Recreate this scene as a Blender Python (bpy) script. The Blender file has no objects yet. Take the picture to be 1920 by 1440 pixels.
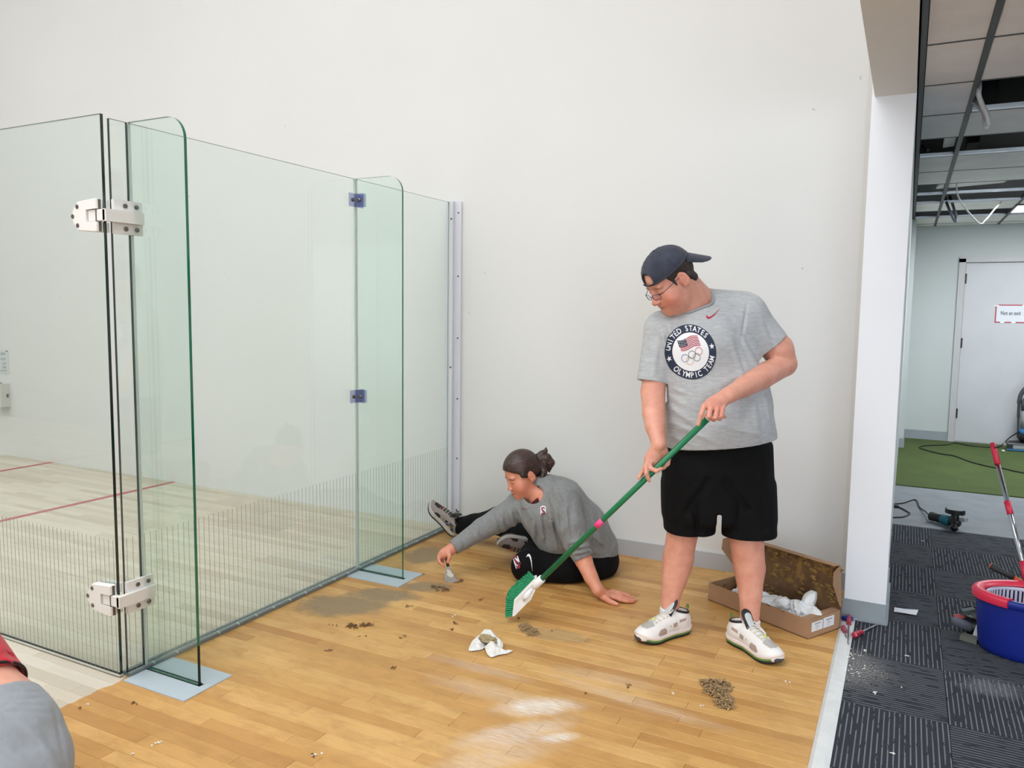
import bpy, bmesh, math, random
import numpy as np
from mathutils import Vector, Matrix
from mathutils.bvhtree import BVHTree

SC = bpy.context.scene
COL = SC.collection
rng = random.Random(7)
PI = math.pi

# ------------------------------------------------------------------ camera
F_PX = 1453.42
CAM = np.array([2.6277, -4.3135, 1.4363])
_yaw, _pit, _rol = 0.4702, -0.0949, 0.0132
_fw = np.array([-math.sin(_yaw) * math.cos(_pit), math.cos(_yaw) * math.cos(_pit), math.sin(_pit)])
_r0 = np.array([math.cos(_yaw), math.sin(_yaw), 0.0])
_u0 = np.cross(_r0, _fw)
CR = math.cos(_rol) * _r0 + math.sin(_rol) * _u0
CU = -math.sin(_rol) * _r0 + math.cos(_rol) * _u0
CW = _fw
cam_d = bpy.data.cameras.new('camera')
cam_d.sensor_fit = 'HORIZONTAL'; cam_d.sensor_width = 36.0
cam_d.lens = F_PX / 1920 * 36.0
cam_d.clip_start = 0.02; cam_d.clip_end = 100
cam = bpy.data.objects.new('camera', cam_d); COL.objects.link(cam)
_m = Matrix.Identity(4)
for i in range(3):
    _m[i][0] = CR[i]; _m[i][1] = CU[i]; _m[i][2] = -CW[i]; _m[i][3] = CAM[i]
cam.matrix_world = _m
SC.camera = cam

def at(px, py, dep):
    """world point seen at photo pixel (px, py), dep metres along the view axis"""
    return CAM + dep * (CW + (px - 960) / F_PX * CR - (py - 720) / F_PX * CU)
def onz(px, py, z=0.0):
    d = CW + (px - 960) / F_PX * CR - (py - 720) / F_PX * CU
    return CAM + d * (z - CAM[2]) / d[2]
def ony(px, py, y=0.0):
    d = CW + (px - 960) / F_PX * CR - (py - 720) / F_PX * CU
    return CAM + d * (y - CAM[1]) / d[1]

# ------------------------------------------------------------------ view, world, lights
SC.view_settings.view_transform = 'Standard'
SC.view_settings.look = 'None'
SC.view_settings.exposure = 0.0
SC.view_settings.gamma = 1.0
SC.view_settings.use_curve_mapping = False
SC.cycles.use_denoising = True
SC.cycles.max_bounces = 7
SC.cycles.diffuse_bounces = 4
SC.cycles.use_adaptive_sampling = True
SC.cycles.adaptive_threshold = 0.02
SC.cycles.glossy_bounces = 4
SC.cycles.transmission_bounces = 8
SC.cycles.transparent_max_bounces = 16
SC.cycles.caustics_reflective = False
SC.cycles.caustics_refractive = False
wd = bpy.data.worlds.new('world'); SC.world = wd
wd.use_nodes = True
wd.node_tree.nodes['Background'].inputs[0].default_value = (0.8, 0.85, 0.9, 1)
wd.node_tree.nodes['Background'].inputs[1].default_value = 0.3

def area(name, loc, sx, sy, power, col, rot=(0, 0, 0)):
    d = bpy.data.lights.new(name, 'AREA'); d.shape = 'RECTANGLE'; d.size = sx; d.size_y = sy
    d.energy = power; d.color = col
    o = bpy.data.objects.new(name, d); COL.objects.link(o); o.location = loc; o.rotation_euler = rot
    return o
# the court's high ceiling lamps, in two rows
for lx, pw in ((-7.5, 38), (-4.5, 47), (-1.4, 65), (1.1, 76)):
    for ly in (-3.7, -5.5):
        area('court_lamp', (lx, ly, 5.95), 2.0, 1.4, pw, (0.93, 0.97, 1.0))
# daylight from the glazed front of the lobby, behind the camera
area('lobby_daylight', (5.6, -7.9, 1.5), 5.0, 2.2, 450, (0.86, 0.92, 1.0), (PI / 2, 0, PI))
# lobby ceiling panels
for lx, ly, pw in ((3.55, 3.35, 30), (5.45, 5.25, 32), (3.75, 4.35, 26), (5.5, 1.0, 46), (5.5, -2.2, 50), (4.4, -5.0, 50)):
    area('lobby_lamp', (lx, ly, 2.425), 0.56, 0.56, pw, (0.93, 0.97, 1.0))

# ------------------------------------------------------------------ helpers
ORG = {}
def _origin(o):
    return ORG.get(o.name, np.zeros(3))
def tag(o, label=None, cat=None, group=None, kind=None):
    if label: o['label'] = label
    if cat: o['category'] = cat
    if group: o['group'] = group
    if kind: o['kind'] = kind
    return o
def thing(name, loc, label, cat, group=None, kind=None):
    o = bpy.data.objects.new(name, None); COL.objects.link(o)
    o.empty_display_size = 0.05
    o.location = loc; ORG[o.name] = np.array(loc, float)
    return tag(o, label, cat, group, kind)
def link(name, me, parent=None, origin=None):
    """me holds world-space vertices; moved so that the object's origin is useful"""
    po = _origin(parent) if parent else np.zeros(3)
    if origin is None:
        if parent: origin = po
        else:
            n = len(me.vertices); co = np.empty(n * 3); me.vertices.foreach_get('co', co); co = co.reshape(-1, 3)
            lo, hi = co.min(0), co.max(0); origin = np.array([(lo[0] + hi[0]) / 2, (lo[1] + hi[1]) / 2, lo[2]])
    origin = np.array(origin, float)
    if np.any(origin):
        me.transform(Matrix.Translation(Vector(-origin)))
    o = bpy.data.objects.new(name, me); COL.objects.link(o)
    ORG[o.name] = origin
    if parent:
        o.parent = parent
    o.location = origin - po
    return o
def inst(src, name, parent, world_loc, rotz=0.0):
    o = bpy.data.objects.new(name, src); COL.objects.link(o)
    po = _origin(parent) if parent else np.zeros(3)
    if parent: o.parent = parent
    o.location = np.array(world_loc) - po; o.rotation_euler = (0, 0, rotz)
    ORG[o.name] = np.array(world_loc, float)
    return o
def basis(axis):
    a = np.array(axis, float); a /= np.linalg.norm(a)
    h = np.array([0, 0, 1.0]) if abs(a[2]) < 0.9 else np.array([1.0, 0, 0])
    u = np.cross(h, a); u /= np.linalg.norm(u)
    return u, np.cross(a, u), a
def catmull(pts, n=8, closed=False):
    P = [np.array(p, float) for p in pts]
    if len(P) < 3: return P
    out = []; N = len(P)
    for i in range(N if closed else N - 1):
        p0 = P[(i - 1) % N] if (closed or i > 0) else 2 * P[0] - P[1]
        p1 = P[i]; p2 = P[(i + 1) % N]
        p3 = P[(i + 2) % N] if (closed or i < N - 2) else 2 * P[-1] - P[-2]
        for j in range(n):
            t = j / n
            out.append(0.5 * (2 * p1 + (p2 - p0) * t + (2 * p0 - 5 * p1 + 4 * p2 - p3) * t * t + (3 * p1 - p0 - 3 * p2 + p3) * t ** 3))
    if not closed: out.append(P[-1])
    return out

class MB:
    def __init__(s): s.v = []; s.f = []; s.m = []
    def add(s, vs, fs, mi=0):
        b = len(s.v); s.v.extend([tuple(map(float, q)) for q in vs])
        for f in fs: s.f.append(tuple(b + i for i in f)); s.m.append(mi)
        return s
    def box(s, lo, hi, mi=0, ch=0.0):
        (x0, y0, z0), (x1, y1, z1) = lo, hi
        if ch <= 0:
            s.add([(x0, y0, z0), (x1, y0, z0), (x1, y1, z0), (x0, y1, z0), (x0, y0, z1), (x1, y0, z1), (x1, y1, z1), (x0, y1, z1)],
                  [(3, 2, 1, 0), (4, 5, 6, 7), (0, 1, 5, 4), (1, 2, 6, 5), (2, 3, 7, 6), (3, 0, 4, 7)], mi)
        else:
            c = ch
            def ring(z, i): return [(x0 + i, y0 + i, z), (x1 - i, y0 + i, z), (x1 - i, y1 - i, z), (x0 + i, y1 - i, z)]
            vs = ring(z0, 0) + ring(z1 - c, 0) + ring(z1, c)
            fs = [(3, 2, 1, 0), (8, 9, 10, 11)]
            for k in (0, 4):
                for i in range(4): fs.append((k + i, k + (i + 1) % 4, k + 4 + (i + 1) % 4, k + 4 + i))
            s.add(vs, fs, mi)
        return s
    def obox(s, c, ax, ay, az, hx, hy, hz, mi=0):
        """oriented box"""
        c = np.array(c, float); A = [np.array(a, float) / np.linalg.norm(a) for a in (ax, ay, az)]
        vs = [c + sx * hx * A[0] + sy * hy * A[1] + sz * hz * A[2] for sz in (-1, 1) for sx, sy in ((-1, -1), (1, -1), (1, 1), (-1, 1))]
        return s.add(vs, [(3, 2, 1, 0), (4, 5, 6, 7), (0, 1, 5, 4), (1, 2, 6, 5), (2, 3, 7, 6), (3, 0, 4, 7)], mi)
    def prism(s, outline, axu, axv, axn, org, depth, mi=0, bev=0.0):
        """2D outline (u,v) extruded along n by depth, with a small bevel on both rims"""
        U, V, N = (np.array(a, float) for a in (axu, axv, axn)); O = np.array(org, float)
        ol = [np.array(p, float) for p in outline]; n = len(ol)
        ctr = sum(ol) / n
        def ring(h, ins):
            out = []
            for p in ol:
                d = p - ctr; L = np.linalg.norm(d)
                q = p - d / max(L, 1e-6) * ins
                out.append(O + q[0] * U + q[1] * V + h * N)
            return out
        if bev > 0: rings = [ring(0, bev), ring(bev, 0), ring(depth - bev, 0), ring(depth, bev)]
        else: rings = [ring(0, 0), ring(depth, 0)]
        vs = [p for rg in rings for p in rg]; fs = [tuple(range(n - 1, -1, -1)), tuple(range((len(rings) - 1) * n, len(rings) * n))]
        for k in range(len(rings) - 1):
            for i in range(n): fs.append((k * n + i, k * n + (i + 1) % n, (k + 1) * n + (i + 1) % n, (k + 1) * n + i))
        return s.add(vs, fs, mi)
    def tube(s, pts, rad, seg=10, mi=0, closed=False, caps=True, flat=None):
        P = [np.array(p, float) for p in pts]; n = len(P)
        R = rad if hasattr(rad, '__len__') else [rad] * n
        T = []
        for i in range(n):
            a = P[(i + 1) % n] if (closed or i < n - 1) else P[i]
            b = P[i - 1] if (closed or i > 0) else P[i]
            t = a - b; T.append(t / max(np.linalg.norm(t), 1e-9))
        u, v, _ = basis(T[0]); vs = []
        for i in range(n):
            t = T[i]; u = u - t * np.dot(u, t); u /= max(np.linalg.norm(u), 1e-9); v = np.cross(t, u)
            for j in range(seg):
                a = 2 * PI * j / seg
                vs.append(P[i] + R[i] * (math.cos(a) * u + math.sin(a) * v * (flat or 1.0)))
        fs = []
        for i in range(n if closed else n - 1):
            for j in range(seg):
                fs.append((i * seg + j, i * seg + (j + 1) % seg, ((i + 1) % n) * seg + (j + 1) % seg, ((i + 1) % n) * seg + j))
        if caps and not closed:
            fs.append(tuple(range(seg - 1, -1, -1))); fs.append(tuple(range((n - 1) * seg, n * seg)))
        return s.add(vs, fs, mi)
    def lathe(s, prof, org, axis=(0, 0, 1), seg=24, mi=0, sx=1.0, sy=1.0, u=None, caps=True):
        """prof: list of (radius, height along axis)"""
        U, V, A = basis(axis)
        if u is not None:
            U = np.array(u, float); U /= np.linalg.norm(U); V = np.cross(A, U)
        O = np.array(org, float); vs = []; fs = []; n = len(prof)
        for r, h in prof:
            for j in range(seg):
                a = 2 * PI * j / seg
                vs.append(O + h * A + r * (math.cos(a) * U * sx + math.sin(a) * V * sy))
        for i in range(n - 1):
            for j in range(seg):
                fs.append((i * seg + j, i * seg + (j + 1) % seg, (i + 1) * seg + (j + 1) % seg, (i + 1) * seg + j))
        if caps and prof[0][0] > 1e-5: fs.append(tuple(range(seg - 1, -1, -1)))
        if caps and prof[-1][0] > 1e-5: fs.append(tuple(range((n - 1) * seg, n * seg)))
        return s.add(vs, fs, mi)
    def mesh(s, name, mats, smooth=False):
        me = bpy.data.meshes.new(name); me.from_pydata(s.v, [], s.f)
        if not isinstance(mats, (list, tuple)): mats = [mats]
        for m in mats: me.materials.append(m)
        if len(mats) > 1: me.polygons.foreach_set('material_index', s.m)
        if smooth: me.polygons.foreach_set('use_smooth', [True] * len(me.polygons))
        me.update()
        return me
    def build(s, name, mats, parent=None, smooth=False, origin=None, angle=None):
        me = s.mesh(name, mats, smooth or angle is not None)
        if angle is not None: me.set_sharp_from_angle(angle=math.radians(angle))
        return link(name, me, parent, origin)

# ------------------------------------------------------------------ materials
def nmat(name):
    m = bpy.data.materials.new(name); m.use_nodes = True
    nt = m.node_tree; b = nt.nodes['Principled BSDF']
    return m, nt, b
def lin(c):
    return tuple(((x / 255) / 12.92 if x / 255 <= 0.04045 else ((x / 255 + 0.055) / 1.055) ** 2.4) for x in c)
def nd(nt, t, **kw):
    n = nt.nodes.new(t)
    for k, v in kw.items():
        if k == 'ins':
            for kk, vv in v.items():
                if hasattr(vv, 'is_output') or isinstance(vv, bpy.types.NodeSocket): nt.links.new(vv, n.inputs[kk])
                else: n.inputs[kk].default_value = vv
        else: setattr(n, k, v)
    return n
def mth(nt, op, a, b=None, c=None, clamp=False):
    n = nt.nodes.new('ShaderNodeMath'); n.operation = op; n.use_clamp = clamp
    for i, x in enumerate((a, b, c)):
        if x is None: continue
        if isinstance(x, (int, float)): n.inputs[i].default_value = x
        else: nt.links.new(x, n.inputs[i])
    return n.outputs[0]
def mixc(nt, fac, a, b, mode='MIX'):
    n = nt.nodes.new('ShaderNodeMix'); n.data_type = 'RGBA'; n.blend_type = mode
    for sock, x in ((n.inputs[0], fac), (n.inputs[6], a), (n.inputs[7], b)):
        if isinstance(x, (int, float)): sock.default_value = x
        elif isinstance(x, tuple): sock.default_value = tuple(x[:3]) + (1,)
        else: nt.links.new(x, sock)
    return n.outputs[2]
def ramp(nt, fac, stops):
    n = nt.nodes.new('ShaderNodeValToRGB'); cr = n.color_ramp
    while len(cr.elements) < len(stops): cr.elements.new(0.5)
    for e, (p, c) in zip(cr.elements, stops):
        e.position = p; e.color = (tuple(c) + (1,)) if len(c) == 3 else c
    nt.links.new(fac, n.inputs[0]); return n.outputs[0]
def noise(nt, vec, scale, detail=3, rough=0.5, dist=0.0):
    n = nd(nt, 'ShaderNodeTexNoise'); n.inputs['Scale'].default_value = scale
    n.inputs['Detail'].default_value = detail; n.inputs['Roughness'].default_value = rough; n.inputs['Distortion'].default_value = dist
    if vec is not None: nt.links.new(vec, n.inputs['Vector'])
    return n.outputs['Fac']
def mapping(nt, vec, scale=(1, 1, 1), rot=(0, 0, 0), loc=(0, 0, 0)):
    n = nd(nt, 'ShaderNodeMapping'); n.inputs['Scale'].default_value = scale; n.inputs['Rotation'].default_value = rot
    n.inputs['Location'].default_value = loc; nt.links.new(vec, n.inputs['Vector']); return n.outputs[0]
def bump(nt, b, h, strength, dist=0.002):
    n = nd(nt, 'ShaderNodeBump'); n.inputs['Strength'].default_value = strength; n.inputs['Distance'].default_value = dist
    nt.links.new(h, n.inputs['Height']); nt.links.new(n.outputs[0], b.inputs['Normal'])
def mat(name, col, rough=0.5, metal=0.0, var=0.0, vscale=30.0, bmp=0.0, bscale=200.0, bdist=0.001, sss=0.0, emit=None, alpha=None, coat=0.0, spec=None):
    m, nt, b = nmat(name); c = lin(col)
    b.inputs['Base Color'].default_value = c + (1,); b.inputs['Roughness'].default_value = rough; b.inputs['Metallic'].default_value = metal
    if spec is not None: b.inputs['Specular IOR Level'].default_value = spec
    geo = nd(nt, 'ShaderNodeTexCoord').outputs['Object']
    if var > 0:
        f = noise(nt, geo, vscale, 4)
        nt.links.new(ramp(nt, f, [(0.3, tuple(x * (1 - var) for x in c)), (0.7, tuple(min(1, x * (1 + var)) for x in c))]), b.inputs['Base Color'])
    if bmp > 0:
        bump(nt, b, noise(nt, geo, bscale, 3), bmp, bdist)
    if sss > 0:
        b.inputs['Subsurface Weight'].default_value = sss; b.inputs['Subsurface Radius'].default_value = (0.012, 0.005, 0.003); b.inputs['Subsurface Scale'].default_value = 1.0
    if emit:
        b.inputs['Emission Color'].default_value = c + (1,); b.inputs['Emission Strength'].default_value = emit
    if coat: b.inputs['Coat Weight'].default_value = coat
    return m
def glass_mat(name, tint, rough=0.0):
    m = bpy.data.materials.new(name); m.use_nodes = True; nt = m.node_tree; nt.nodes.clear()
    out = nd(nt, 'ShaderNodeOutputMaterial'); tr = nd(nt, 'ShaderNodeBsdfTransparent'); gl = nd(nt, 'ShaderNodeBsdfGlossy')
    tr.inputs[0].default_value = tuple(tint) + (1,); gl.inputs['Roughness'].default_value = rough; gl.inputs[0].default_value = (1, 1, 1, 1)
    lw = nd(nt, 'ShaderNodeLayerWeight'); lw.inputs[0].default_value = 0.5
    fr = mth(nt, 'ADD', mth(nt, 'MULTIPLY', mth(nt, 'POWER', lw.outputs['Facing'], 5.0), 0.92), 0.04)
    mx = nd(nt, 'ShaderNodeMixShader'); nt.links.new(fr, mx.inputs[0]); nt.links.new(tr.outputs[0], mx.inputs[1]); nt.links.new(gl.outputs[0], mx.inputs[2])
    nt.links.new(mx.outputs[0], out.inputs[0]); return m
def blob(nt, pos, cx, cy, rx, ry, rot=0.0, soft=0.4, namp=0.35, nscale=12.0, seed=0.0):
    """soft-edged irregular patch around a world position: 1 inside, 0 outside"""
    v = mapping(nt, pos, loc=(-cx, -cy, 0))
    v = mapping(nt, v, rot=(0, 0, -rot)); v = mapping(nt, v, scale=(1 / rx, 1 / ry, 0))
    ln = nd(nt, 'ShaderNodeVectorMath', operation='LENGTH'); nt.links.new(v, ln.inputs[0])
    nz = noise(nt, mapping(nt, pos, loc=(seed, seed * 1.7, 0)), nscale, 5, 0.65)
    d = mth(nt, 'ADD', ln.outputs['Value'], mth(nt, 'MULTIPLY', mth(nt, 'SUBTRACT', nz, 0.5), namp * 4))
    mr = nd(nt, 'ShaderNodeMapRange'); mr.interpolation_type = 'SMOOTHSTEP'
    nt.links.new(d, mr.inputs[0]); mr.inputs[1].default_value = 1 - soft; mr.inputs[2].default_value = 1 + soft; mr.inputs[3].default_value = 1; mr.inputs[4].default_value = 0
    return mr.outputs[0]

def wall_mat(name, col, scuff=0.0):
    m, nt, b = nmat(name); c = lin(col)
    pos = nd(nt, 'ShaderNodeNewGeometry').outputs['Position']
    f = noise(nt, pos, 0.9, 4)
    colr = ramp(nt, f, [(0.3, tuple(x * 0.965 for x in c)), (0.7, c)])
    if scuff > 0:
        s1 = noise(nt, mapping(nt, pos, scale=(1, 1, 0.8)), 19, 3, 0.4)
        s2 = noise(nt, pos, 2.2, 2)
        msk = mth(nt, 'MULTIPLY', mth(nt, 'GREATER_THAN', s1, 0.765), mth(nt, 'GREATER_THAN', s2, 0.5))
        colr = mixc(nt, mth(nt, 'MULTIPLY', msk, scuff), colr, lin((150, 150, 148)))
    nt.links.new(colr, b.inputs['Base Color']); b.inputs['Roughness'].default_value = 0.65
    bump(nt, b, noise(nt, pos, 160, 2), 0.12, 0.001)
    return m
M = {}
M['wall'] = wall_mat('wall_paint', (221, 220, 219), 0.5)
M['pillar'] = wall_mat('pillar_paint', (238, 239, 244))
M['soffit'] = wall_mat('soffit_paint', (240, 236, 230))
M['lobby_wall'] = wall_mat('lobby_paint', (198, 203, 203))
M['ceil_white'] = wall_mat('ceiling_paint', (225, 225, 222))
M['base_grey'] = mat('baseboard_vinyl', (176, 176, 180), 0.5, var=0.05, vscale=6)
M['base_lobby'] = mat('lobby_baseboard_vinyl', (150, 158, 164), 0.45, var=0.05, vscale=6)
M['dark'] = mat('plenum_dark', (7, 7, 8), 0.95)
# ------------------------------------------------------------------ structure
GH = 2.112            # glass height
TX = 2.42             # end of the wooden floor
def struct(name, mb, m, label=None, parent=None, smooth=False, cat=None):
    o = mb.build(name, m, parent, smooth)
    if parent is None: o['kind'] = 'structure'
    if label: o['label'] = label
    if cat and parent is None: o['category'] = cat
    return o
# side wall of the court, front wall, opposite wall, ceiling
struct('wall_side', MB().box((-9.75, 0, -0.02), (2.44, 0.2, 6.1)), M['wall'], 'tall white painted side wall of the squash court', cat='wall')
struct('wall_front', MB().box((-9.95, -6.6, -0.02), (-9.75, 0.2, 6.1)), M['wall'], 'white front wall at the far end of the court', cat='wall')
struct('wall_opposite', MB().box((-9.75, -6.6, -0.02), (2.44, -6.4, 6.1)), M['wall'], 'white side wall on the far side of the court', cat='wall')
struct('ceiling_court', MB().box((-9.95, -6.6, 6.1), (2.61, 0.2, 6.25)), M['ceil_white'], 'white ceiling high above the court', cat='ceiling')
struct('wall_header', MB().box((2.44, -6.6, 2.405), (2.605, -0.40, 6.1)), M['soffit'], 'beige header beam over the wide opening beside the pillar', cat='wall')
struct('wall_header_back', MB().box((2.44, -6.6, -0.02), (2.605, -6.0, 2.405)), M['soffit'], 'white jamb at the near end of the opening', cat='wall')
# pillar at the end of the side wall
pil = struct('wall_pillar', MB().box((2.428, -0.405, 0.0), (2.606, 0.2, 6.1)), M['pillar'], 'bluish white pillar between wooden court floor and carpet', cat='pillar')
struct('trim_1', MB().box((2.388, -0.008, 0.0), (2.428, 0.0, 2.9)), mat('corner_strip', (212, 209, 204), 0.6), 'narrow beige corner strip beside the white pillar', cat='trim')
bb = MB()
for z0, z1, t in ((0.0, 0.012, 0.014), (0.012, 0.095, 0.006)):
    ol = [(2.428 - t, -0.405 - t), (2.606, -0.405 - t), (2.606 + t * 0.7, -0.405 - t * 0.7), (2.606 + t, -0.405), (2.606 + t, 0.2), (2.428 - t, 0.2)]
    bb.prism(ol, (1, 0, 0), (0, 1, 0), (0, 0, 1), (0, 0, z0), z1 - z0)
struct('baseboard_pillar', bb, M['base_lobby'], 'grey vinyl baseboard wrapped around the foot of the white pillar', cat='baseboard')
b = MB().box((0.06, -0.012, 0.0), (2.428, 0.0, 0.092))
struct('baseboard_side', b, M['base_grey'], 'light grey baseboard along the white wall behind the people', cat='baseboard')

# ---- wooden court floor: strips as parts
def wood_mat(name):
    m, nt, b = nmat(name)
    geo = nd(nt, 'ShaderNodeNewGeometry'); pos = geo.outputs['Position']
    oi = nd(nt, 'ShaderNodeObjectInfo').outputs['Random']
    at_ = nd(nt, 'ShaderNodeAttribute', attribute_name='rnd').outputs['Fac']
    r = mth(nt, 'FRACT', mth(nt, 'ADD', oi, mth(nt, 'MULTIPLY', at_, 7.31)))
    base = ramp(nt, r, [(0.0, lin((189, 139, 79))), (0.25, lin((209, 162, 95))), (0.55, lin((220, 173, 104))), (0.8, lin((231, 187, 118))), (1.0, lin((201, 152, 84)))])
    cmb = nd(nt, 'ShaderNodeCombineXYZ'); nt.links.new(mth(nt, 'MULTIPLY', r, 37.0), cmb.inputs[2])
    va = nd(nt, 'ShaderNodeVectorMath', operation='ADD'); nt.links.new(pos, va.inputs[0]); nt.links.new(cmb.outputs[0], va.inputs[1])
    g = noise(nt, mapping(nt, va.outputs[0], scale=(1.6, 26, 1)), 3.2, 5, 0.6, 0.9)
    base = mixc(nt, mth(nt, 'MULTIPLY', g, 0.42), base, lin((150, 98, 46)))
    # refinished honey tone varies in broad patches of wear
    w = noise(nt, pos, 1.3, 4, 0.55)
    base = mixc(nt, mth(nt, 'MULTIPLY', mth(nt, 'SUBTRACT', w, 0.42, clamp=True), 1.1, clamp=True), base, lin((168, 112, 50)))
    w2 = noise(nt, mapping(nt, pos, scale=(1, 2.2, 1)), 6.5, 6, 0.65, 0.4)
    base = mixc(nt, mth(nt, 'MULTIPLY', mth(nt, 'SUBTRACT', w2, 0.45, clamp=True), 2.0, clamp=True), base, lin((158, 112, 56)))
    nick = noise(nt, mapping(nt, pos, scale=(1, 3.5, 1), loc=(4, 2, 0)), 30, 2, 0.5)
    base = mixc(nt, mth(nt, 'MULTIPLY', mth(nt, 'GREATER_THAN', nick, 0.765), 0.55), base, lin((112, 74, 38)))
    # unrefinished grey boards in the court, x < 0
    sx = nd(nt, 'ShaderNodeSeparateXYZ'); nt.links.new(pos, sx.inputs[0])
    gx = mth(nt, 'ADD', sx.outputs[0], mth(nt, 'MULTIPLY', mth(nt, 'SUBTRACT', noise(nt, pos, 18, 3), 0.5), 0.05))
    court = mth(nt, 'LESS_THAN', gx, 0.005)
    gt = ramp(nt, r, [(0.0, lin((193, 182, 164))), (0.4, lin((211, 202, 186))), (0.75, lin((220, 211, 196))), (1.0, lin((202, 191, 173)))])
    gt = mixc(nt, mth(nt, 'MULTIPLY', g, 0.35), gt, lin((165, 150, 128)))
    ln = noise(nt, mapping(nt, pos, scale=(0.8, 9, 1)), 2.5, 4, 0.6)
    gt = mixc(nt, mth(nt, 'MULTIPLY', mth(nt, 'GREATER_THAN', ln, 0.66), 0.35), gt, lin((150, 140, 124)))
    base = mixc(nt, court, base, gt)
    inv = mth(nt, 'SUBTRACT', 1.0, court)
    # glue residue and white sanding dust, each patch where it lies
    fine = noise(nt, pos, 120, 3, 0.7); strk = mth(nt, 'MULTIPLY', mth(nt, 'SUBTRACT', noise(nt, mapping(nt, pos, scale=(1, 9, 1), rot=(0, 0, 0.15)), 16, 5, 0.65), 0.25), 1.9, clamp=True)
    def patch(cur, col, amt, tex, *a, **k):
        f = mth(nt, 'MULTIPLY', mth(nt, 'MULTIPLY', blob(nt, pos, *a, **k), inv), mth(nt, 'MULTIPLY', tex, amt), clamp=True)
        return mixc(nt, f, cur, col), f
    glue = lin((142, 122, 94)); dust = lin((236, 232, 226))
    p = lambda x, y: onz(x, y)[:2]
    fg = None
    for (u, v), rx, ry, ro, sd in ((p(640, 1135), 0.22, 0.13, 0.5, 1.0), (p(720, 1115), 0.17, 0.08, 0.3, 2.0), (p(800, 1040), 0.12, 0.16, 0.2, 3.0), (p(800, 1100), 0.12, 0.07, 0.4, 4.0), (p(1040, 1190), 0.16, 0.06, 0.1, 5.0)):
        base, f = patch(base, glue, 1.9 if sd < 5 else 0.9, fine, u, v, rx, ry, ro, 0.28, 0.3, 9.0, sd)
        fg = f if fg is None else mth(nt, 'MAXIMUM', fg, f)
    for (u, v), rx, ry, ro, am, sd in ((p(1010, 1325), 0.13, 0.055, 0.6, 1.15, 6.0), (p(965, 1375), 0.18, 0.055, 0.85, 0.75, 7.0), (p(1045, 1383), 0.06, 0.025, 0.7, 1.2, 8.0), (p(930, 1300), 0.24, 0.05, 0.0, 0.35, 9.0), (p(1190, 1315), 0.30, 0.035, -0.1, 0.35, 10.0), (p(900, 1253), 0.20, 0.03, 0.0, 0.35, 11.0), (p(1130, 1270), 0.2, 0.04, 0.1, 0.25, 12.0), (p(930, 1420), 0.2, 0.06, 0.9, 0.45, 13.0)):
        base, f = patch(base, dust, am, strk, u, v, rx, ry, ro, 0.6, 0.3, 9.0, sd)
        fg = mth(nt, 'MAXIMUM', fg, f)
    nt.links.new(base, b.inputs['Base Color'])
    rg = mth(nt, 'ADD', mth(nt, 'ADD', 0.42, mth(nt, 'MULTIPLY', court, 0.14)), mth(nt, 'MULTIPLY', fg, 0.35))
    nt.links.new(rg, b.inputs['Roughness'])
    bump(nt, b, g, 0.05, 0.001)
    return m
M['wood'] = wood_mat('maple_strips')
floor = struct('floor', MB().box((-9.75, -6.4, -0.06), (TX, 0.0, -0.012)), mat('floor_bed', (86, 62, 38), 0.9), 'wooden strip floor of the squash court, honey brown before the glass and greyish behind it', cat='floor')
PW = 0.0575
lens = [0.35, 0.5, 0.68, 0.86, 1.05]
pm = []
for L in lens:
    me = MB().box((0.0004, 0.0004, -0.012), (L - 0.0004, PW - 0.0004, 0.0), ch=0.0009).mesh('floor_strip', M['wood']); pm.append(me)
cand = []
nrow = int(6.4 / PW)
prng = random.Random(3)
for r_ in range(nrow):
    y0 = -(r_ + 1) * PW
    x = TX; seq = prng.random() * 0.5
    first = True
    while x > -9.7:
        k = prng.randrange(len(lens)); L = lens[k]
        if first: L = L * 0.5 + 0.1; first = False; k = -1
        x0 = max(-9.75, x - L)
        cand.append((x0, x, y0, k)); x -= L
vis = []
for q in cand:
    c = np.array([(q[0] + q[1]) / 2, q[2] + PW / 2, 0]); d = c - CAM; dep = d @ CW
    if dep < 1.2: vis.append((-1, q)); continue
    u = 960 + F_PX * (d @ CR) / dep; v = 720 - F_PX * (d @ CU) / dep
    ok = -150 < u < 2070 and v < 1500 and q[0] > -0.2
    vis.append(((q[1] - q[0]) / dep ** 3 if ok else 0, q))
vis.sort(key=lambda t: -t[0])
rest = MB(); rnd = []
cnt = 0
for sc_, q in vis:
    x0, x1, y0, k = q
    if sc_ > 0 and cnt < 300:
        if k >= 0 and abs((x1 - x0) - lens[k]) < 1e-6:
            inst(pm[k], 'floor_strip', floor, (x0, y0, 0))
        else:
            o = MB().box((x0 + .0004, y0 + .0004, -0.012), (x1 - .0004, y0 + PW - .0004, 0), ch=.0009).build('floor_strip', M['wood'], floor, origin=(x0, y0, 0))
        cnt += 1
    else:
        rest.box((x0 + .0004, y0 + .0004, -0.012), (x1 - .0004, y0 + PW - .0004, 0), ch=.0009); rnd += [prng.random()] * 12
ro = rest.build('floor_strips_far', M['wood'], floor); ro['kind'] = 'stuff'
a_ = ro.data.attributes.new('rnd', 'FLOAT', 'POINT'); a_.data.foreach_set('value', rnd)
# red court lines, painted a hair above the boards
red = mat('red_line_paint', (176, 84, 88), 0.5)
for xc in (-2.66, -4.26):
    o = MB().box((xc - 0.025, -6.4 if xc < -4 else -1.6, 0.0), (xc + 0.025, 0, 0.0012)).build('court_line', red, floor); o['label'] = 'red line painted across the court floor'
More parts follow.
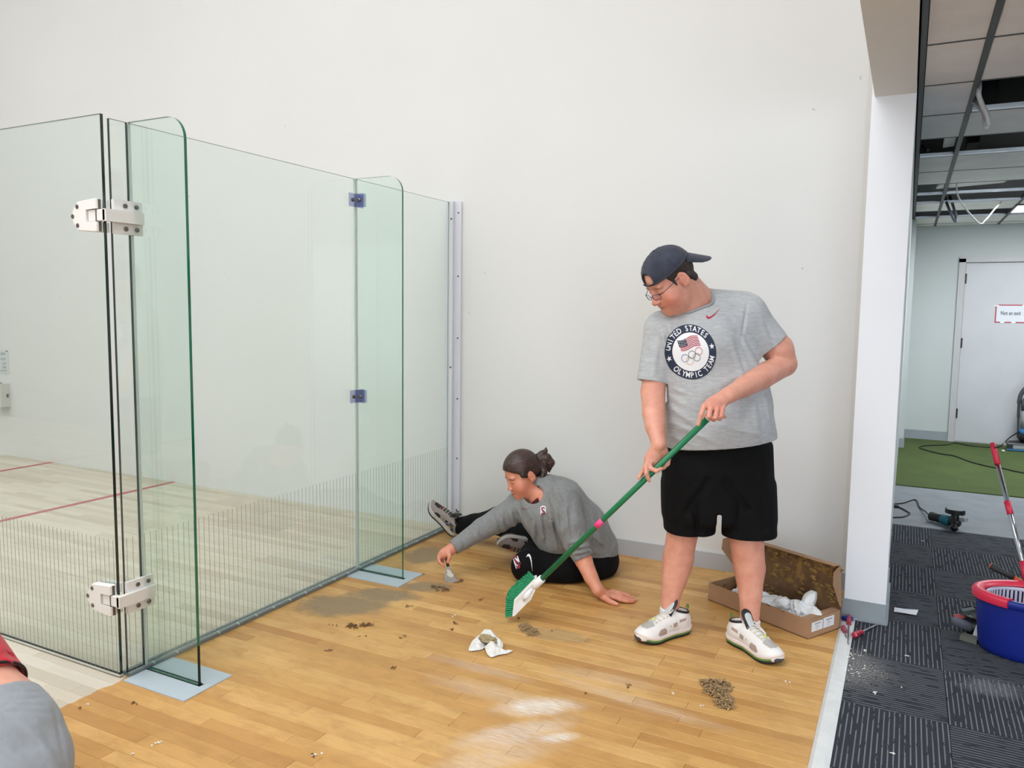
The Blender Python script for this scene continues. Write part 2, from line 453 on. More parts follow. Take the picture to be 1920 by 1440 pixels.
# threshold strip
struct('trim_2', MB().prism([(TX, 0.0), (TX + 0.012, 0.008), (TX + 0.045, 0.008), (TX + 0.062, -0.002), (TX + 0.062, -0.03), (TX, -0.03)], (1, 0, 0), (0, 0, 1), (0, 1, 0), (0, -6.0, 0), 5.59), mat('threshold_strip', (214, 216, 216), 0.45, var=0.06, vscale=20), 'pale metal threshold strip between wooden floor and dark carpet', cat='trim')

# ---- lobby floor: carpet tiles, concrete strip, green turf
def carpet_mat():
    m, nt, b = nmat('carpet_tile'); oc = nd(nt, 'ShaderNodeTexCoord').outputs['Object']
    pos = nd(nt, 'ShaderNodeNewGeometry').outputs['Position']
    sx = nd(nt, 'ShaderNodeSeparateXYZ'); nt.links.new(oc, sx.inputs[0])
    wv = mth(nt, 'SINE', mth(nt, 'MULTIPLY', sx.outputs[0], 2 * PI / 0.0168))
    brk = noise(nt, mapping(nt, oc, scale=(60, 9, 1)), 1.0, 2, 0.6)
    st = mth(nt, 'MULTIPLY', mth(nt, 'GREATER_THAN', wv, 0.68), mth(nt, 'GREATER_THAN', brk, 0.42))
    st2 = mth(nt, 'MULTIPLY', st, mth(nt, 'ADD', 0.35, mth(nt, 'MULTIPLY', noise(nt, oc, 5, 2), 0.6)))
    base = mixc(nt, st2, lin((56, 59, 66)), lin((150, 152, 156)))
    fz = noise(nt, pos, 420, 2); base = mixc(nt, mth(nt, 'MULTIPLY', fz, 0.5), base, lin((40, 42, 47)))
    cx = onz(1590, 1250)[:2]
    d1 = blob(nt, pos, cx[0], cx[1], 0.13, 0.16, 0.1, 0.6, 0.3, 10, 3.0)
    sp = noise(nt, pos, 150, 2, 0.6)
    dm = mth(nt, 'MULTIPLY', d1, mth(nt, 'MULTIPLY', mth(nt, 'SUBTRACT', sp, 0.42, clamp=True), 2.2, clamp=True))
    base = mixc(nt, dm, base, lin((205, 203, 198)))
    c2 = onz(1860, 1290)[:2]
    d2 = mth(nt, 'MULTIPLY', blob(nt, pos, c2[0], c2[1], 0.1, 0.07, 0.3, 0.6, 0.3, 14, 5.0), mth(nt, 'MULTIPLY', noise(nt, pos, 60, 3), 0.55))
    base = mixc(nt, d2, base, lin((150, 152, 158)))
    nt.links.new(base, b.inputs['Base Color']); b.inputs['Roughness'].default_value = 0.95; b.inputs['Specular IOR Level'].default_value = 0.1
    h = mth(nt, 'ADD', mth(nt, 'MULTIPLY', st, 0.6), fz); bump(nt, b, h, 0.5, 0.003)
    return m
M['carpet'] = carpet_mat()
X0 = TX + 0.062
lob = struct('floor_lobby', MB().box((X0, -8.6, -0.06), (9.0, 5.78, -0.008)), mat('lobby_slab', (40, 41, 45), 0.9), 'lobby floor of dark striped carpet tiles beside the wooden court', cat='floor')
CT = 0.472
cx_edges = [X0] + [2.833 + CT * i for i in range(0, 8)]
cy_edges = [-5.051 + CT * i for i in range(0, 14)] + [1.557]
for i in range(len(cx_edges) - 1):
    for j in range(len(cy_edges) - 1):
        xa, xb, ya, yb = cx_edges[i], cx_edges[i + 1], cy_edges[j], cy_edges[j + 1]
        c = np.array([(xa + xb) / 2, (ya + yb) / 2, 0.0]); d = c - CAM
        if i >= 4 and (d @ CW) < 99: continue
        rot = (i + j) % 2 == 0
        hx, hy = (xb - xa) / 2 - 0.0008, (yb - ya) / 2 - 0.0008
        if rot: hx, hy = hy, hx
        me = MB().box((-hx, -hy, -0.008), (hx, hy, 0.0), ch=0.001).mesh('carpet_tile', M['carpet'])
        inst(me, 'carpet_tile', lob, c, PI / 2 if rot else 0)
struct('carpet_rest', MB().box((cx_edges[4], -8.6, -0.008), (9.0, 1.557, -0.0005)), M['carpet'], None, lob)
conc = struct('floor_concrete', MB().box((X0, 1.557, -0.05), (9.0, 2.92, 0.004)), mat('concrete_grey', (122, 128, 134), 0.7, var=0.10, vscale=7, bmp=0.2, bscale=90), 'bare grey concrete strip between dark carpet and green turf', cat='floor')
def turf_mat():
    m, nt, b = nmat('turf_green'); pos = nd(nt, 'ShaderNodeNewGeometry').outputs['Position']
    f = noise(nt, pos, 3, 4); f2 = noise(nt, pos, 500, 2)
    c = ramp(nt, f, [(0.3, lin((64, 80, 36))), (0.7, lin((77, 94, 43)))])
    c = mixc(nt, mth(nt, 'MULTIPLY', f2, 0.5), c, lin((62, 80, 30)))
    sp = noise(nt, pos, 45, 1); c = mixc(nt, mth(nt, 'MULTIPLY', mth(nt, 'GREATER_THAN', sp, 0.81), 0.7), c, lin((190, 195, 170)))
    nt.links.new(c, b.inputs['Base Color']); b.inputs['Roughness'].default_value = 0.95; bump(nt, b, f2, 0.6, 0.004); return m
struct('floor_turf', MB().box((X0, 2.92, -0.05), (9.0, 5.78, 0.012)), turf_mat(), 'green artificial turf in front of the grey door', cat='floor')

# ---- lobby shell
struct('wall_lobby_back', MB().box((2.2, 5.78, -0.02), (3.15, 5.95, 3.3)).box((4.12, 5.78, -0.02), (9.2, 5.95, 3.3)).box((3.15, 5.78, 2.07), (4.12, 5.95, 3.3)), M['lobby_wall'], 'pale grey wall around the grey door at the back', cat='wall')
struct('wall_lobby_left', MB().box((2.428, 0.2, -0.02), (2.606, 5.78, 3.3)), M['lobby_wall'], 'pale grey wall running back beyond the white pillar', cat='wall')
struct('wall_lobby_stub', MB().box((2.606, 5.0, -0.02), (2.652, 5.78, 2.445)), M['lobby_wall'], 'narrow pale wall end beside the grey back wall', cat='wall')
struct('wall_lobby_right', MB().box((9.0, -8.6, -0.02), (9.2, 5.78, 3.3)), M['lobby_wall'], cat='wall', label='right wall of the lobby')
struct('wall_lobby_front', MB().box((2.2, -8.8, -0.02), (9.2, -8.6, 3.3)).box((2.2, -8.6, -0.02), (2.44, -6.6, 3.3)), M['lobby_wall'], cat='wall', label='front wall of the lobby behind the camera')
struct('baseboard_lobby', MB().box((2.655, 5.765, 0.012), (3.10, 5.78, 0.115)).box((2.606, 4.988, 0.012), (2.66, 5.0, 0.115)).box((4.17, 5.765, 0.012), (9.0, 5.78, 0.115)), M['base_lobby'], 'grey vinyl baseboard below the pale wall beside the grey door', cat='baseboard')
# door
frame_m = mat('door_frame_paint', (188, 186, 188), 0.45); door_m = mat('door_paint', (196, 197, 202), 0.4, var=0.04, vscale=2.5, bmp=0.05, bscale=60)
dr = thing('door_1', (3.635, 5.78, 0.012), 'grey flush door in a grey steel frame at the back wall', 'door', kind='structure')
f_ = MB()
f_.box((3.10, 5.755, 0.012), (3.165, 5.86, 2.075)).box((4.105, 5.755, 0.012), (4.17, 5.86, 2.075)).box((3.10, 5.755, 2.035), (4.17, 5.86, 2.10))
f_.build('door_frame', frame_m, dr)
MB().box((3.169, 5.795, 0.022), (4.101, 5.84, 2.031)).build('door_leaf', door_m, dr)
hm = mat('hinge_bronze', (70, 66, 64), 0.35, 0.8)
for hz in (1.80, 1.08, 0.28):
    h = MB().lathe([(0.011, 0), (0.011, 0.11)], (3.167, 5.787, hz), seg=10)
    h.box((3.169, 5.790, hz), (3.185, 5.796, hz + 0.11)); h.build('hinge', hm, dr)
# hanging ceiling
ZC = 2.445
grid_m = mat('ceiling_grid', (62, 64, 66), 0.5)
tile_m = mat('ceiling_tile', (243, 240, 238), 0.9, var=0.05, vscale=5, bmp=0.5, bscale=180, bdist=0.002)
steel = mat('galvanised_steel', (214, 218, 226), 0.3, 0.75, var=0.1, vscale=15)
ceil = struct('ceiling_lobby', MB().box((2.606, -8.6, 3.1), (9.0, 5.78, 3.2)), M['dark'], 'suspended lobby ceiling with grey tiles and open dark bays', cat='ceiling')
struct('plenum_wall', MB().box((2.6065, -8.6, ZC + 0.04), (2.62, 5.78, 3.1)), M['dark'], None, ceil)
xe = [2.622, 2.836, 3.446, 4.056, 4.666, 5.276, 5.886, 6.496, 7.106, 7.716, 8.326, 8.99]
ye = [-0.93 + 0.585 * k for k in range(-13, 12)]
ye[-1] = 5.505; ye.append(5.775)
for n_, x in enumerate(xe[:6]):
    w = 0.024 if n_ else 0.02
    MB().box((x - w / 2, -8.6, ZC - 0.003), (x + w / 2, 5.775, ZC + 0.03)).build('grid_runner', grid_m, ceil)
opened = {(0, 16), (0, 19), (0, 20), (0, 22), (1, 14), (1, 16), (1, 19), (1, 20), (1, 22), (2, 14), (2, 19), (2, 22)}
lamps = {(2, 20): 0, (2, 22): 1, (5, 23): 2}
for i in range(len(xe) - 1):
    for j in range(len(ye) - 1):
        xa, xb, ya, yb = xe[i] + .013, xe[i + 1] - .013, ye[j] + .004, ye[j + 1] - .004
        if i > 3 or j < 11:
            continue
        if (i, j) in opened:
            continue
        o = MB().box((xa, ya, ZC), (xb, yb, ZC + 0.016)).build('ceiling_tile', tile_m, ceil)
o = MB()
for j in range(len(ye) - 1):
    if j < 11: o.box((2.622, ye[j] + .004, ZC), (3.0, ye[j + 1] - .004, ZC + .016))
o.box((3.0, -8.6, ZC), (8.99, ye[11], ZC + .016)).box((xe[4], ye[11], ZC), (8.99, 5.77, ZC + .016))
o.build('tiles_behind', tile_m, ceil)
for j in range(11, len(ye) - 1):
    for i in range(0, 3):
        MB().box((xe[i] + .012, ye[j] - .006, ZC - .002), (xe[i + 1] - .012, ye[j] + .006, ZC + .022)).build('grid_tee', grid_m, ceil)
# bright steel channels at the far edge of the open bays
for (i, j) in sorted(opened):
    xa, xb = xe[i] + .014, xe[i + 1] - .014; y = ye[j + 1] - 0.03
    c = MB(); c.box((xa, y - 0.03, ZC - 0.004), (xb, y + 0.012, ZC + 0.004)).box((xa, y - 0.032, ZC - 0.004), (xb, y - 0.028, ZC + 0.014)).box((xa, y + 0.008, ZC - .004), (xb, y + 0.012, ZC + 0.014))
    c.build('steel_channel', steel, ceil)
for i, ya in ((1, 0.05), (1, 1.55), (2, 0.1), (1, 2.9)):
    MB().box((xe[i] + 0.12, ya - 0.25, 2.75), (xe[i] + 0.2, ya + 0.1, 3.09)).build('plenum_hanger', mat('plenum_grey', (58, 56, 52), 0.9), ceil)
# loose tiles pushed askew inside the open bays
MB().obox((3.02, 2.95, ZC + 0.05), (1, 0.1, 0.06), (-0.1, 1, 0), (-0.06, 0, 1), 0.24, 0.12, 0.008).build('loose_tile', tile_m, ceil)
MB().obox((3.26, 2.78, ZC + 0.04), (1, -0.05, -0.03), (0.05, 1, 0.12), (0.03, -0.12, 1), 0.19, 0.12, 0.008).build('loose_tile', tile_m, ceil)
MB().obox((2.79, 1.18, ZC + 0.05), (1, 0, 0.1), (0, 1, 0), (-0.1, 0, 1), 0.03, 0.16, 0.008).build('loose_tile', tile_m, ceil)
lampw = mat('lamp_diffuser', (250, 252, 255), 0.4, emit=7.0)
for n_, (x, y) in enumerate(((3.73, 4.36),)):
    t = thing('ceiling_lamp', (x, y, ZC - 0.012), 'lit square ceiling lamp panel at the far right of the lobby ceiling', 'lamp')
    MB().box((x - .30, y - .30, ZC - .012), (x - .28, y + .30, ZC + .0)).box((x + .28, y - .30, ZC - .012), (x + .30, y + .30, ZC)).box((x - .28, y - .30, ZC - .012), (x + .28, y - .28, ZC)).box((x - .28, y + .28, ZC - .012), (x + .28, y + .30, ZC)).build('frame', grid_m, t)
    MB().box((x - .28, y - .28, ZC - .008), (x + .28, y + .28, ZC - .002)).build('diffuser', lampw, t)

# ------------------------------------------------------------------ glass back wall of the court
GT = 0.012
M['glass'] = glass_mat('pane_glass', (0.952, 0.985, 0.968))
M['glass_fin'] = glass_mat('fin_glass', (0.935, 0.982, 0.962))
M['glass_edge'] = mat('glass_edge_green', (14, 108, 80), 0.12, var=0.25, vscale=5, spec=0.8)
M['glass_edge_dark'] = mat('glass_edge_dark', (8, 38, 34), 0.12, var=0.3, vscale=4, spec=0.8)
M['glass_edge_grey'] = mat('glass_joint_grey', (206, 216, 211), 0.4)
M['print'] = mat('printed_grey_line', (150, 154, 147), 0.6)
M['alu'] = mat('white_aluminium', (214, 214, 222), 0.4)
M['plate'] = mat('base_plate_grey', (176, 188, 196), 0.5, var=0.03, vscale=10)
M['nylon'] = mat('white_nylon', (234, 231, 228), 0.42)
M['screw'] = mat('screw_steel', (110, 104, 98), 0.35, 0.8)
M['black'] = mat('black_rubber', (18, 18, 19), 0.6)
YA, YB, YD = -0.989, -2.327, -2.407
def pane(name, parent, lo, hi, edge_x0=None, thin=0, gm='glass', edge='glass_edge'):
    """thin axis 0: pane in the plane x=const"""
    m = MB(); (x0, y0, z0), (x1, y1, z1) = lo, hi
    m.box(lo, hi)
    ms = [0 if ((k in (3, 5)) if thin == 0 else (k in (2, 4))) else 1 for k in range(6)]
    m.m = ms
    return m.build(name, [M[gm], M[edge]], parent)
gw = thing('glass_wall', (0, YA, 0), 'clear greenish glass wall of the court, three panes with fine grey lines along the bottom', 'glass wall')
for (y0, y1), e in (((YA + .003, -0.04), 'glass_edge_grey'), ((YB + .003, YA - .003), 'glass_edge_grey'), ((YD + .004, YB - .003), 'glass_edge_dark')):
    pane('pane', gw, (-GT, y0, 0.012), (0, y1, GH), edge=e)
def vlines(parent, pts, name='printed_lines'):
    m = MB()
    for lo, hi in pts: m.box(lo, hi)
    o = m.build(name, M['print'], parent); o['kind'] = 'stuff'; return o
ln = []
y = -0.06
while y > YD + 0.01:
    if abs(y - YA) > 0.012 and abs(y - YB) > 0.012: ln.append(((0.0002, y - .0008, 0.014), (0.0012, y + .0008, 0.545)))
    y -= 0.0262
vlines(gw, ln)
ch = MB().box((-0.03, YD, 0.0), (-0.013, 0, 0.016)).box((0.001, YD, 0.0), (0.018, -0.04, 0.016)).box((-0.013, YD, 0), (0.001, 0, 0.011))
ch.build('floor_channel', mat('channel_grey', (120, 128, 130), 0.4, 0.3), gw)
tab = MB()
y = -0.1
while y > YD:
    tab.box((0.0, y - .003, 0.011), (0.019, y + .003, 0.018)); y -= 0.11
o = tab.build('channel_tabs', mat('tab_pale', (196, 202, 200), 0.5), gw); o['kind'] = 'stuff'
# white aluminium wall channel with screws
wc = MB().box((0.0, -0.045, 0.092), (0.022, 0.0, GH + 0.006)).box((0.022, -0.018, 0.092), (0.068, 0.0, GH + 0.004)).box((-0.034, -0.045, 0.0), (-GT - .001, 0.0, GH + 0.006))
wcho = wc.build('wall_channel', M['alu'], gw)
for py in (399, 518, 634, 748, 860, 957):
    q = ony(862, py, -0.018)
    MB().lathe([(0.0052, 0), (0.005, 0.0025), (0.0, 0.003)], (0.048, -0.018, q[2]), (0, -1, 0), 10).build('screw', M['black'], wcho)
for py in (410, 689):
    q = ony(851, py, -0.045)
    MB().lathe([(0.0068, 0), (0.006, 0.003), (0.0, 0.004)], (0.011, -0.045, q[2]), (0, -1, 0), 10).build('screw', M['screw'], wcho)

def fin(y, L, near):
    t = thing('glass_fin', (L / 2, y, 0), 'near glass support fin with white hinge plates, standing on a grey floor plate' if near else 'far glass support fin with clear plastic clips, standing on a grey floor plate', 'glass fin', 'glass support fins')
    # rounded upper outer corner
    R = 0.085; ol = [(0.006, 0.004), (L, 0.004)]
    for k in range(9):
        a = k / 8 * PI / 2; ol.append((L - R + R * math.cos(a), GH - R + R * math.sin(a)))
    ol.append((0.006, GH))
    m = MB(); n = len(ol); h = GT / 2
    vs = [(u, y - h, v) for u, v in ol] + [(u, y + h, v) for u, v in ol]
    fs = [tuple(range(n)), tuple(range(2 * n - 1, n - 1, -1))]
    m.add(vs, fs, 0)
    b0 = len(m.v) - 2 * n
    for i in range(n):
        mi = 2 if i == n - 1 else 1
        m.f.append((b0 + i, b0 + (i + 1) % n, b0 + n + (i + 1) % n, b0 + n + i)[::-1]); m.m.append(mi)
    m.build('fin_pane', [M['glass_fin'], M['glass_edge'], M['glass_edge_grey']], t)
    # floor plate with slot
    P = 0.352
    pl = MB().box((0.019, y - .115, 0.0), (P, y - .012, .004)).box((0.019, y + .012, 0.0), (P, y + .115, .004)).box((L + .014, y - .012, 0), (P, y + .012, .004)).box((0.019, y - .012, 0), (L + .014, y + .012, .0012), mi=1)
    pl.build('floor_plate', [M['plate'], M['black']], t)
    MB().box((0.02, y - .011, 0.0012), (L, y - .0075, .006)).build('seal', M['black'], t)
    MB().box((0.02, y + .0075, 0.0012), (L, y + .011, .006)).build('seal', M['black'], t)
    if near:
        MB().box((L + .001, y - .005, .004), (L + .002, y + .005, .155)).build('edge_tape', M['black'], t)
    return t
finA = fin(YA, 0.300, False); finB = fin(YB, 0.302, True)
clipm = bpy.data.materials.new('clear_clip'); clipm.use_nodes = True
_nt = clipm.node_tree; _nt.nodes.clear()
_o = nd(_nt, 'ShaderNodeOutputMaterial'); _t = nd(_nt, 'ShaderNodeBsdfTransparent'); _t.inputs[0].default_value = (0.72, 0.73, 0.86, 1)
_g = nd(_nt, 'ShaderNodeBsdfGlossy'); _g.inputs['Roughness'].default_value = 0.1; _f = nd(_nt, 'ShaderNodeValue'); _f.outputs[0].default_value = 0.06
_x = nd(_nt, 'ShaderNodeMixShader'); _nt.links.new(_f.outputs[0], _x.inputs[0]); _nt.links.new(_t.outputs[0], _x.inputs[1]); _nt.links.new(_g.outputs[0], _x.inputs[2]); _nt.links.new(_x.outputs[0], _o.inputs[0])
for zc in (2.0, 0.965):
    c = MB().box((0.001, YA - .058, zc - .034), (0.007, YA - .0065, zc + .034)).box((0.001, YA - .0125, zc - .034), (0.058, YA - .0065, zc + .034))
    c.box((0.007, YA + .0065, zc - .034), (0.058, YA + .0125, zc + .034)).box((0.001, YA + .0065, zc - .034), (0.007, YA + .058, zc + .034))
    o = c.build('clip', clipm, finA, origin=(0.01, YA, zc))
    MB().lathe([(0.011, 0), (0.010, .006), (0.005, .009), (0, .0095)], (0.007, YA - .036, zc), (1, 0, 0), 12).build('clip_bolt', M['screw'], o)
    MB().lathe([(0.011, 0), (0.010, .006), (0.005, .009), (0, .0095)], (0.036, YA - .0125, zc), (0, -1, 0), 12).build('clip_bolt', M['screw'], o)

# glass door, swung open into the court
gd = thing('glass_door', (-0.4, YD - .012, 0.0), 'frameless glass door swung open into the court, hung on white nylon hinges', 'glass door')
DX0, DX1, DY0 = -0.935, -0.012, YD - 0.024
m = MB().box((DX0, DY0, 0.014), (DX1, DY0 + GT, GH + .012)); m.m = [1, 1, 0, 2, 0, 1]
m.build('door_pane', [M['glass'], M['glass_edge'], M['glass_edge_dark']], gd)
vlines(gd, [((x - .0008, DY0 - .0012, 0.016), (x + .0008, DY0 - .0002, 0.545)) for x in np.arange(DX0 + .02, DX1, 0.0262)])
MB().box((DX0, DY0 - .002, 0.006), (DX1, DY0 + GT + .002, .014)).build('bottom_seal', mat('clear_seal', (196, 200, 190), 0.4), gd)
def hinge(zc):
    # leaf on the door with two knuckles, arm plate on the fixed pane
    h = thing_child('hinge', gd, (0.0, YD, zc))
    ol = [(-.155, .0), (-.142, .028), (-.118, .052), (-.02, .060), (-.012, .058), (-.012, .024), (-.07, .024), (-.07, -.024), (-.012, -.024), (-.012, -.058), (-.02, -.060), (-.118, -.052), (-.142, -.028)]
    MB().prism(ol, (1, 0, 0), (0, 0, 1), (0, -1, 0), (0, DY0 - .0005, zc), 0.028, bev=.003).build('door_leaf_plate', M['nylon'], h)
    MB().prism(ol, (1, 0, 0), (0, 0, 1), (0, 1, 0), (0, DY0 + GT + .0005, zc), 0.012, bev=.003).build('back_plate', M['nylon'], h)
    ol2 = [(-.066, -.021), (-.066, .021), (.0, .021), (.03, .021), (.03, -.021), (0.0, -.021)]
    MB().prism(ol2, (1, 0, 0), (0, 0, 1), (0, -1, 0), (0, DY0 - .001, zc), 0.022, bev=.003).build('arm', M['nylon'], h)
    MB().box((0.001, YD + .0, zc - .062), (0.016, YD + .118, zc + .062)).build('wall_plate', M['nylon'], h)
    MB().box((0.016, DY0 - .023, zc - .022), (0.034, YD + .112, zc + .022)).build('wall_arm', M['nylon'], h)
    for yy in (.045, .092):
        for zz in (-.042, .042):
            MB().lathe([(0.0085, 0), (0.0085, .004), (0.005, .006), (0, .0062)], (0.016, YD + yy, zc + zz), (1, 0, 0), 12).build('bolt', M['screw'], h)
    for xx, zz in ((-.118, .034), (-.118, -.034), (-.145, 0.0)):
        MB().lathe([(0.009, 0), (0.0075, .002), (0, .0022)], (xx, DY0 - .0285, zc + zz), (0, -1, 0), 12).build('bolt', M['screw'], h)
def thing_child(name, parent, loc):
    # a hinge is a part of the door: its body is the plate, so use a small pin mesh as the part itself
    m = MB().lathe([(0.010, -.058), (0.010, .058)], (-0.02 + loc[0], DY0 - .014, loc[2]), (0, 0, 1), 12)
    return m.build(name, M['screw'], parent, origin=loc)
hz_t = None
hinge(1.76); hinge(0.315)
# ------------------------------------------------------------------ implicit surfaces (bodies, clothes, soft things)
def _sm(a, b, k):
    if k <= 0: return np.minimum(a, b)
    h = np.maximum(k - np.abs(a - b), 0) / k
    return np.minimum(a, b) - h * h * (k * 0.25)
class SDF:
    def __init__(s): s.ops = []; s.R = np.eye(3); s.c = np.zeros(3)
    def frame(s, R=None, c=None):
        s.R = np.eye(3) if R is None else np.array(R, float); s.c = np.zeros(3) if c is None else np.array(c, float); return s
    def w(s, p): return s.R @ np.array(p, float) + s.c
    def _push(s, lo, hi, fn, k, op): s.ops.append((np.array(lo, float), np.array(hi, float), fn, k, op)); return s
    def cone(s, a, b, ra, rb=None, k=0.02, op='u', flat=None):
        """tapered capsule; flat=(axis, factor) squashes it along a direction"""
        rb = ra if rb is None else rb
        A, B = s.w(a), s.w(b); d = B - A; L2 = max(d @ d, 1e-12); rm = max(ra, rb)
        if flat is not None:
            n = s.R @ np.array(flat[0], float); n /= np.linalg.norm(n); q = 1 / flat[1] - 1
        def fn(X, Y, Z):
            x, y, z = X - A[0], Y - A[1], Z - A[2]
            t = np.clip((x * d[0] + y * d[1] + z * d[2]) / L2, 0, 1)
            x = x - t * d[0]; y = y - t * d[1]; z = z - t * d[2]
            if flat is not None:
                e = (x * n[0] + y * n[1] + z * n[2]) * q
                x = x + e * n[0]; y = y + e * n[1]; z = z + e * n[2]
            return np.sqrt(x * x + y * y + z * z) - (ra + t * (rb - ra))
        return s._push(np.minimum(A, B) - rm, np.maximum(A, B) + rm, fn, k, op)
    def chain(s, pts, rads, k=0.01, op='u', flat=None):
        for i in range(len(pts) - 1): s.cone(pts[i], pts[i + 1], rads[i], rads[i + 1], k, op, flat)
        return s
    def ell(s, c, r, k=0.02, op='u', R=None):
        C_ = s.w(c); RR = s.R if R is None else s.R @ np.array(R, float); r = np.array(r, float); rm = r.max(); rn = r.min()
        def fn(X, Y, Z):
            x, y, z = X - C_[0], Y - C_[1], Z - C_[2]
            q0 = (x * RR[0, 0] + y * RR[1, 0] + z * RR[2, 0]) / r[0]
            q1 = (x * RR[0, 1] + y * RR[1, 1] + z * RR[2, 1]) / r[1]
            q2 = (x * RR[0, 2] + y * RR[1, 2] + z * RR[2, 2]) / r[2]
            k0 = np.sqrt(q0 * q0 + q1 * q1 + q2 * q2)
            k1 = np.sqrt((q0 / r[0]) ** 2 + (q1 / r[1]) ** 2 + (q2 / r[2]) ** 2)
            return k0 * (k0 - 1) / np.maximum(k1, 1e-6)
        e = np.sqrt(((RR * r[None, :]) ** 2).sum(1))
        return s._push(C_ - e, C_ + e, fn, k, op)
    def box(s, c, h, r=0.005, k=0.01, op='u', R=None):
        C_ = s.w(c); RR = s.R if R is None else s.R @ np.array(R, float); h = np.array(h, float) - r
        def fn(X, Y, Z):
            x, y, z = X - C_[0], Y - C_[1], Z - C_[2]
            a = np.abs(x * RR[0, 0] + y * RR[1, 0] + z * RR[2, 0]) - h[0]
            b = np.abs(x * RR[0, 1] + y * RR[1, 1] + z * RR[2, 1]) - h[1]
            c_ = np.abs(x * RR[0, 2] + y * RR[1, 2] + z * RR[2, 2]) - h[2]
            return np.sqrt(np.maximum(a, 0) ** 2 + np.maximum(b, 0) ** 2 + np.maximum(c_, 0) ** 2) + np.minimum(np.maximum(a, np.maximum(b, c_)), 0) - r
        e = (np.abs(RR) * (h + r)[None, :]).sum(1)
        return s._push(C_ - e, C_ + e, fn, k, op)
    def loft(s, secs, U, V, k=0.02, op='u', power=2.0, round_=0.01):
        """elliptic sections (centre, half width along U, half depth along V) stacked along their path's main axis"""
        P = np.array([s.w(q[0]) for q in secs]); ru = np.array([q[1] for q in secs], float); rv = np.array([q[2] for q in secs], float)
        U = s.R @ np.array(U, float); V = s.R @ np.array(V, float); N = np.cross(U, V); N /= np.linalg.norm(N)
        if (P[-1] - P[0]) @ N < 0: N = -N
        T = P @ N
        cu, cv = P @ U, P @ V
        tt = np.linspace(T[0], T[-1], 64)
        def sm(a):
            v = np.interp(tt, T, a); ker = np.array([1, 2, 3, 2, 1]) / 9.0
            return np.convolve(np.pad(v, 2, mode='edge'), ker, 'valid')
        cu_, cv_, ru_, rv_ = sm(cu), sm(cv), sm(ru), sm(rv)
        rmin = min(ru.min(), rv.min())
        def fn(X, Y, Z):
            t = X * N[0] + Y * N[1] + Z * N[2]; u = X * U[0] + Y * U[1] + Z * U[2]; v = X * V[0] + Y * V[1] + Z * V[2]
            a = np.interp(t, tt, ru_); b = np.interp(t, tt, rv_)
            eu = np.abs((u - np.interp(t, tt, cu_)) / a); ev = np.abs((v - np.interp(t, tt, cv_)) / b)
            q = (eu ** power + ev ** power) ** (1 / power)
            side = (q - 1) * np.minimum(a, b)
            cap = np.maximum(T[0] - t, t - T[-1])
            return np.maximum(side, cap) if round_ <= 0 else -_sm(-side, -cap, round_)
        m = max(ru.max(), rv.max()) * 1.05
        return s._push(P.min(0) - m, P.max(0) + m, fn, k, op)
    def plane(s, p, n, lo, hi, k=0.0, op='cut'):
        """remove everything on the +n side of the plane inside the box lo..hi"""
        p_ = s.w(p); n_ = s.R @ np.array(n, float); n_ /= np.linalg.norm(n_)
        def fn(X, Y, Z): return (X - p_[0]) * n_[0] + (Y - p_[1]) * n_[1] + (Z - p_[2]) * n_[2]
        return s._push(lo, hi, fn, k, op)
    def folds(s, lst, lo, hi):
        """cloth folds: (start px, end px, half width px, height m), running over the side that faces the camera"""
        def fn(X, Y, Z):
            dx, dy, dz = X - CAM[0], Y - CAM[1], Z - CAM[2]
            w = dx * CW[0] + dy * CW[1] + dz * CW[2]
            px = 960 + F_PX * (dx * CR[0] + dy * CR[1] + dz * CR[2]) / w; py = 720 - F_PX * (dx * CU[0] + dy * CU[1] + dz * CU[2]) / w
            o = np.zeros(np.broadcast(X, Y, Z).shape, np.float32)
            for (x0, y0), (x1, y1), wd_, am in lst:
                ex, ey = x1 - x0, y1 - y0; L2 = ex * ex + ey * ey
                t = np.clip(((px - x0) * ex + (py - y0) * ey) / L2, 0, 1)
                d2 = (px - x0 - t * ex) ** 2 + (py - y0 - t * ey) ** 2
                o -= am * np.exp(-d2 / (wd_ * wd_)) * np.sin(PI * np.clip(t * .86 + .07, 0, 1))
            return o
        return s._push(lo, hi, fn, 0, 'add')
    def bump(s, fn, lo, hi): return s._push(lo, hi, fn, 0, 'add')
    def grid(s, lo, hi, h):
        lo = np.array(lo, float); n = np.maximum(np.ceil((np.array(hi) - lo) / h).astype(int) + 1, 2)
        ax = [(lo[i] + h * np.arange(n[i])).astype(np.float32) for i in range(3)]
        D = np.full(n, 1.0, np.float32)
        for (l, u, fn, k, op) in s.ops:
            pad = (k + 3 * h) if op in ('u', 's') else 0.0
            i0 = np.clip(np.floor((l - pad - lo) / h).astype(int), 0, n); i1 = np.clip(np.ceil((u + pad - lo) / h).astype(int) + 1, 0, n)
            if np.any(i1 <= i0): continue
            X = ax[0][i0[0]:i1[0], None, None]; Y = ax[1][None, i0[1]:i1[1], None]; Z = ax[2][None, None, i0[2]:i1[2]]
            sub = D[i0[0]:i1[0], i0[1]:i1[1], i0[2]:i1[2]]
            e = fn(X, Y, Z).astype(np.float32)
            if op == 'u': r = _sm(sub, e, k)
            elif op == 's': r = -_sm(-sub, e, k)
            elif op == 'cut': r = np.maximum(sub, e) if k <= 0 else -_sm(-sub, -e, k)
            elif op == 'add': r = sub + e
            D[i0[0]:i1[0], i0[1]:i1[1], i0[2]:i1[2]] = r
        return lo, D
    def bounds(s):
        o = [q for q in s.ops if q[4] == 'u']
        return np.min([q[0] for q in o], 0), np.max([q[1] for q in o], 0)
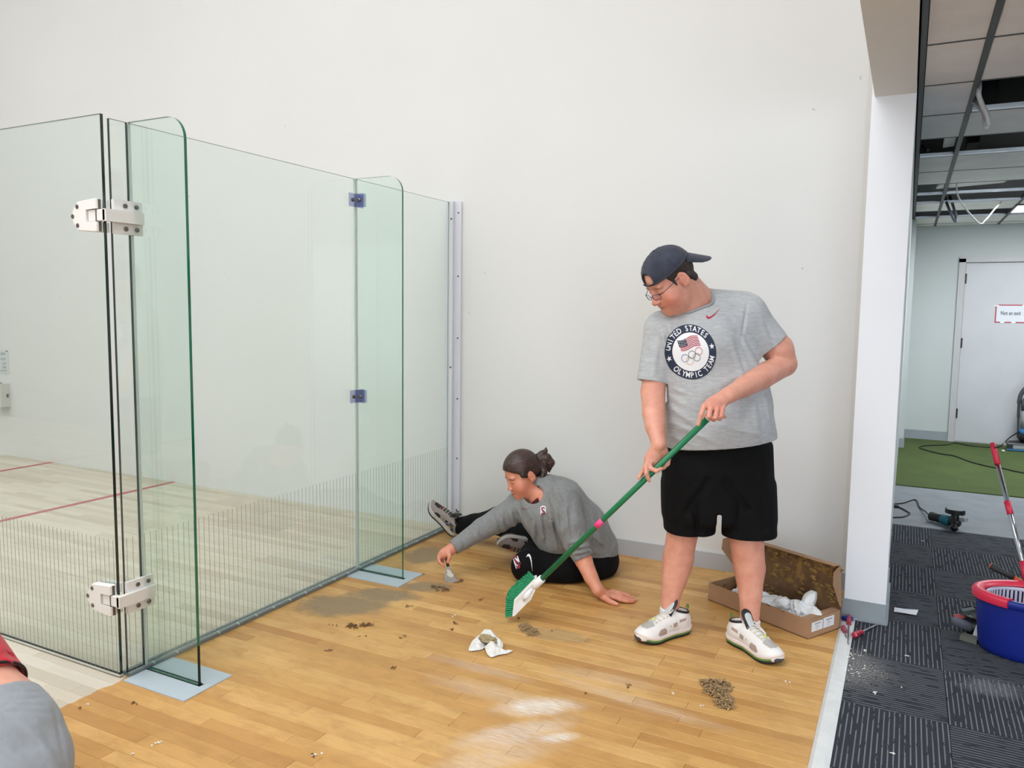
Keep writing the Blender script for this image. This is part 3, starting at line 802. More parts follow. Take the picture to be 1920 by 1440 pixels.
    def mesh(s, h, lo=None, hi=None, skip=None):
        b0, b1 = s.bounds()
        lo = b0 - 3 * h if lo is None else np.array(lo); hi = b1 + 3 * h if hi is None else np.array(hi)
        lo, D = s.grid(lo, hi, h)
        return surface_nets(lo, D, h, skip)
def surface_nets(lo, D, h, skip=None):
    S = D < 0
    c = S[:-1, :-1, :-1].astype(np.int8)
    acc = np.zeros(tuple(n - 1 for n in D.shape), np.int8)
    for dx in (0, 1):
        for dy in (0, 1):
            for dz in (0, 1): acc += S[dx:dx + acc.shape[0], dy:dy + acc.shape[1], dz:dz + acc.shape[2]]
    act = (acc > 0) & (acc < 8)
    idx = np.argwhere(act); n = len(idx)
    if n == 0: return np.zeros((0, 3)), np.zeros((0, 4), int)
    vid = np.full(act.shape, -1, np.int32); vid[act] = np.arange(n)
    pos = np.zeros((n, 3)); w = np.zeros(n)
    cv = {}
    for dx in (0, 1):
        for dy in (0, 1):
            for dz in (0, 1): cv[dx, dy, dz] = D[idx[:, 0] + dx, idx[:, 1] + dy, idx[:, 2] + dz]
    ks = list(cv)
    for a in ks:
        for ax in range(3):
            if a[ax] == 0:
                b = list(a); b[ax] = 1; b = tuple(b)
                va, vb = cv[a], cv[b]; m = (va < 0) != (vb < 0)
                t = np.where(m, va / np.where(m, va - vb, 1), 0)
                p = np.tile(np.array(a, float), (n, 1)); p[:, ax] += t
                pos[m] += p[m]; w[m] += 1
    V = lo + h * (idx + pos / w[:, None])
    Q = []
    for ax in range(3):
        o = [i for i in range(3) if i != ax]
        sl0 = [slice(None)] * 3; sl1 = [slice(None)] * 3; sl0[ax] = slice(0, -1); sl1[ax] = slice(1, None)
        a, b = S[tuple(sl0)], S[tuple(sl1)]; e = np.argwhere(a != b)
        e = e[(e[:, o[0]] > 0) & (e[:, o[1]] > 0) & (e[:, o[0]] < D.shape[o[0]] - 1) & (e[:, o[1]] < D.shape[o[1]] - 1)]
        if len(e) == 0: continue
        ins = S[e[:, 0], e[:, 1], e[:, 2]]
        q = []
        for d0, d1 in ((-1, -1), (0, -1), (0, 0), (-1, 0)):
            f = e.copy(); f[:, o[0]] += d0; f[:, o[1]] += d1; q.append(vid[f[:, 0], f[:, 1], f[:, 2]])
        q = np.stack(q, 1)
        flip = ins if ax != 1 else ~ins
        q[~flip] = q[~flip][:, ::-1]
        Q.append(q)
    Q = np.concatenate(Q)
    Q = Q[(Q >= 0).all(1)]
    if skip is not None:
        for (l, u) in skip:
            ce = V[Q].mean(1); Q = Q[~((ce > np.array(l)) & (ce < np.array(u))).all(1)]
        us = np.unique(Q); rm = np.full(len(V), -1); rm[us] = np.arange(len(us)); V = V[us]; Q = rm[Q]
    return V, Q
def np_mesh(name, V, Q, mats, smooth=True, relax=0):
    V = np.array(V, float)
    me = bpy.data.meshes.new(name)
    me.vertices.add(len(V)); me.vertices.foreach_set('co', V.ravel())
    nq = len(Q); me.loops.add(nq * 4); me.loops.foreach_set('vertex_index', Q.ravel().astype(np.int32))
    me.polygons.add(nq); me.polygons.foreach_set('loop_start', np.arange(0, nq * 4, 4, dtype=np.int32))
    try: me.polygons.foreach_set('loop_total', np.full(nq, 4, np.int32))
    except Exception: pass
    if not isinstance(mats, (list, tuple)): mats = [mats]
    for m in mats: me.materials.append(m)
    me.update(calc_edges=True); me.validate()
    if smooth: me.polygons.foreach_set('use_smooth', [True] * len(me.polygons))
    return me
def lap(V, Q, it=1, f=0.5):
    """light smoothing that takes off the voxel stair-steps"""
    E = np.concatenate([Q[:, [0, 1]], Q[:, [1, 2]], Q[:, [2, 3]], Q[:, [3, 0]]])
    for _ in range(it):
        S = np.zeros_like(V); N = np.zeros(len(V))
        for c_ in range(3):
            S[:, c_] = np.bincount(E[:, 0], V[E[:, 1], c_], len(V)) + np.bincount(E[:, 1], V[E[:, 0], c_], len(V))
        N = np.bincount(E[:, 0], minlength=len(V)) + np.bincount(E[:, 1], minlength=len(V))
        V = V * (1 - f) + f * S / np.maximum(N, 1)[:, None]
    return V
def sdf_obj(name, s, h, m, parent, regions=None, col=None, it=1):
    """regions: finer boxes [(lo,hi,h)] meshed on their own and left out of the coarse pass"""
    Vs, Qs = [], []; off = 0
    jobs = [(None, None, h, [(np.array(l) + hh, np.array(u) - hh) for l, u, hh in (regions or [])] or None)] + [(l, u, hh, None) for l, u, hh in (regions or [])]
    for l, u, hh, sk in jobs:
        V, Q = s.mesh(hh, l, u, sk)
        if len(V) == 0: continue
        V = lap(V, Q, it); Vs.append(V); Qs.append(Q + off); off += len(V)
    V = np.concatenate(Vs); Q = np.concatenate(Qs)
    me = np_mesh(name, V, Q, m)
    if col is not None and len(me.vertices) == len(V):
        a = me.color_attributes.new('tint', 'FLOAT_COLOR', 'POINT')
        a.data.foreach_set('color', np.concatenate([col(V), np.ones((len(V), 1))], 1).ravel())
    o = link(name, me, parent)
    return o
def rotm(ax, deg):
    a = math.radians(deg); c, s_ = math.cos(a), math.sin(a)
    return np.array({'x': [[1, 0, 0], [0, c, -s_], [0, s_, c]], 'y': [[c, 0, s_], [0, 1, 0], [-s_, 0, c]], 'z': [[c, -s_, 0], [s_, c, 0], [0, 0, 1]]}[ax])
HR = np.array([CR[0], CR[1], 0]); HR /= np.linalg.norm(HR)          # level, across the view
HW = np.array([-HR[1], HR[0], 0])                                   # level, away from the camera
UPV = np.array([0, 0, 1.0])
def head_frame(yaw, pitch, roll=0.0):
    """columns: person's right, forward, up. yaw 0 faces the camera, positive turns to picture left"""
    y = math.radians(yaw); p = math.radians(pitch)
    fwd = (-math.sin(y) * HR - math.cos(y) * HW) * math.cos(p) - math.sin(p) * UPV
    side = np.cross(fwd, UPV); side /= np.linalg.norm(side)
    up = np.cross(side, fwd)
    r = math.radians(roll)
    s2 = math.cos(r) * side + math.sin(r) * up; u2 = -math.sin(r) * side + math.cos(r) * up
    return np.stack([s2, fwd, u2], 1)

def skin_mat(name, base, red):
    m, nt, b = nmat(name)
    a = nd(nt, 'ShaderNodeAttribute', attribute_name='tint').outputs['Color']
    oc = nd(nt, 'ShaderNodeTexCoord').outputs['Object']
    f = noise(nt, oc, 22, 4, 0.6)
    c = ramp(nt, f, [(0.3, lin(base)), (0.7, lin(red))])
    c = mixc(nt, 1.0, c, a, 'MULTIPLY')
    nt.links.new(c, b.inputs['Base Color']); b.inputs['Roughness'].default_value = 0.48
    b.inputs['Subsurface Weight'].default_value = 0.12; b.inputs['Subsurface Radius'].default_value = (0.01, 0.004, 0.002); b.inputs['Subsurface Scale'].default_value = 0.6
    bump(nt, b, noise(nt, oc, 260, 3), 0.12, 0.0008)
    return m
def fabric_mat(name, col, var=0.12, vs=60, stretch=(1, 1, 1), rough=0.85, bmp=0.35, fold=0.0, fscale=9.0, sheen=0.15):
    m, nt, b = nmat(name); c = lin(col)
    oc = nd(nt, 'ShaderNodeTexCoord').outputs['Object']
    f = noise(nt, mapping(nt, oc, scale=stretch), vs, 4, 0.7)
    nt.links.new(ramp(nt, f, [(0.32, tuple(x * (1 - var) for x in c)), (0.68, tuple(min(1, x * (1 + var)) for x in c))]), b.inputs['Base Color'])
    b.inputs['Roughness'].default_value = rough; b.inputs['Specular IOR Level'].default_value = 0.2
    b.inputs['Sheen Weight'].default_value = sheen
    n1 = nd(nt, 'ShaderNodeBump'); n1.inputs['Strength'].default_value = bmp; n1.inputs['Distance'].default_value = 0.001
    nt.links.new(noise(nt, oc, 700, 2), n1.inputs['Height'])
    if fold > 0:
        n2 = nd(nt, 'ShaderNodeBump'); n2.inputs['Strength'].default_value = fold; n2.inputs['Distance'].default_value = 0.02
        nt.links.new(noise(nt, mapping(nt, oc, scale=(1, 1, 0.55)), fscale, 2, 0.45, 1.2), n2.inputs['Height'])
        nt.links.new(n2.outputs[0], n1.inputs['Normal'])
    nt.links.new(n1.outputs[0], b.inputs['Normal'])
    return m
def add_head(s, R, c, fat=0.0, sc=1.0, female=False):
    """continuous head: skull, jaw, cheeks, nose, brow, lids, lips, ears"""
    s.frame(R * sc if False else R, c)
    e = lambda q: tuple(sc * x for x in q)
    s.ell(e((0, -.012, .03)), e((.0765, .098, .092)), k=.02)
    s.ell(e((0, .03, -.04)), e((.063 + fat * .35, .064, .082)), k=.03)
    s.ell(e((0, .035, -.085)), e((.05 + fat * .5, .056, .043)), k=.03)
    s.ell(e((0, .08, -.104)), e((.02, .016, .018)), k=.025)
    for sg in (-1, 1):
        s.ell(e((sg * .039, .056, -.047)), e((.028 + fat * .3, .029, .034)), k=.025)
        s.ell(e((sg * .034, .074, .019)), e((.022, .012, .0085)), k=.012)      # brow
        s.ell(e((sg * .032, .0925, -.001)), e((.0135, .010, .0085)), k=.010, op='s')  # socket
        s.ell(e((sg * .032, .0735, -.003)), e((.0165, .0135, .0125)), k=.004)  # lids, nearly closed: looking down
        s.cone(e((sg * .020, .0862, -.0075)), e((sg * .044, .0800, -.0080)), .0018 * sc, .0016 * sc, k=.002)  # lash line
    nz_ = -.010 if female else 0.0
    s.cone(e((0, .088 + nz_ * .4, .004)), e((0, .1085 + nz_, -.034)), .0085 * sc, (.0105 if female else .0125) * sc, k=.010)
    s.ell(e((0, .1105 + nz_, -.036)), e((.0100 if female else .0115, .0095, .0090)), k=.006)
    for sg in (-1, 1): s.ell(e((sg * .0115, .1015, -.0395)), e((.0075, .010, .0075)), k=.005)
    for sg in (-1, 1): s.ell(e((sg * .006, .1045, -.0475)), e((.0032, .0045, .0022)), k=.002, op='s')
    s.chain([e((-.023, .083, -.068)), e((-.008, .0965, -.0645)), e((.008, .0965, -.0645)), e((.023, .083, -.068))], [.003 * sc, .0052 * sc, .0052 * sc, .003 * sc], k=.004)
    s.chain([e((-.020, .083, -.071)), e((0, .0955, -.0755)), e((.020, .083, -.071))], [.003 * sc, .0062 * sc, .003 * sc], k=.004)
    s.chain([e((-.023, .0915, -.0695)), e((0, .1035, -.0698)), e((.023, .0915, -.0695))], [.0012 * sc, .0016 * sc, .0012 * sc], k=.002, op='s')
    for sg in (-1, 1):
        Re = rotm('z', sg * 18) @ rotm('x', -12)
        s.ell(e((sg * .081, -.016, -.012)), e((.0085, .0205, .034)), k=.006, R=Re)
        s.ell(e((sg * .0895, -.012, -.008)), e((.0055, .012, .021)), k=.004, op='s', R=Re)
        s.ell(e((sg * .084, -.011, -.010)), e((.0035, .006, .010)), k=.003, R=Re)
        s.ell(e((sg * .079, -.009, -.036)), e((.0055, .009, .009)), k=.006)
    return s
def head_tint(V, R, c, sc=1.0, rosy=1.0):
    """natural colour of lips, cheeks, nose, ears, brows"""
    L = (V - c) @ R / sc
    t = np.ones((len(V), 3))
    def g(p, r): return np.exp(-(((L - np.array(p)) / np.array(r)) ** 2).sum(1))[:, None]
    for sg in (-1, 1):
        t *= 1 - rosy * g((sg * .050, .06, -.050), (.026, .04, .028)) * np.array([.07, .42, .40])
        t *= 1 - rosy * .8 * g((sg * .08, -.014, -.012), (.015, .025, .035)) * np.array([.03, .22, .2])
        t *= 1 - g((sg * .034, .086, .019), (.021, .03, .0050)) * np.array([.66, .72, .76])
        t *= 1 - g((sg * .032, .0865, -.0085), (.014, .012, .0036)) * np.array([.66, .7, .7])
        t *= 1 - .5 * g((sg * .032, .086, -.002), (.016, .012, .008)) * np.array([.12, .25, .25])
    t *= 1 - rosy * g((0, .112, -.036), (.018, .018, .018)) * np.array([.04, .25, .25])
    t *= 1 - g((0, .097, -.070), (.021, .012, .0075)) * np.array([.14, .42, .38])
    t *= 1 - g((0, .098, -.0697), (.022, .016, .0026)) * np.array([.6, .7, .7])
    return t
# ------------------------------------------------------------------ flat print laid onto cloth
def bvh_of(o):
    me = o.data; off = ORG[o.name]
    return BVHTree.FromPolygons([Vector(np.array(v.co) + off) for v in me.vertices], [tuple(p.vertices) for p in me.polygons])
def lay(name, V2, F2, bvh, org, U, V, N, m, parent, lift=0.0012, maxd=0.6):
    """2D shape (u,v) at org projected along N onto a surface, lifted off it by a hair"""
    out = []; last = None
    for u, v in V2:
        p = Vector(np.array(org) + u * np.array(U) + v * np.array(V) - 0.3 * np.array(N))
        hit, nrm, _, _ = bvh.ray_cast(p, Vector(N), maxd)
        if hit is None: out.append(None); continue
        if nrm.dot(Vector(N)) > 0: nrm = -nrm
        out.append(np.array(hit) + np.array(nrm) * lift)
    ok = [o is not None for o in out]
    pts = [o if o is not None else np.zeros(3) for o in out]
    fs = [f for f in F2 if all(ok[i] for i in f)]
    if not fs: return None
    us = sorted({i for f in fs for i in f}); rm = {j: i for i, j in enumerate(us)}
    mb = MB().add([pts[i] for i in us], [tuple(rm[i] for i in f) for f in fs])
    return mb.build(name, m, parent, smooth=True)
def g_ring(r0, r1, n=48, rows=5, sx=1.0):
    V, F = [], []
    for j in range(rows + 1):
        r = r0 + (r1 - r0) * j / rows
        for i in range(n): V.append((r * math.cos(2 * PI * i / n) * sx, r * math.sin(2 * PI * i / n)))
    for j in range(rows):
        for i in range(n): F.append((j * n + i, j * n + (i + 1) % n, (j + 1) * n + (i + 1) % n, (j + 1) * n + i))
    return V, F
def g_poly(pts, res=0.006):
    """filled polygon, finely triangulated"""
    bm = bmesh.new()
    vs = [bm.verts.new((x, y, 0)) for x, y in pts]
    f = bm.faces.new(vs); f.normal_update(); bmesh.ops.triangulate(bm, faces=[f])
    for _ in range(4):
        es = [e for e in bm.edges if e.calc_length() > res]
        if not es: break
        bmesh.ops.subdivide_edges(bm, edges=es, cuts=1); bmesh.ops.triangulate(bm, faces=bm.faces[:])
    V = [(v.co.x, v.co.y) for v in bm.verts]; bm.verts.index_update(); F = [tuple(v.index for v in f.verts) for f in bm.faces]
    bm.free(); return V, F
_txt = {}
def g_text(ch, size, bold=0.0):
    key = (ch, bold)
    if key not in _txt:
        c = bpy.data.curves.new('t', 'FONT'); c.body = ch; c.size = 1.0; c.align_x = 'CENTER'; c.align_y = 'CENTER'; c.fill_mode = 'FRONT'; c.offset = bold; c.resolution_u = 4
        o = bpy.data.objects.new('t', c); COL.objects.link(o)
        dg = bpy.context.evaluated_depsgraph_get(); dg.update()
        me = bpy.data.meshes.new_from_object(o.evaluated_get(dg))
        bm = bmesh.new(); bm.from_mesh(me); bmesh.ops.triangulate(bm, faces=bm.faces[:])
        for _ in range(3):
            es = [e for e in bm.edges if e.calc_length() > .16]
            if not es: break
            bmesh.ops.subdivide_edges(bm, edges=es, cuts=1); bmesh.ops.triangulate(bm, faces=bm.faces[:])
        bm.verts.index_update(); V = [(v.co.x, v.co.y) for v in bm.verts]; F = [tuple(v.index for v in f.verts) for f in bm.faces]; bm.free()
        bpy.data.objects.remove(o); bpy.data.curves.remove(c); bpy.data.meshes.remove(me)
        _txt[key] = (V, F)
    V, F = _txt[key]
    return [(x * size, y * size) for x, y in V], F
def arc_text(word, r, a_mid, step, size, flip=False, bold=0.02, squash=0.8):
    V, F = [], []; n = len(word)
    for i, ch in enumerate(word):
        if ch == ' ': continue
        a = a_mid + ((i - (n - 1) / 2) * step) * (1 if flip else -1)
        v, f = g_text(ch, size, bold); b = len(V)
        ro = a + PI / 2 if flip else a - PI / 2
        for x, y in v:
            x *= squash
            V.append((r * math.cos(a) + x * math.cos(ro) - y * math.sin(ro), r * math.sin(a) + x * math.sin(ro) + y * math.cos(ro)))
        F += [tuple(b + k for k in q) for q in f]
    return V, F
def xf2(VF, sc=1.0, rot=0.0, dx=0.0, dy=0.0):
    V, F = VF; c, s_ = math.cos(rot), math.sin(rot)
    return [(sc * (x * c - y * s_) + dx, sc * (x * s_ + y * c) + dy) for x, y in V], F
def cat2(lst):
    V, F = [], []
    for v, f in lst:
        b = len(V); V += list(v); F += [tuple(b + i for i in q) for q in f]
    return V, F
def star2(r, dx=0, dy=0, rot=0):
    return xf2(g_poly([(r * (1 if k % 2 == 0 else 0.42) * math.sin(k * PI / 5), r * (1 if k % 2 == 0 else 0.42) * math.cos(k * PI / 5)) for k in range(10)]), 1, rot, dx, dy)
def swoosh(L):
    up = [(0, .0), (.04, -.055), (.13, -.075), (.26, -.045), (.5, .045), (.78, .16), (1.0, .25)]
    lo = [(1.0, .25), (.7, .075), (.42, -.075), (.24, -.15), (.11, -.17), (.02, -.13), (-.02, -.06)]
    p0 = [(.045, .12), (.0, .04), (-.025, -.05), (.0, -.12), (.08, -.16), (.2, -.145), (.38, -.08), (.68, .075), (1.0, .25), (.72, .125), (.45, .01), (.26, -.045), (.15, -.06), (.085, -.035), (.055, .01), (.04, .06)]
    return xf2(g_poly([(x, y) for x, y in p0], 0.05), L)
def lerp(a, b, t): return np.array(a) * (1 - t) + np.array(b) * t

# ------------------------------------------------------------------ sneakers
def sole_outline(L, W, n=40, grow=0.0):
    xs = [0, .04, .12, .25, .42, .58, .72, .84, .93, .98, 1.0]
    hi = [0.0, .24, .37, .40, .37, .42, .50, .47, .34, .18, 0.0]
    lo = [0.0, .24, .37, .38, .32, .40, .48, .46, .34, .18, 0.0]
    out = []
    for k in range(n):
        t = (1 - math.cos(PI * k / (n - 1))) / 2; out.append((t * L, -np.interp(t, xs, lo) * W))
    for k in range(n - 2, 0, -1):
        t = (1 - math.cos(PI * k / (n - 1))) / 2; out.append((t * L, np.interp(t, xs, hi) * W))
    c = np.array([L / 2, 0])
    if grow: out = [tuple(np.array(p) + grow * (np.array(p) - c) / max(1e-6, np.linalg.norm(np.array(p) - c))) for p in out]
    return out
def sole_layer(fr, c, L, W, z0, z1, lift, grow=0.0, x0=None, bulge=0.002):
    """one layer of a sole, curved up at the toe by lift"""
    ol = sole_outline(L, W, grow=grow); n = len(ol); R = np.array(fr)
    def up(x): t = max(0, x / L - .72) / .28; h = max(0, .10 - x / L) / .1; return lift * t * t + lift * .35 * h * h
    vs = []
    rows = [(z0, 0), (z0 * .7 + z1 * .3, bulge), (z0 * .3 + z1 * .7, bulge), (z1, 0)]
    cc = np.array([L / 2, 0])
    for z, g in rows:
        for p in ol:
            d = np.array(p) - cc; d = d / max(1e-6, np.linalg.norm(d)); q = np.array(p) + g * d
            vs.append(R @ np.array([q[0], q[1], z + up(q[0])]) + c)
    fs = []
    for k in range(3):
        for i in range(n): fs.append((k * n + i, k * n + (i + 1) % n, (k + 1) * n + (i + 1) % n, (k + 1) * n + i))
    for b0, rev in ((0, True), (3 * n, False)):
        for i in range(n // 2):
            a, b = i, (n - i) % n; a2, b2 = i + 1, (n - i - 1) % n
            q = [a, a2, b2, b] if len({a, a2, b2, b}) == 4 else list(dict.fromkeys([a, a2, b2, b]))
            if len(q) >= 3: fs.append(tuple(b0 + k for k in (q[::-1] if rev else q)))
    return MB().add(vs, fs)
def shoe(person, fr, c, st, L=0.295, W=0.105):
    """fr: columns forward, left, up; c: heel point on the sole's underside"""
    fr = np.array(fr, float); s = SDF(); s.frame(fr, c)
    k = L / 0.295
    E_ = lambda *q: tuple(k * x for x in q)
    s.ell(E_(.215, .0, .036), E_(.082, .050, .040), k=.02)
    s.ell(E_(.255, .002, .030), E_(.042, .040, .026), k=.02)
    s.cone(E_(.075, 0, .062), E_(.19, 0, .048), .043 * k, .040 * k, k=.02)
    s.ell(E_(.048, 0, .050), E_(.050, .041, .050), k=.02)
    s.cone(E_(.055, 0, .075), E_(.058, 0, .103), .037 * k, .038 * k, k=.02)
    s.cone(E_(.115, 0, .075), E_(.16, 0, .068), .030 * k, .026 * k, k=.02)
    s.plane((0, 0, .016), (0, 0, -1), np.array(c) - .5, np.array(c) + .5)
    s.plane(E_(.058, 0, .108), (-.25, 0, 1), np.array(c) - .5, np.array(c) + .5, k=.006)
    s.cone(E_(.058, 0, .10), E_(.062, 0, .15), .029 * k, .033 * k, k=.006, op='s')
    up = sdf_obj('shoe', s, .0042, M[st['upper']], person, it=2)
    w = lambda *q: fr @ np.array(E_(*q)) + c
    sole_layer(fr, c, L * 1.0, W, 0.0, .010, .018).build('outsole', M[st['out']], up, angle=40)
    sole_layer(fr, c, L * 1.0, W, .010, .020, .018, grow=.002).build('cushion', M[st['cushion']], up, angle=40)
    sole_layer(fr, c, L * 1.0, W, .019, .034, .018, grow=.004, bulge=.003).build('midsole', M[st['mid']], up, angle=40)
    # tongue and collar padding
    t = SDF(); t.frame(fr, c)
    t.cone(E_(.135, 0, .088), E_(.098, 0, .142), .026 * k, .027 * k, k=.005, flat=((.8, 0, .55), .28))
    sdf_obj('tongue', t, .0035, M[st['tongue']], up)
    t2 = SDF(); t2.frame(fr, c)
    t2.cone(E_(.130, 0, .107), E_(.108, 0, .138), .017 * k, .019 * k, k=.005, flat=((.8, 0, .55), .25))
    sdf_obj('tongue_panel', t2, .0035, M[st['tonguep']], up)
    ring = [w(.058 + .040 * math.cos(a), .037 * math.sin(a), .1045 + .25 * .040 * math.cos(a)) for a in np.linspace(.55, 2 * PI - .55, 24)]
    MB().tube(ring, .0055 * k, 8).build('collar', M[st['collar']], up, smooth=True)
    # heel pull tab
    MB().tube(catmull([w(.014, 0, .088), w(.004, 0, .106), w(.009, 0, .120), w(.018, 0, .106)], 5), .004, 6, flat=.5).build('heel_tab', M[st['tab']], up, smooth=True)
    bv = bvh_of(up); fwd, lft, upv = fr[:, 0], fr[:, 1], fr[:, 2]
    def side(sg, ptsx, m, nm='side_panel', lift=.0012):
        V, F = g_poly([(k * x, k * z) for x, z in ptsx], .008)
        return lay(nm, V, F, bv, c + .16 * sg * lft, fwd, upv, -sg * lft, M[m], up, lift)
    def top(pts, m, nm='toe_panel', lift=.0012):
        V, F = g_poly([(k * x, k * y) for x, y in pts], .008)
        return lay(nm, V, F, bv, c + .25 * upv, fwd, lft, -upv, M[m], up, lift)
    for sg in (-1, 1):
        side(sg, [(.06, .072), (.095, .066), (.093, .078), (.058, .083)], st['panel'])
        side(sg, [(.108, .055), (.128, .050), (.130, .068), (.108, .073)], st['panel'])
        side(sg, [(.140, .058), (.147, .056), (.146, .066)], st['panel'])
        side(sg, [(.172, .036), (.215, .034), (.222, .042), (.205, .058), (.178, .060), (.170, .050)], st['panel'])
        if st.get('stripe'): side(sg, [(.03, .034), (.12, .034), (.10, .062), (.05, .07)], st['stripe'], 'side_stripe', .0018); side(sg, [(.06, .042), (.095, .042), (.085, .056), (.066, .056)], st['stripe2'], 'side_mark', .0026)
    top([(.222, -.026), (.262, -.020), (.270, 0), (.262, .020), (.222, .026), (.214, 0)], st['toep'])
    # rubber toe bumper
    tb = SDF(); tb.frame(fr, c); tb.ell(E_(.281, 0, .030), E_(.021, .030, .021), k=.004); tb.plane((0, 0, .016), (0, 0, -1), np.array(c) - .5, np.array(c) + .5); sdf_obj('toe_bumper', tb, .003, M[st['bumper']], up)
    # laces
    def srf(x, y):
        p = Vector(w(x, y, .25)); hit, *_ = bv.ray_cast(p, Vector(-upv), .5)
        return np.array(hit) + .003 * upv if hit else w(x, y, .07)
    for i in range(5):
        x = .118 + i * .021; sgn = 1 if i % 2 else -1
        MB().tube(catmull([srf(x, -.022), srf(x + .007, -.008), srf(x + .009, .008), srf(x + .002, .022)], 4), .0034 * k, 6, flat=.6).build('lace', M[st['lace']], up, smooth=True)
        MB().tube(catmull([srf(x + .01, .022), srf(x + .004, 0), srf(x + .012, -.022)], 4), .003 * k, 6, flat=.6).build('lace', M[st['lace']], up, smooth=True)
    kn = srf(.112, 0) + .006 * upv
    if st.get('loop'):
        for q in st['loop']:
            MB().tube(catmull([kn] + [kn + fr @ np.array(p) for p in q], 6), .0028 * k, 6).build('lace_loop', M[st['lace']], up, smooth=True)
    MB().lathe([(.0, 0), (.006, .001), (.007, .004), (.005, .007), (0, .008)], srf(.208, .0), upv, 10).build('lace_toggle', M[st['toggle']], up, smooth=True)
    return up
def foot_frame(direction, tilt=0.0):
    f = np.array([direction[0], direction[1], 0.0]); f /= np.linalg.norm(f); l = np.cross(UPV, f)
    return np.stack([f, l, UPV], 1)
for k_, c_, r_ in (('sn_white', (232, 228, 226), .55), ('sn_pink', (228, 214, 210), .5), ('sn_green', (92, 138, 66), .3), ('sn_black', (24, 25, 28), .6), ('sn_grey', (176, 172, 168), .8), ('sn_tan', (170, 148, 138), .8), ('sn_lightgrey', (196, 198, 200), .7), ('sn_darkgrey', (72, 70, 74), .6), ('sn_lace', (222, 214, 202), .8), ('sn_lime', (206, 238, 96), .5),
                  ('ws_upper', (150, 138, 134), .8), ('ws_mid', (196, 190, 182), .6), ('ws_black', (36, 32, 34), .7), ('ws_orange', (232, 72, 40), .5), ('ws_blue', (38, 74, 112), .6), ('ws_yellow', (214, 168, 52), .6)):
    M[k_] = mat(k_, c_, r_, bmp=.15, bscale=500)

# ------------------------------------------------------------------ standing man
M['skin_m'] = skin_mat('skin_fair_rosy', (226, 166, 144), (213, 146, 126))
M['tee'] = fabric_mat('heather_grey_jersey', (178, 180, 183), var=.13, vs=26, stretch=(1, 1, 4), fold=.35, fscale=7)
M['shorts_black'] = fabric_mat('black_shorts_cloth', (8, 8, 10), var=.2, vs=40, fold=.3, fscale=8, sheen=0.0)
M['hair_m'] = mat('dark_brown_hair', (52, 40, 34), .6, var=.35, vscale=60, bmp=.8, bscale=240, bdist=.004)
M['cap'] = fabric_mat('faded_navy_cap', (58, 61, 74), var=.3, vs=14, bmp=.5)
M['cap_d'] = fabric_mat('cap_strap_black', (26, 28, 36), var=.1)
M['white_sock'] = fabric_mat('white_sock', (226, 226, 232), var=.05)
man = thing('person', (1.93, -.99, 0), 'standing man in grey t-shirt, black shorts and backwards dark cap holding a green brush pole', 'person')
s = SDF()
# legs
s.chain([at(1292, 880, 3.46), at(1279, 1002, 3.47), at(1271, 1047, 3.49), at(1265, 1082, 3.49), at(1257, 1122, 3.49), at(1256, 1160, 3.49)], [.085, .068, .067, .0565, .041, .040], k=.006)
s.chain([at(1398, 880, 3.42), at(1400, 1015, 3.40), at(1405, 1065, 3.41), at(1407, 1112, 3.40), at(1406, 1150, 3.39), at(1405, 1180, 3.39)], [.088, .073, .067, .0505, .041, .040], k=.006)
s.ell(at(1274, 1050, 3.52), (.055, .055, .09), k=.03); s.ell(at(1406, 1065, 3.44), (.055, .055, .09), k=.03)
# trunk under the clothes
s.cone(at(1345, 860, 3.42), at(1330, 720, 3.40), .13, .13, k=.05, flat=(HW, .8)); s.cone(at(1330, 720, 3.40), at(1318, 620, 3.37), .13, .11, k=.05, flat=(HW, .8))
s.cone(at(1245, 612, 3.38), at(1398, 592, 3.37), .05, .055, k=.04)
# arms
s.chain([at(1240, 612, 3.38), at(1224, 735, 3.37), at(1226, 775, 3.34), at(1229, 800, 3.29), at(1236, 834, 3.235)], [.055, .0525, .0495, .0435, .0295], k=.006)
s.chain([at(1408, 594, 3.37), at(1458, 655, 3.38), at(1470, 682, 3.38)], [.066, .064, .056], k=.02)
s.chain([at(1470, 684, 3.38), at(1428, 706, 3.29), at(1392, 727, 3.20), at(1366, 741, 3.135)], [.050, .054, .042, .032], k=.008)
# right hand
FR_ = .0088
s.cone(at(1236, 836, 3.235), at(1221, 861, 3.245), .030, .030, k=.012, flat=(HW, .62)); s.cone(at(1240, 845, 3.24), at(1229, 863, 3.245), .024, .024, k=.012, flat=(HW, .7))
for ch_ in ([(1224, 863, 3.243), (1218, 871, 3.222), (1221, 879, 3.197), (1231, 883, 3.192), (1240, 879, 3.203)], [(1216, 863, 3.238), (1211, 877, 3.203), (1212, 887, 3.196), (1217, 901, 3.200)],
            [(1213, 866, 3.245), (1207, 881, 3.248), (1197.5, 896, 3.245)], [(1214, 868, 3.258), (1207, 884, 3.268), (1201, 893, 3.262)]):
    n_ = len(ch_); s.chain([at(*q) for q in ch_], [.0105] + [FR_ + .0004] * (n_ - 2) + [FR_ - .0012], k=.0035)
s.chain([at(1245, 846, 3.235), at(1252, 860, 3.240), at(1251, 869, 3.236), at(1244, 877, 3.222)], [.017, .0125, .0112, .009], k=.006)
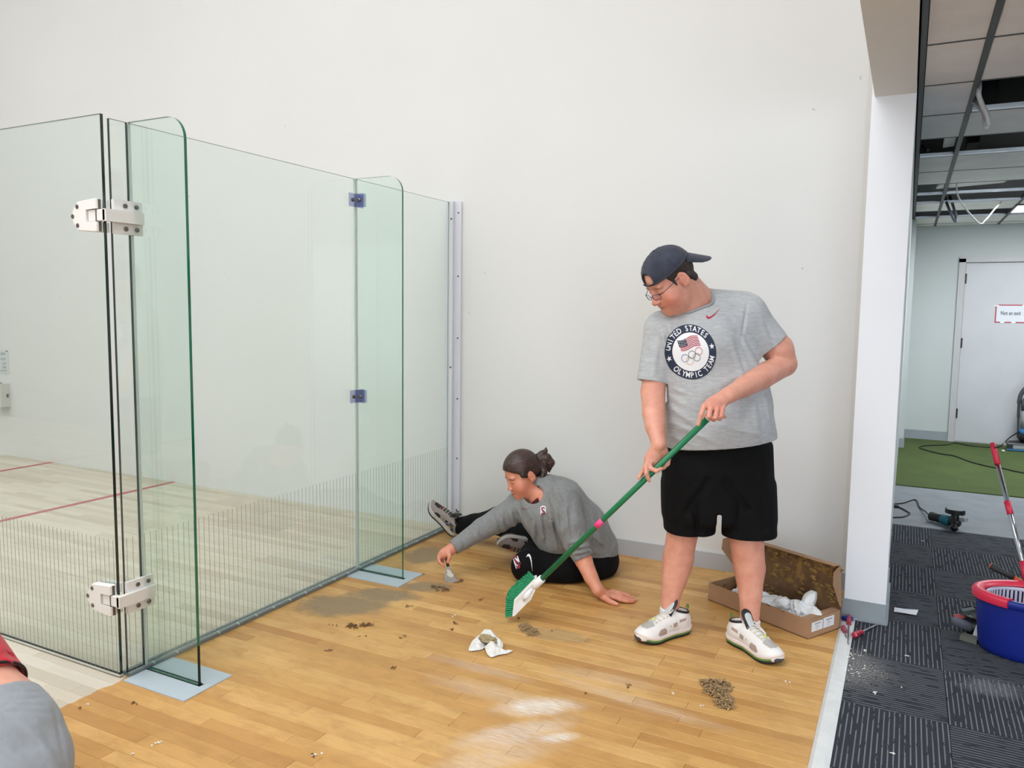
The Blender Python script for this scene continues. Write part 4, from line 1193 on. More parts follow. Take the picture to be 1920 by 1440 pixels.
# left hand
s.cone(at(1366, 741, 3.135), at(1340, 757, 3.095), .031, .034, k=.014, flat=(np.array(CU) * .5 - np.array(CW) * .85, .72)); s.cone(at(1352, 752, 3.11), at(1330, 760, 3.085), .024, .022, k=.012)
for ch_ in ([(1329, 757, 3.09), (1321, 760.5, 3.078), (1314, 778, 3.062), (1309.3, 796, 3.066)], [(1338, 761, 3.083), (1332, 766, 3.062), (1329, 781, 3.05), (1338, 788, 3.07)],
            [(1348, 762, 3.085), (1344, 769, 3.064), (1341, 783, 3.054), (1350, 786, 3.075)], [(1356, 760, 3.093), (1354, 769, 3.072), (1352, 780, 3.062), (1359, 781, 3.08)]):
    s.chain([at(*q) for q in ch_], [.0115, .0108, FR_ + .0004, FR_ - .0010], k=.004)
s.chain([at(1350, 752, 3.125), at(1335, 770, 3.125), at(1322, 782, 3.112)], [.016, .012, .0095], k=.006)
# neck and head
HM = head_frame(70, 40, 0); hc = at(1254, 524, 3.27)
s.cone(at(1303, 585, 3.36), hc + HM @ np.array([0, -.030, -.055]), .068, .060, k=.03); s.cone(at(1316, 566, 3.37), hc + HM @ np.array([0, -.045, -.03]), .062, .058, k=.03); s.cone(at(1290, 590, 3.33), hc + HM @ np.array([0, .015, -.085]), .055, .050, k=.03)
add_head(s, HM, hc, fat=.022, sc=1.03); s.frame()
hl = hc - .17; hu = hc + .17
def box_of(pts, pad): P = np.array(pts); return P.min(0) - pad, P.max(0) + pad
r1 = box_of([at(1195, 905, 3.22), at(1256, 835, 3.25)], .035); r2 = box_of([at(1306, 800, 3.06), at(1370, 738, 3.14)], .04)
body_m = sdf_obj('body', s, .007, M['skin_m'], man, [(hl, hu, .0027), (r1[0], r1[1], .0026), (r2[0], r2[1], .0026)], col=lambda V: head_tint(V, HM, hc, 1.03) * (1 - .16 * np.exp(-((V - at(1345, 768, 3.07)) ** 2).sum(1) / .045 ** 2)[:, None] * np.array([.1, 1, 1])))
# t-shirt
def px_sec(py, l, r, rv, dep):
    c = at((l + r) / 2, py, dep); return (c, (r - l) / 2 / F_PX * dep, rv)
t = SDF()
t.loft([px_sec(900, 1248, 1460, .155, 3.42), px_sec(850, 1249, 1457, .163, 3.42), px_sec(800, 1251, 1452, .172, 3.41), px_sec(750, 1249, 1446, .168, 3.40), px_sec(700, 1244, 1434, .158, 3.39), px_sec(650, 1238, 1424, .146, 3.38), px_sec(610, 1237, 1412, .126, 3.37), px_sec(585, 1255, 1400, .10, 3.365)], HR, HW, k=.04, power=2.3, round_=.05)
t.cone(at(1312, 588, 3.36), at(1398, 586, 3.375), .078, .078, k=.05); t.cone(at(1300, 592, 3.355), at(1243, 617, 3.385), .075, .066, k=.05)
t.cone(at(1325, 566, 3.38), at(1385, 576, 3.38), .058, .066, k=.04)
t.ell(at(1310, 640, 3.31), (.13, .07, .10), k=.08); t.ell(at(1350, 790, 3.33), (.15, .10, .11), k=.10)
ea, eb = at(1238, 615, 3.385), at(1221, 716, 3.375); t.cone(ea, eb + (eb - ea) * .2, .066, .062, k=.035)
fa, fb = at(1402, 592, 3.375), at(1447, 647, 3.38); t.cone(fa, fb + (fb - fa) * .4, .080, .076, k=.04)
# folds
fl_ = [((1256, 742), (1302, 772), 4.5, .008), ((1254, 762), (1328, 812), 5, .010), ((1254, 790), (1345, 836), 5, .008), ((1253, 815), (1310, 843), 4.5, .006), ((1262, 728), (1290, 742), 4, .006),
       ((1252, 598), (1260, 640), 4, .006), ((1240, 612), (1250, 668), 4.5, .008), ((1268, 600), (1274, 618), 4, .004), ((1232, 640), (1226, 700), 5, .005),
       ((1388, 625), (1426, 695), 5, .010), ((1372, 640), (1402, 735), 5, .006), ((1397, 690), (1385, 785), 6, .007), ((1432, 735), (1449, 800), 5, .008), ((1412, 745), (1425, 825), 5, .007), ((1340, 795), (1425, 818), 6, .005),
       ((1352, 720), (1345, 780), 6, .004), ((1402, 556), (1390, 640), 2.5, -.006), ((1424, 595), (1445, 645), 5, .005), ((1300, 718), (1330, 745), 5, .004), ((1410, 620), (1460, 650), 4, .004)]
t.folds(fl_ + [((a[0] + w_ * 1.7, a[1] + w_ * 1.1), (b_[0] + w_ * 1.7, b_[1] + w_ * 1.1), w_ * .8, -h_ * .55) for a, b_, w_, h_ in fl_ if h_ > 0],
        at(1345, 700, 3.3) - .5, at(1345, 700, 3.3) + .5)
big = (np.array([-9.] * 3), np.array([9.] * 3))
nb = fb - fa; nb /= np.linalg.norm(nb); t.plane(fb, nb, fb - .12, fb + .2)
na = eb - ea; na /= np.linalg.norm(na); t.plane(eb, na, np.minimum(eb - .09, eb - .09), np.array([at(1248, 700, 3.37)[0] - .004, 9, 9]) if False else eb + np.array([.07, .12, .12]))
t.cone(eb - na * .02, eb + na * .1, .0525, .0525, k=.004, op='s'); t.cone(fb - nb * .02, fb + nb * .1, .066, .066, k=.004, op='s')
hemL, hemR = at(1250, 838, 3.42), at(1456, 817, 3.42); hd = (hemR - hemL); hd /= np.linalg.norm(hd); hn = np.cross(hd, HW); hn = -hn if hn[2] > 0 else hn
t.plane(hemL, hn, hemL - np.array([.3, .5, .35]), hemR + np.array([.3, .5, .15]))
t.loft([(at(1352, 905, 3.42), .218, .142), (at(1352, 815, 3.42), .214, .142)], HR, HW, k=.004, op='s', power=2.3, round_=.03)
# neck opening
nk = at(1301, 572, 3.345); t.cone(nk, hc + HM @ np.array([0, .0, -.06]), .078, .078, k=.010, op='s')
tee = sdf_obj('t_shirt', t, .0042, M['tee'], man, it=1)
col_dir = (hc + HM @ np.array([0, 0, -.06])) - nk; col_dir /= np.linalg.norm(col_dir)
bt = bvh_of(tee)
u_, v_, _ = basis(col_dir); ring = []
for a in np.linspace(0, 2 * PI, 48, endpoint=False):
    d = math.cos(a) * u_ + math.sin(a) * v_
    best = None
    hit = None; rr_ = .084
    while hit is None and rr_ < .12:
        p = nk + d * rr_ + col_dir * .16; hit, nrm, _, dist = bt.ray_cast(Vector(p), Vector(-col_dir), .4); rr_ += .004
    ring.append(np.array(hit) if hit is not None else nk + d * .086)
ring = [(ring[i - 2] + ring[i - 1] * 2 + ring[i] * 3 + ring[(i + 1) % 48] * 2 + ring[(i + 2) % 48]) / 9 for i in range(48)]
MB().tube(ring, .0085, 8, closed=True, flat=.7).build('neckband', fabric_mat('neckband_rib', (150, 152, 156), var=.1), tee, smooth=True)
# emblem printed on the chest
navy = mat('print_navy', (34, 46, 68), .7); pwhite = mat('print_white', (236, 236, 240), .7); pred = mat('print_red', (176, 38, 62), .7)
eo = at(1300, 659, 3.2); EU = math.cos(.30) * np.array(CR) + math.sin(.30) * np.array(CU); EV = -math.sin(.30) * np.array(CR) + math.cos(.30) * np.array(CU)
EU = EU * .83; EN = np.array(CW)
def pr(nm, VF, m, lift): return lay(nm, VF[0], VF[1], bt, eo, EU, EV, EN, m, tee, lift)
RO = .1165
pr('emblem_ring', g_ring(RO * .70, RO, 88, 9), navy, .0022)
pr('emblem_disc', g_ring(.0005, RO * .705, 64, 18), pwhite, .0022)
pr('emblem_lettering', arc_text('UNITED STATES', RO * .845, PI / 2 + .04, .186, .033, bold=.018), pwhite, .0036)
pr('emblem_lettering', arc_text('OLYMPIC TEAM', RO * .85, -PI / 2 + .02, .186, .033, True, bold=.018), pwhite, .0036)
for a_ in (-1, 1): pr('emblem_star', star2(.0135, a_ * RO * .85, -.002, a_ * -.2), pwhite, .0036)
wavef = lambda x: .004 * math.sin(x * 75)
stripes = []
for k in range(7):
    y = .058 - k * .0068; n = 12; xa = -.042 if k > 3 else -.006
    P = [(xa + (.050 - xa) * i / n, 0) for i in range(n + 1)]
    V = [(x, y + wavef(x) + .0017) for x, _ in P] + [(x, y + wavef(x) - .0017) for x, _ in P]
    stripes.append((V, [(i, i + 1, n + 2 + i, n + 1 + i) for i in range(n)]))
pr('flag_stripes', cat2(stripes), pred, .0034)
n = 8; V = []; xs = [-.044 + .038 * i / n for i in range(n + 1)]
for yy in (.0615, .050, .0405, .0325): V += [(x, yy + wavef(x)) for x in xs]
F = [(r_ * (n + 1) + i, r_ * (n + 1) + i + 1, (r_ + 1) * (n + 1) + i + 1, (r_ + 1) * (n + 1) + i) for r_ in range(3) for i in range(n)]
pr('flag_canton', (V, F), navy, .0034)
pr('flag_stars', cat2([star2(.0026, -.040 + .0075 * i + (.0037 if j % 2 else 0), .0575 + wavef(-.04 + .0075 * i) - .0072 * j) for j in range(4) for i in range(5 - (j % 2))]), pwhite, .0044)
for nm, cx, cy, cc in (('ring_blue', -.034, -.018, (58, 96, 170)), ('ring_black', .0, -.012, (50, 54, 66)), ('ring_red', .034, -.006, (206, 48, 74)), ('ring_yellow', -.017, -.034, (226, 160, 92)), ('ring_green', .018, -.028, (40, 128, 92))):
    pr(nm, xf2(g_ring(.0148, .0168, 28, 1), 1, 0, cx, cy), mat('print_' + nm, cc, .7), .0036)
so = at(1329, 592, 3.2)
lay('chest_swoosh', *swoosh(.080), bt, so, math.cos(.28) * np.array(CR) + math.sin(.28) * np.array(CU), -math.sin(.28) * np.array(CR) + math.cos(.28) * np.array(CU), EN, pred, tee, .0012)
# shorts
q = SDF()
q.loft([px_sec(975, 1244, 1452, .135, 3.43), px_sec(935, 1243, 1451, .145, 3.43), px_sec(880, 1242, 1448, .150, 3.43), px_sec(820, 1254, 1446, .140, 3.43)], HR, HW, k=.03, power=2.4, round_=.03)
q.loft([px_sec(1040, 1246, 1338, .115, 3.46), px_sec(1000, 1246, 1339, .115, 3.455), px_sec(940, 1243, 1345, .128, 3.44), px_sec(900, 1243, 1345, .12, 3.44)], HR, HW, k=.02, power=2.3, round_=.02)
q.loft([px_sec(1060, 1350, 1454, .118, 3.40), px_sec(1000, 1348, 1454, .118, 3.41), px_sec(940, 1347, 1451, .128, 3.43), px_sec(900, 1347, 1450, .12, 3.43)], HR, HW, k=.02, power=2.3, round_=.02)
q.cone(at(1346, 1080, 3.20), at(1346, 968, 3.26), .012, .004, k=.012, op='s'); q.cone(at(1346, 1080, 3.62), at(1346, 968, 3.58), .012, .004, k=.012, op='s')
vw = at(1346, 1000, 3.43) - CAM; vw[2] = 0; vw /= np.linalg.norm(vw); q.box(at(1346, 1045, 3.43), (.010, .34, .220), r=.005, k=.010, op='s', R=np.stack([np.cross(vw, UPV), vw, UPV], 1))
for a, b in (((1330, 900, 3.285), (1290, 960, 3.31)), ((1360, 905, 3.28), (1400, 955, 3.30)), ((1270, 900, 3.30), (1272, 985, 3.335)), ((1430, 880, 3.30), (1438, 990, 3.30)), ((1300, 940, 3.30), (1310, 1000, 3.34)), ((1390, 950, 3.29), (1380, 1005, 3.29))): q.cone(at(*a), at(*b), .007, .010, k=.025, op='s')
zr = at(1290, 1001, 3.40)[2]; zl = at(1400, 1014, 3.34)[2]; xm = at(1346, 1000, 3.43)
q.plane((0, 0, zr), (0, 0, -1), np.array([-9, -9, zr - .3]), np.array([9, 9, zl + .001]) if False else np.array([9, 9, zr + .05]))
q.cone(at(1290, 1060, 3.46), at(1290, 985, 3.46), .098, .086, k=.003, op='s'); q.cone(at(1402, 1070, 3.41), at(1402, 990, 3.41), .104, .09, k=.003, op='s')
sdf_obj('shorts', q, .0058, M['shorts_black'], man, it=2)
# socks and shoes
dR = onz(1195, 1207)[:2] - onz(1268, 1187)[:2]; dL = onz(1462, 1250)[:2] - onz(1378, 1203)[:2]
for ank, px in ((at(1256, 1148, 3.49), 0), (at(1405, 1170, 3.39), 1)):
    k_ = SDF(); k_.cone(ank + np.array([0, 0, .018]), ank - np.array([0, 0, .06]), .0455, .046, k=.01); k_.plane(ank + np.array([0, 0, .022]), (0, 0, 1), ank - .2, ank + .2); sdf_obj('sock', k_, .004, M['white_sock'], man)
stm = dict(upper='sn_white', out='sn_black', cushion='sn_green', mid='sn_pink', tongue='sn_black', tonguep='sn_lightgrey', collar='sn_black', tab='sn_green', panel='sn_tan', toep='sn_grey', bumper='sn_darkgrey', lace='sn_lace', toggle='sn_lime')
loopR = [[(.01, -.02, .012), (-.005, -.055, .035), (-.02, -.05, .062), (-.015, -.02, .045), (0, 0, .004)], [(.0, .02, .006), (.03, .03, -.004), (.02, .02, .0)]]
loopL = [[(.015, .02, .0), (.055, .030, -.022), (.075, .026, -.03), (.05, .014, -.012), (0, 0, .002)], [(-.01, .012, .018), (-.016, .006, .03), (0, 0, .004)]]
for (tx, ty), d_, lp in ((onz(1195, 1207)[:2], dR, loopR), (onz(1462, 1250)[:2], dL, loopL)):
    d_ = d_ / np.linalg.norm(d_); L_ = .300
    shoe(man, foot_frame(d_), np.array([tx - d_[0] * L_, ty - d_[1] * L_, 0.0005]), dict(stm, loop=lp), L_, .112)
# hair, cap, glasses in the head's frame
hs = SDF(); hs.frame(HM, hc)
hs.ell((0, -.066, .012), (.074, .057, .066), k=.01)
for sg in (-1, 1):
    hs.ell((sg * .062, -.020, .034), (.022, .062, .036), k=.012); hs.cone((sg * .070, .026, .03), (sg * .073, .020, -.016), .011, .004, k=.008); hs.cone((sg * .064, -.058, -.02), (sg * .05, -.075, -.052), .017, .013, k=.012)
    hs.ell((sg * .088, -.014, -.014), (.03, .021, .034), k=.004, op='s')
hs.cone((-.04, -.078, -.048), (.04, -.078, -.048), .021, .021, k=.012)
hs.ell((0, .054, .086), (.04, .024, .014), k=.01)
sdf_obj('hair', hs, .003, M['hair_m'], man)
cp = SDF(); cp.frame(HM, hc); R_ = rotm('x', -3)
cp.ell((0, -.016, .044), (.0915, .112, .093), k=.01); cp.ell((0, -.016, .044), (.0835, .104, .085), k=.002, op='s')
cp.plane((0, -.016, .042), R_ @ np.array([0, 0, -1.0]), hc - .3, hc + .3)
cp.ell((0, .098, .058), (.038, .06, .034), k=.002, op='s')
for a in (0, 60, 120):   # seams of the six panels
    n_ = rotm('z', a) @ np.array([1.0, 0, 0])
    cp.frame(HM, hc)
    pts = [tuple(np.array([0, -.016, .044]) + np.array([n_[0] * .0925 * math.cos(b) , n_[1] * .1130 * math.cos(b), .0940 * math.sin(b)])) for b in np.linspace(.05, PI - .05, 14)]
    cp.chain(pts, [.0016] * 14, k=.002)
cp.plane((0, -.016, .042), R_ @ np.array([0, 0, -1.0]), hc - .3, hc + .3); cp.ell((0, .098, .058), (.038, .06, .034), k=.002, op='s')
capo = sdf_obj('cap', cp, .0027, M['cap'], man)
hw = lambda p: HM @ np.array(p) + hc
MB().lathe([(0, 0), (.006, .001), (.005, .005), (0, .006)], hw((0, -.016, .136)), HM[:, 2], 12).build('cap_button', M['cap'], capo, smooth=True)
band = [hw(np.array([0, -.016, .044]) + R_ @ np.array([.0905 * math.sin(a), .111 * math.cos(a), .002])) for a in np.linspace(-.46, .46, 14)]
MB().tube(band, .0085, 8, flat=.3).build('cap_strap', M['cap_d'], capo, smooth=True)
rim = [hw(np.array([0, -.016, .044]) + R_ @ np.array([.0912 * math.sin(a), .1118 * math.cos(a), .001])) for a in np.linspace(.42, 2 * PI - .42, 40)]
MB().tube(rim, .0035, 6).build('cap_rim', M['cap'], capo, smooth=True)
bV, bF = [], []; nu, nv = 16, 8
for lay_ in (0, 1):
    for i in range(nu + 1):
        a = PI + (i / nu - .5) * 2.0
        for j in range(nv + 1):
            tt = j / nv; base = np.array([0, -.016, .042]) + R_ @ np.array([.0905 * math.sin(a), .111 * math.cos(a), .0])
            ext = .085 * math.sqrt(max(0, 1 - (abs(i / nu - .5) / .5) ** 2.6))
            bV.append(hw(base + np.array([.15 * math.sin(a) * ext * tt, -ext * tt, -ext * tt * 1.05 - .022 * (math.sin(a) ** 2) * tt - lay_ * .0035])))
N1 = (nu + 1) * (nv + 1)
for i in range(nu):
    for j in range(nv):
        a, b, c_, d_ = i * (nv + 1) + j, i * (nv + 1) + j + 1, (i + 1) * (nv + 1) + j + 1, (i + 1) * (nv + 1) + j
        bF += [(a, b, c_, d_), (N1 + d_, N1 + c_, N1 + b, N1 + a)]
for i in range(nu): a, b = i * (nv + 1) + nv, (i + 1) * (nv + 1) + nv; bF.append((a, b, N1 + b, N1 + a)[::-1])
MB().add(bV, bF).build('cap_brim', M['cap'], capo, smooth=True)
gl = None; fm = mat('spectacle_frame', (44, 52, 92), .35)
gm = MB(); sq = lambda v: math.copysign(abs(v) ** .55, v)
for sg in (-1, 1):
    pts = [hw((sg * .033 + .0245 * sq(math.cos(a)), .110 - .010 * (abs(math.cos(a) * .5 + sg * .5) ** 2) * .9, -.010 + .0125 * sq(math.sin(a)))) for a in np.linspace(0, 2 * PI, 28, endpoint=False)]
    gm.tube(pts, .0013, 6, closed=True)
    gm.tube([hw((sg * .057, .102, -.004)), hw((sg * .074, .075, .000)), hw((sg * .083, .0, .004)), hw((sg * .084, -.022, -.006))], .0015, 6)
gm.tube(catmull([hw((-.010, .111, -.008)), hw((0, .116, -.004)), hw((.010, .111, -.008))], 4), .0013, 6)
go = gm.build('glasses', fm, man, smooth=True)
for sg in (-1, 1):
    V = [(0, 0)] + [(.0235 * sq(math.cos(a)), .0120 * sq(math.sin(a))) for a in np.linspace(0, 2 * PI, 24, endpoint=False)]
    MB().add([hw((sg * .033 + x, .1095 - .010 * (abs(x / .0245 * .5 + sg * .5) ** 2) * .9, -.010 + y)) for x, y in V], [(0, 1 + i, 1 + (i + 1) % 24) for i in range(24)]).build('lens', glass_mat('lens_glass', (.93, .94, .97)), go)

# ------------------------------------------------------------------ scrub brush on its pole
PT, PB = at(1338, 774.5, 3.085), at(1008, 1093, 3.56)
pd_ = (PB - PT) / np.linalg.norm(PB - PT)
br = thing('scrub_brush', PB, 'green pole brush with white head, green bristles and pink tape, held by the standing man', 'brush')
green = mat('green_pole', (18, 116, 72), .35); wpl = mat('white_plastic', (235, 233, 232), .4); gbr = mat('green_bristle', (20, 140, 92), .55, var=.25, vscale=120); pink = mat('pink_tape', (244, 72, 140), .5)
cut1 = PT + pd_ * .035
MB().tube([PT, PT + pd_ * .004, cut1], [.009, .0128, .0128], 16).build('pole_cap', wpl, br, smooth=True)
MB().tube([cut1, PB + pd_ * .03], .0125, 16).build('pole', green, br, smooth=True)
ta = at(1126, 979, 3.39); tpar = (ta - PT) @ pd_; 
MB().tube([PT + pd_ * (tpar - .022), PT + pd_ * (tpar + .022)], .0136, 16).build('pink_tape', pink, br, smooth=True)
# head plate: seen flat-on from the camera side, bristles pointing to picture left
pn = -np.array(CW); Bd = lambda x, y, d=0.0: at(x, y, 3.585) + pn * d
hp = [(963.5, 1121), (996, 1094), (1003, 1082), (1007, 1084), (1006, 1098), (995, 1122), (980, 1136), (966, 1151), (961, 1151)]
def slab(pts, d0, d1, nm, m, bev=0):
    n = len(pts); vs = [Bd(x, y, d0) for x, y in pts] + [Bd(x, y, d1) for x, y in pts]
    MB().add(vs, [tuple(range(n)), tuple(range(2 * n - 1, n - 1, -1))] + [(i, n + i, n + (i + 1) % n, (i + 1) % n) for i in range(n)]).build(nm, m, br)
slab(hp, -.030, .026, 'head_block', wpl)
rim_ = [(960.5, 1151.5), (964.2, 1120.5), (1000, 1083.5), (1006.5, 1081.5), (1007.5, 1084.5), (1001, 1090.5), (968, 1122.5), (964.5, 1151.5)]
slab(rim_, -.034, .031, 'head_rim', wpl)
MB().tube([PB + pd_ * -.035, PB + pd_ * .012, PB + pd_ * .035], [.0185, .018, .0165], 16).build('socket', wpl, br, smooth=True)
MB().tube([PB + pd_ * .035, Bd(988, 1112, .030), Bd(981, 1122, .028)], [.016, .012, .009], 12).build('socket_neck', wpl, br, smooth=True)
MB().obox(Bd(987.5, 1113, .034), CR + CU * .9, CU - CR * .9, pn, .013, .006, .008).build('swivel_clip', wpl, br)
# tufts
tufts = []
edge = catmull([(963, 1150, 0), (965.5, 1120, 0), (985, 1101, 0), (1001, 1084, 0)], 9)
tips = catmull([(948, 1153, 0), (951, 1117, 0), (966, 1098, 0), (991, 1075, 0)], 9)
for i in range(len(edge)):
    for dd in (-.026, -.009, .009, .024):
        e, tp = edge[i], tips[i]; jx, jy = prng.uniform(-1, 1), prng.uniform(-.8, .8)
        a, b = Bd(e[0], e[1], dd), Bd(tp[0] + jx, tp[1] + jy, dd * 1.15)
        MB().tube([a, lerp(a, b, .6), b], [.0042, .0046, .0052], 6).build('bristle_tuft', gbr, br)
# ------------------------------------------------------------------ seated woman
M['skin_w'] = skin_mat('skin_warm', (220, 152, 126), (206, 132, 106))
M['sweat'] = fabric_mat('grey_long_sleeve', (132, 133, 134), var=.12, vs=70, fold=.8, fscale=13)
M['pants'] = fabric_mat('black_pants_cloth', (8, 8, 11), var=.25, vs=40, fold=.35, fscale=8, sheen=0.0)
_m, _nt, _b = nmat('brown_hair'); M['hair_w'] = _m
_oc = mapping(_nt, nd(_nt, 'ShaderNodeTexCoord').outputs['Object'], rot=(0, .35, -.47)); _n = noise(_nt, mapping(_nt, _oc, scale=(6, 70, 70)), 1.6, 4, .6, .4)
_nt.links.new(ramp(_nt, _n, [(.3, lin((38, 24, 21))), (.55, lin((62, 41, 34))), (.75, lin((92, 64, 52)))]), _b.inputs['Base Color']); _b.inputs['Roughness'].default_value = .42; bump(_nt, _b, _n, .7, .004)
wom = thing('person', (1.15, -.42, 0), 'seated woman in grey long-sleeved shirt and black pants scraping the floor with a putty knife', 'person')
HWm = head_frame(66, 27, -4); wc_ = at(979, 888, 4.17)
b = SDF()
b.cone(at(1105, 1035, 4.27), at(1075, 985, 4.22), .12, .12, k=.04); b.cone(at(1075, 985, 4.22), at(1032, 942, 4.18), .12, .11, k=.04)
b.cone(at(1022, 936, 4.18), wc_ + HWm @ np.array([0, -.03, -.06]), .058, .052, k=.03); b.cone(at(1010, 938, 4.17), wc_ + HWm @ np.array([0, .005, -.08]), .045, .045, k=.02)
# arms
b.chain([at(985, 950, 4.22), at(915, 985, 4.22), at(858, 1020, 4.16), at(846, 1030, 4.145)], [.055, .045, .032, .028], k=.01)
b.chain([at(1058, 935, 4.08), at(1078, 1012, 3.99), at(1094, 1050, 3.955), at(1108, 1082, 3.90), at(1122, 1107, 3.86)], [.06, .05, .045, .036, .0275], k=.008)
# legs inside the pants
b.chain([at(1110, 1055, 4.24), at(985, 1060, 4.12), at(1000, 1030, 4.44)], [.08, .055, .04], k=.02); b.chain([at(1060, 1030, 4.40), at(935, 980, 4.62), at(862, 986, 4.82)], [.08, .055, .04], k=.02)
# right hand with the knife
b.cone(at(846, 1030, 4.145), at(833, 1038, 4.125), .027, .029, k=.012); b.cone(at(835, 1035, 4.13), at(827, 1042, 4.12), .022, .020, k=.010)
for ch_ in ([(829, 1038, 4.125), (822.5, 1045, 4.108), (824, 1054, 4.098), (831.5, 1061, 4.098)], [(831, 1036, 4.14), (823, 1043, 4.128), (822.5, 1053, 4.116), (829, 1059, 4.108)], [(833, 1034, 4.152), (825, 1041, 4.146), (824, 1050, 4.134), (829, 1056, 4.122)], [(836, 1034, 4.16), (829, 1041, 4.158), (828, 1048, 4.148), (831, 1053, 4.138)]):
    b.chain([at(*q) for q in ch_], [.0105, .0095, .0085, .0075], k=.003)
b.chain([at(842, 1036, 4.115), at(843, 1045, 4.092), at(839.5, 1054, 4.090)], [.014, .0105, .0088], k=.006)
# left hand flat on the boards
fz = lambda x, y, z: onz(x, y, z)
b.cone(at(1122, 1107, 3.86), fz(1136, 1117, .024), .0275, .024, k=.014); b.cone(fz(1132, 1116, .026), fz(1148, 1118, .020), .026, .020, k=.012, flat=((0, 0, 1), .7)); b.cone(fz(1134, 1111, .026), fz(1150, 1113, .020), .022, .018, k=.012, flat=((0, 0, 1), .7))
for ch_ in ([(1148, 1119, .020), (1162, 1124, .020), (1176, 1127.5, .012), (1187, 1128.3, .0085)], [(1149, 1115.5, .021), (1165, 1120, .021), (1181, 1124.5, .012), (1192, 1125.5, .0085)], [(1149, 1111.5, .020), (1165, 1115.5, .020), (1178, 1119, .012), (1188, 1121, .0085)], [(1147, 1108.5, .019), (1160, 1111, .018), (1171, 1114, .012), (1179, 1116, .0085)]):
    b.chain([fz(*q) for q in ch_], [.0115, .0098, .0086, .0074], k=.0035)
b.chain([fz(1132, 1120, .022), fz(1143, 1127.5, .015), fz(1150, 1130.5, .011), fz(1157, 1133, .0095)], [.017, .0125, .0108, .0088], k=.008)
add_head(b, HWm, wc_, fat=.006, sc=.98, female=True); b.frame()
rr = [(wc_ - .165, wc_ + .165, .003)]
for pts in ([at(818, 1064, 4.09), at(850, 1026, 4.17)], [fz(1125, 1135, .0), fz(1195, 1105, .05)]):
    l_, u_b = box_of(pts, .03); rr.append((l_, u_b, .0028))
body_w = sdf_obj('body', b, .007, M['skin_w'], wom, rr, col=lambda V: head_tint(V, HWm, wc_, .98, .6))
# shirt
t = SDF()
t.cone(at(1108, 1028, 4.28), at(1082, 992, 4.24), .150, .160, k=.04); t.cone(at(1082, 992, 4.24), at(1044, 944, 4.19), .160, .145, k=.04)
t.cone(at(1044, 944, 4.19), at(1020, 922, 4.18), .14, .09, k=.05); t.ell(at(1018, 965, 4.16), (.12, .11, .13), k=.06); t.ell(at(1040, 1010, 4.16), (.11, .09, .09), k=.06)
t.cone(at(1010, 930, 4.19), at(975, 946, 4.23), .09, .078, k=.04)
wa = [at(978, 948, 4.23), at(935, 975, 4.235), at(905, 991, 4.215), at(850, 1027, 4.15)]
t.chain(wa, [.076, .068, .058, .040], k=.012)
la = [at(1055, 935, 4.08), at(1072, 990, 4.00), at(1080, 1018, 3.975), at(1098, 1056, 3.945)]
t.chain(la, [.088, .074, .062, .048], k=.02)
fl_ = [((1010, 960), (1020, 1020), 5, .007), ((1026, 950), (1045, 1030), 5, .006), ((1000, 975), (1003, 1010), 4, .006), ((1040, 940), (1048, 1000), 5, .006), ((985, 950), (1000, 975), 4, .005), ((968, 948), (985, 985), 5, .007), ((955, 955), (968, 990), 4, .006), ((938, 962), (948, 992), 4, .005), ((925, 968), (936, 1000), 4, .005), ((1060, 950), (1066, 1000), 5, .005), ((1064, 1020), (1100, 1012), 4, .006), ((1068, 1030), (1104, 1024), 4, .006), ((1072, 1040), (1104, 1034), 4, .005), ((1100, 940), (1125, 1000), 7, .004), ((1105, 1000), (1140, 1025), 5, .006), ((1095, 1030), (1135, 1042), 4, .005), ((890, 995), (905, 1015), 4, .004), ((862, 1012), (868, 1028), 3, .003), ((1030, 890), (1060, 960), 5, .003)]
fl_ = [(a, b_, w_ * .85, h_ * 2.2) for a, b_, w_, h_ in fl_]
t.folds(fl_ + [((a[0] + w_ * 1.6, a[1] + w_ * .6), (b_[0] + w_ * 1.6, b_[1] + w_ * .6), w_ * .8, -h_ * .55) for a, b_, w_, h_ in fl_],
        at(1010, 960, 4.1) - .6, at(1010, 960, 4.1) + .6)
nw = wa[-1] - wa[-2]; nw /= np.linalg.norm(nw); t.plane(wa[-1], nw, wa[-1] - .09, wa[-1] + .09); t.cone(wa[-1] - nw * .015, wa[-1] + nw * .08, .031, .031, k=.003, op='s')
nl = la[-1] - la[-2]; nl /= np.linalg.norm(nl); cl = at(1093, 1047, 3.955); t.plane(cl, nl, cl - .09, cl + .09); t.cone(cl - nl * .015, cl + nl * .08, .041, .041, k=.003, op='s')
nkw = at(1008, 937, 4.16); hdir = (wc_ + HWm @ np.array([0, 0, -.09])) - nkw; hdir /= np.linalg.norm(hdir)
t.cone(nkw + hdir * .0, nkw + hdir * .2, .066, .07, k=.012, op='s'); t.ell(at(997, 927, 4.09), (.060, .075, .050), k=.010, op='s')
h1 = at(1146, 1036, 4.28); t.plane(at(1108, 1048, 4.2), np.array(CU) * -1.0 - .15 * np.array(CR), at(1130, 1060, 4.3) - np.array([.25, .35, .15]), at(1130, 1060, 4.3) + np.array([.25, .35, .12]))
top_w = sdf_obj('shirt', t, .0042, M['sweat'], wom, it=1)
bw = bvh_of(top_w); maroon = mat('print_maroon', (140, 32, 56), .7)
lay('chest_swoosh', *swoosh(.040), bw, at(980, 963, 3.95), np.array(CR), np.array(CU), np.array(CW), maroon, top_w, .0015)
for ch_, sz, m_, lf, bd in (('S', .058, pwhite, .0018, .09), ('S', .052, maroon, .0032, .02)):
    v2, f2 = g_text(ch_, sz, bd); lay('chest_letter', [(x * .95, y) for x, y in v2], f2, bw, at(1020, 964, 3.95), np.array(CR), np.array(CU), np.array(CW), m_, top_w, lf)
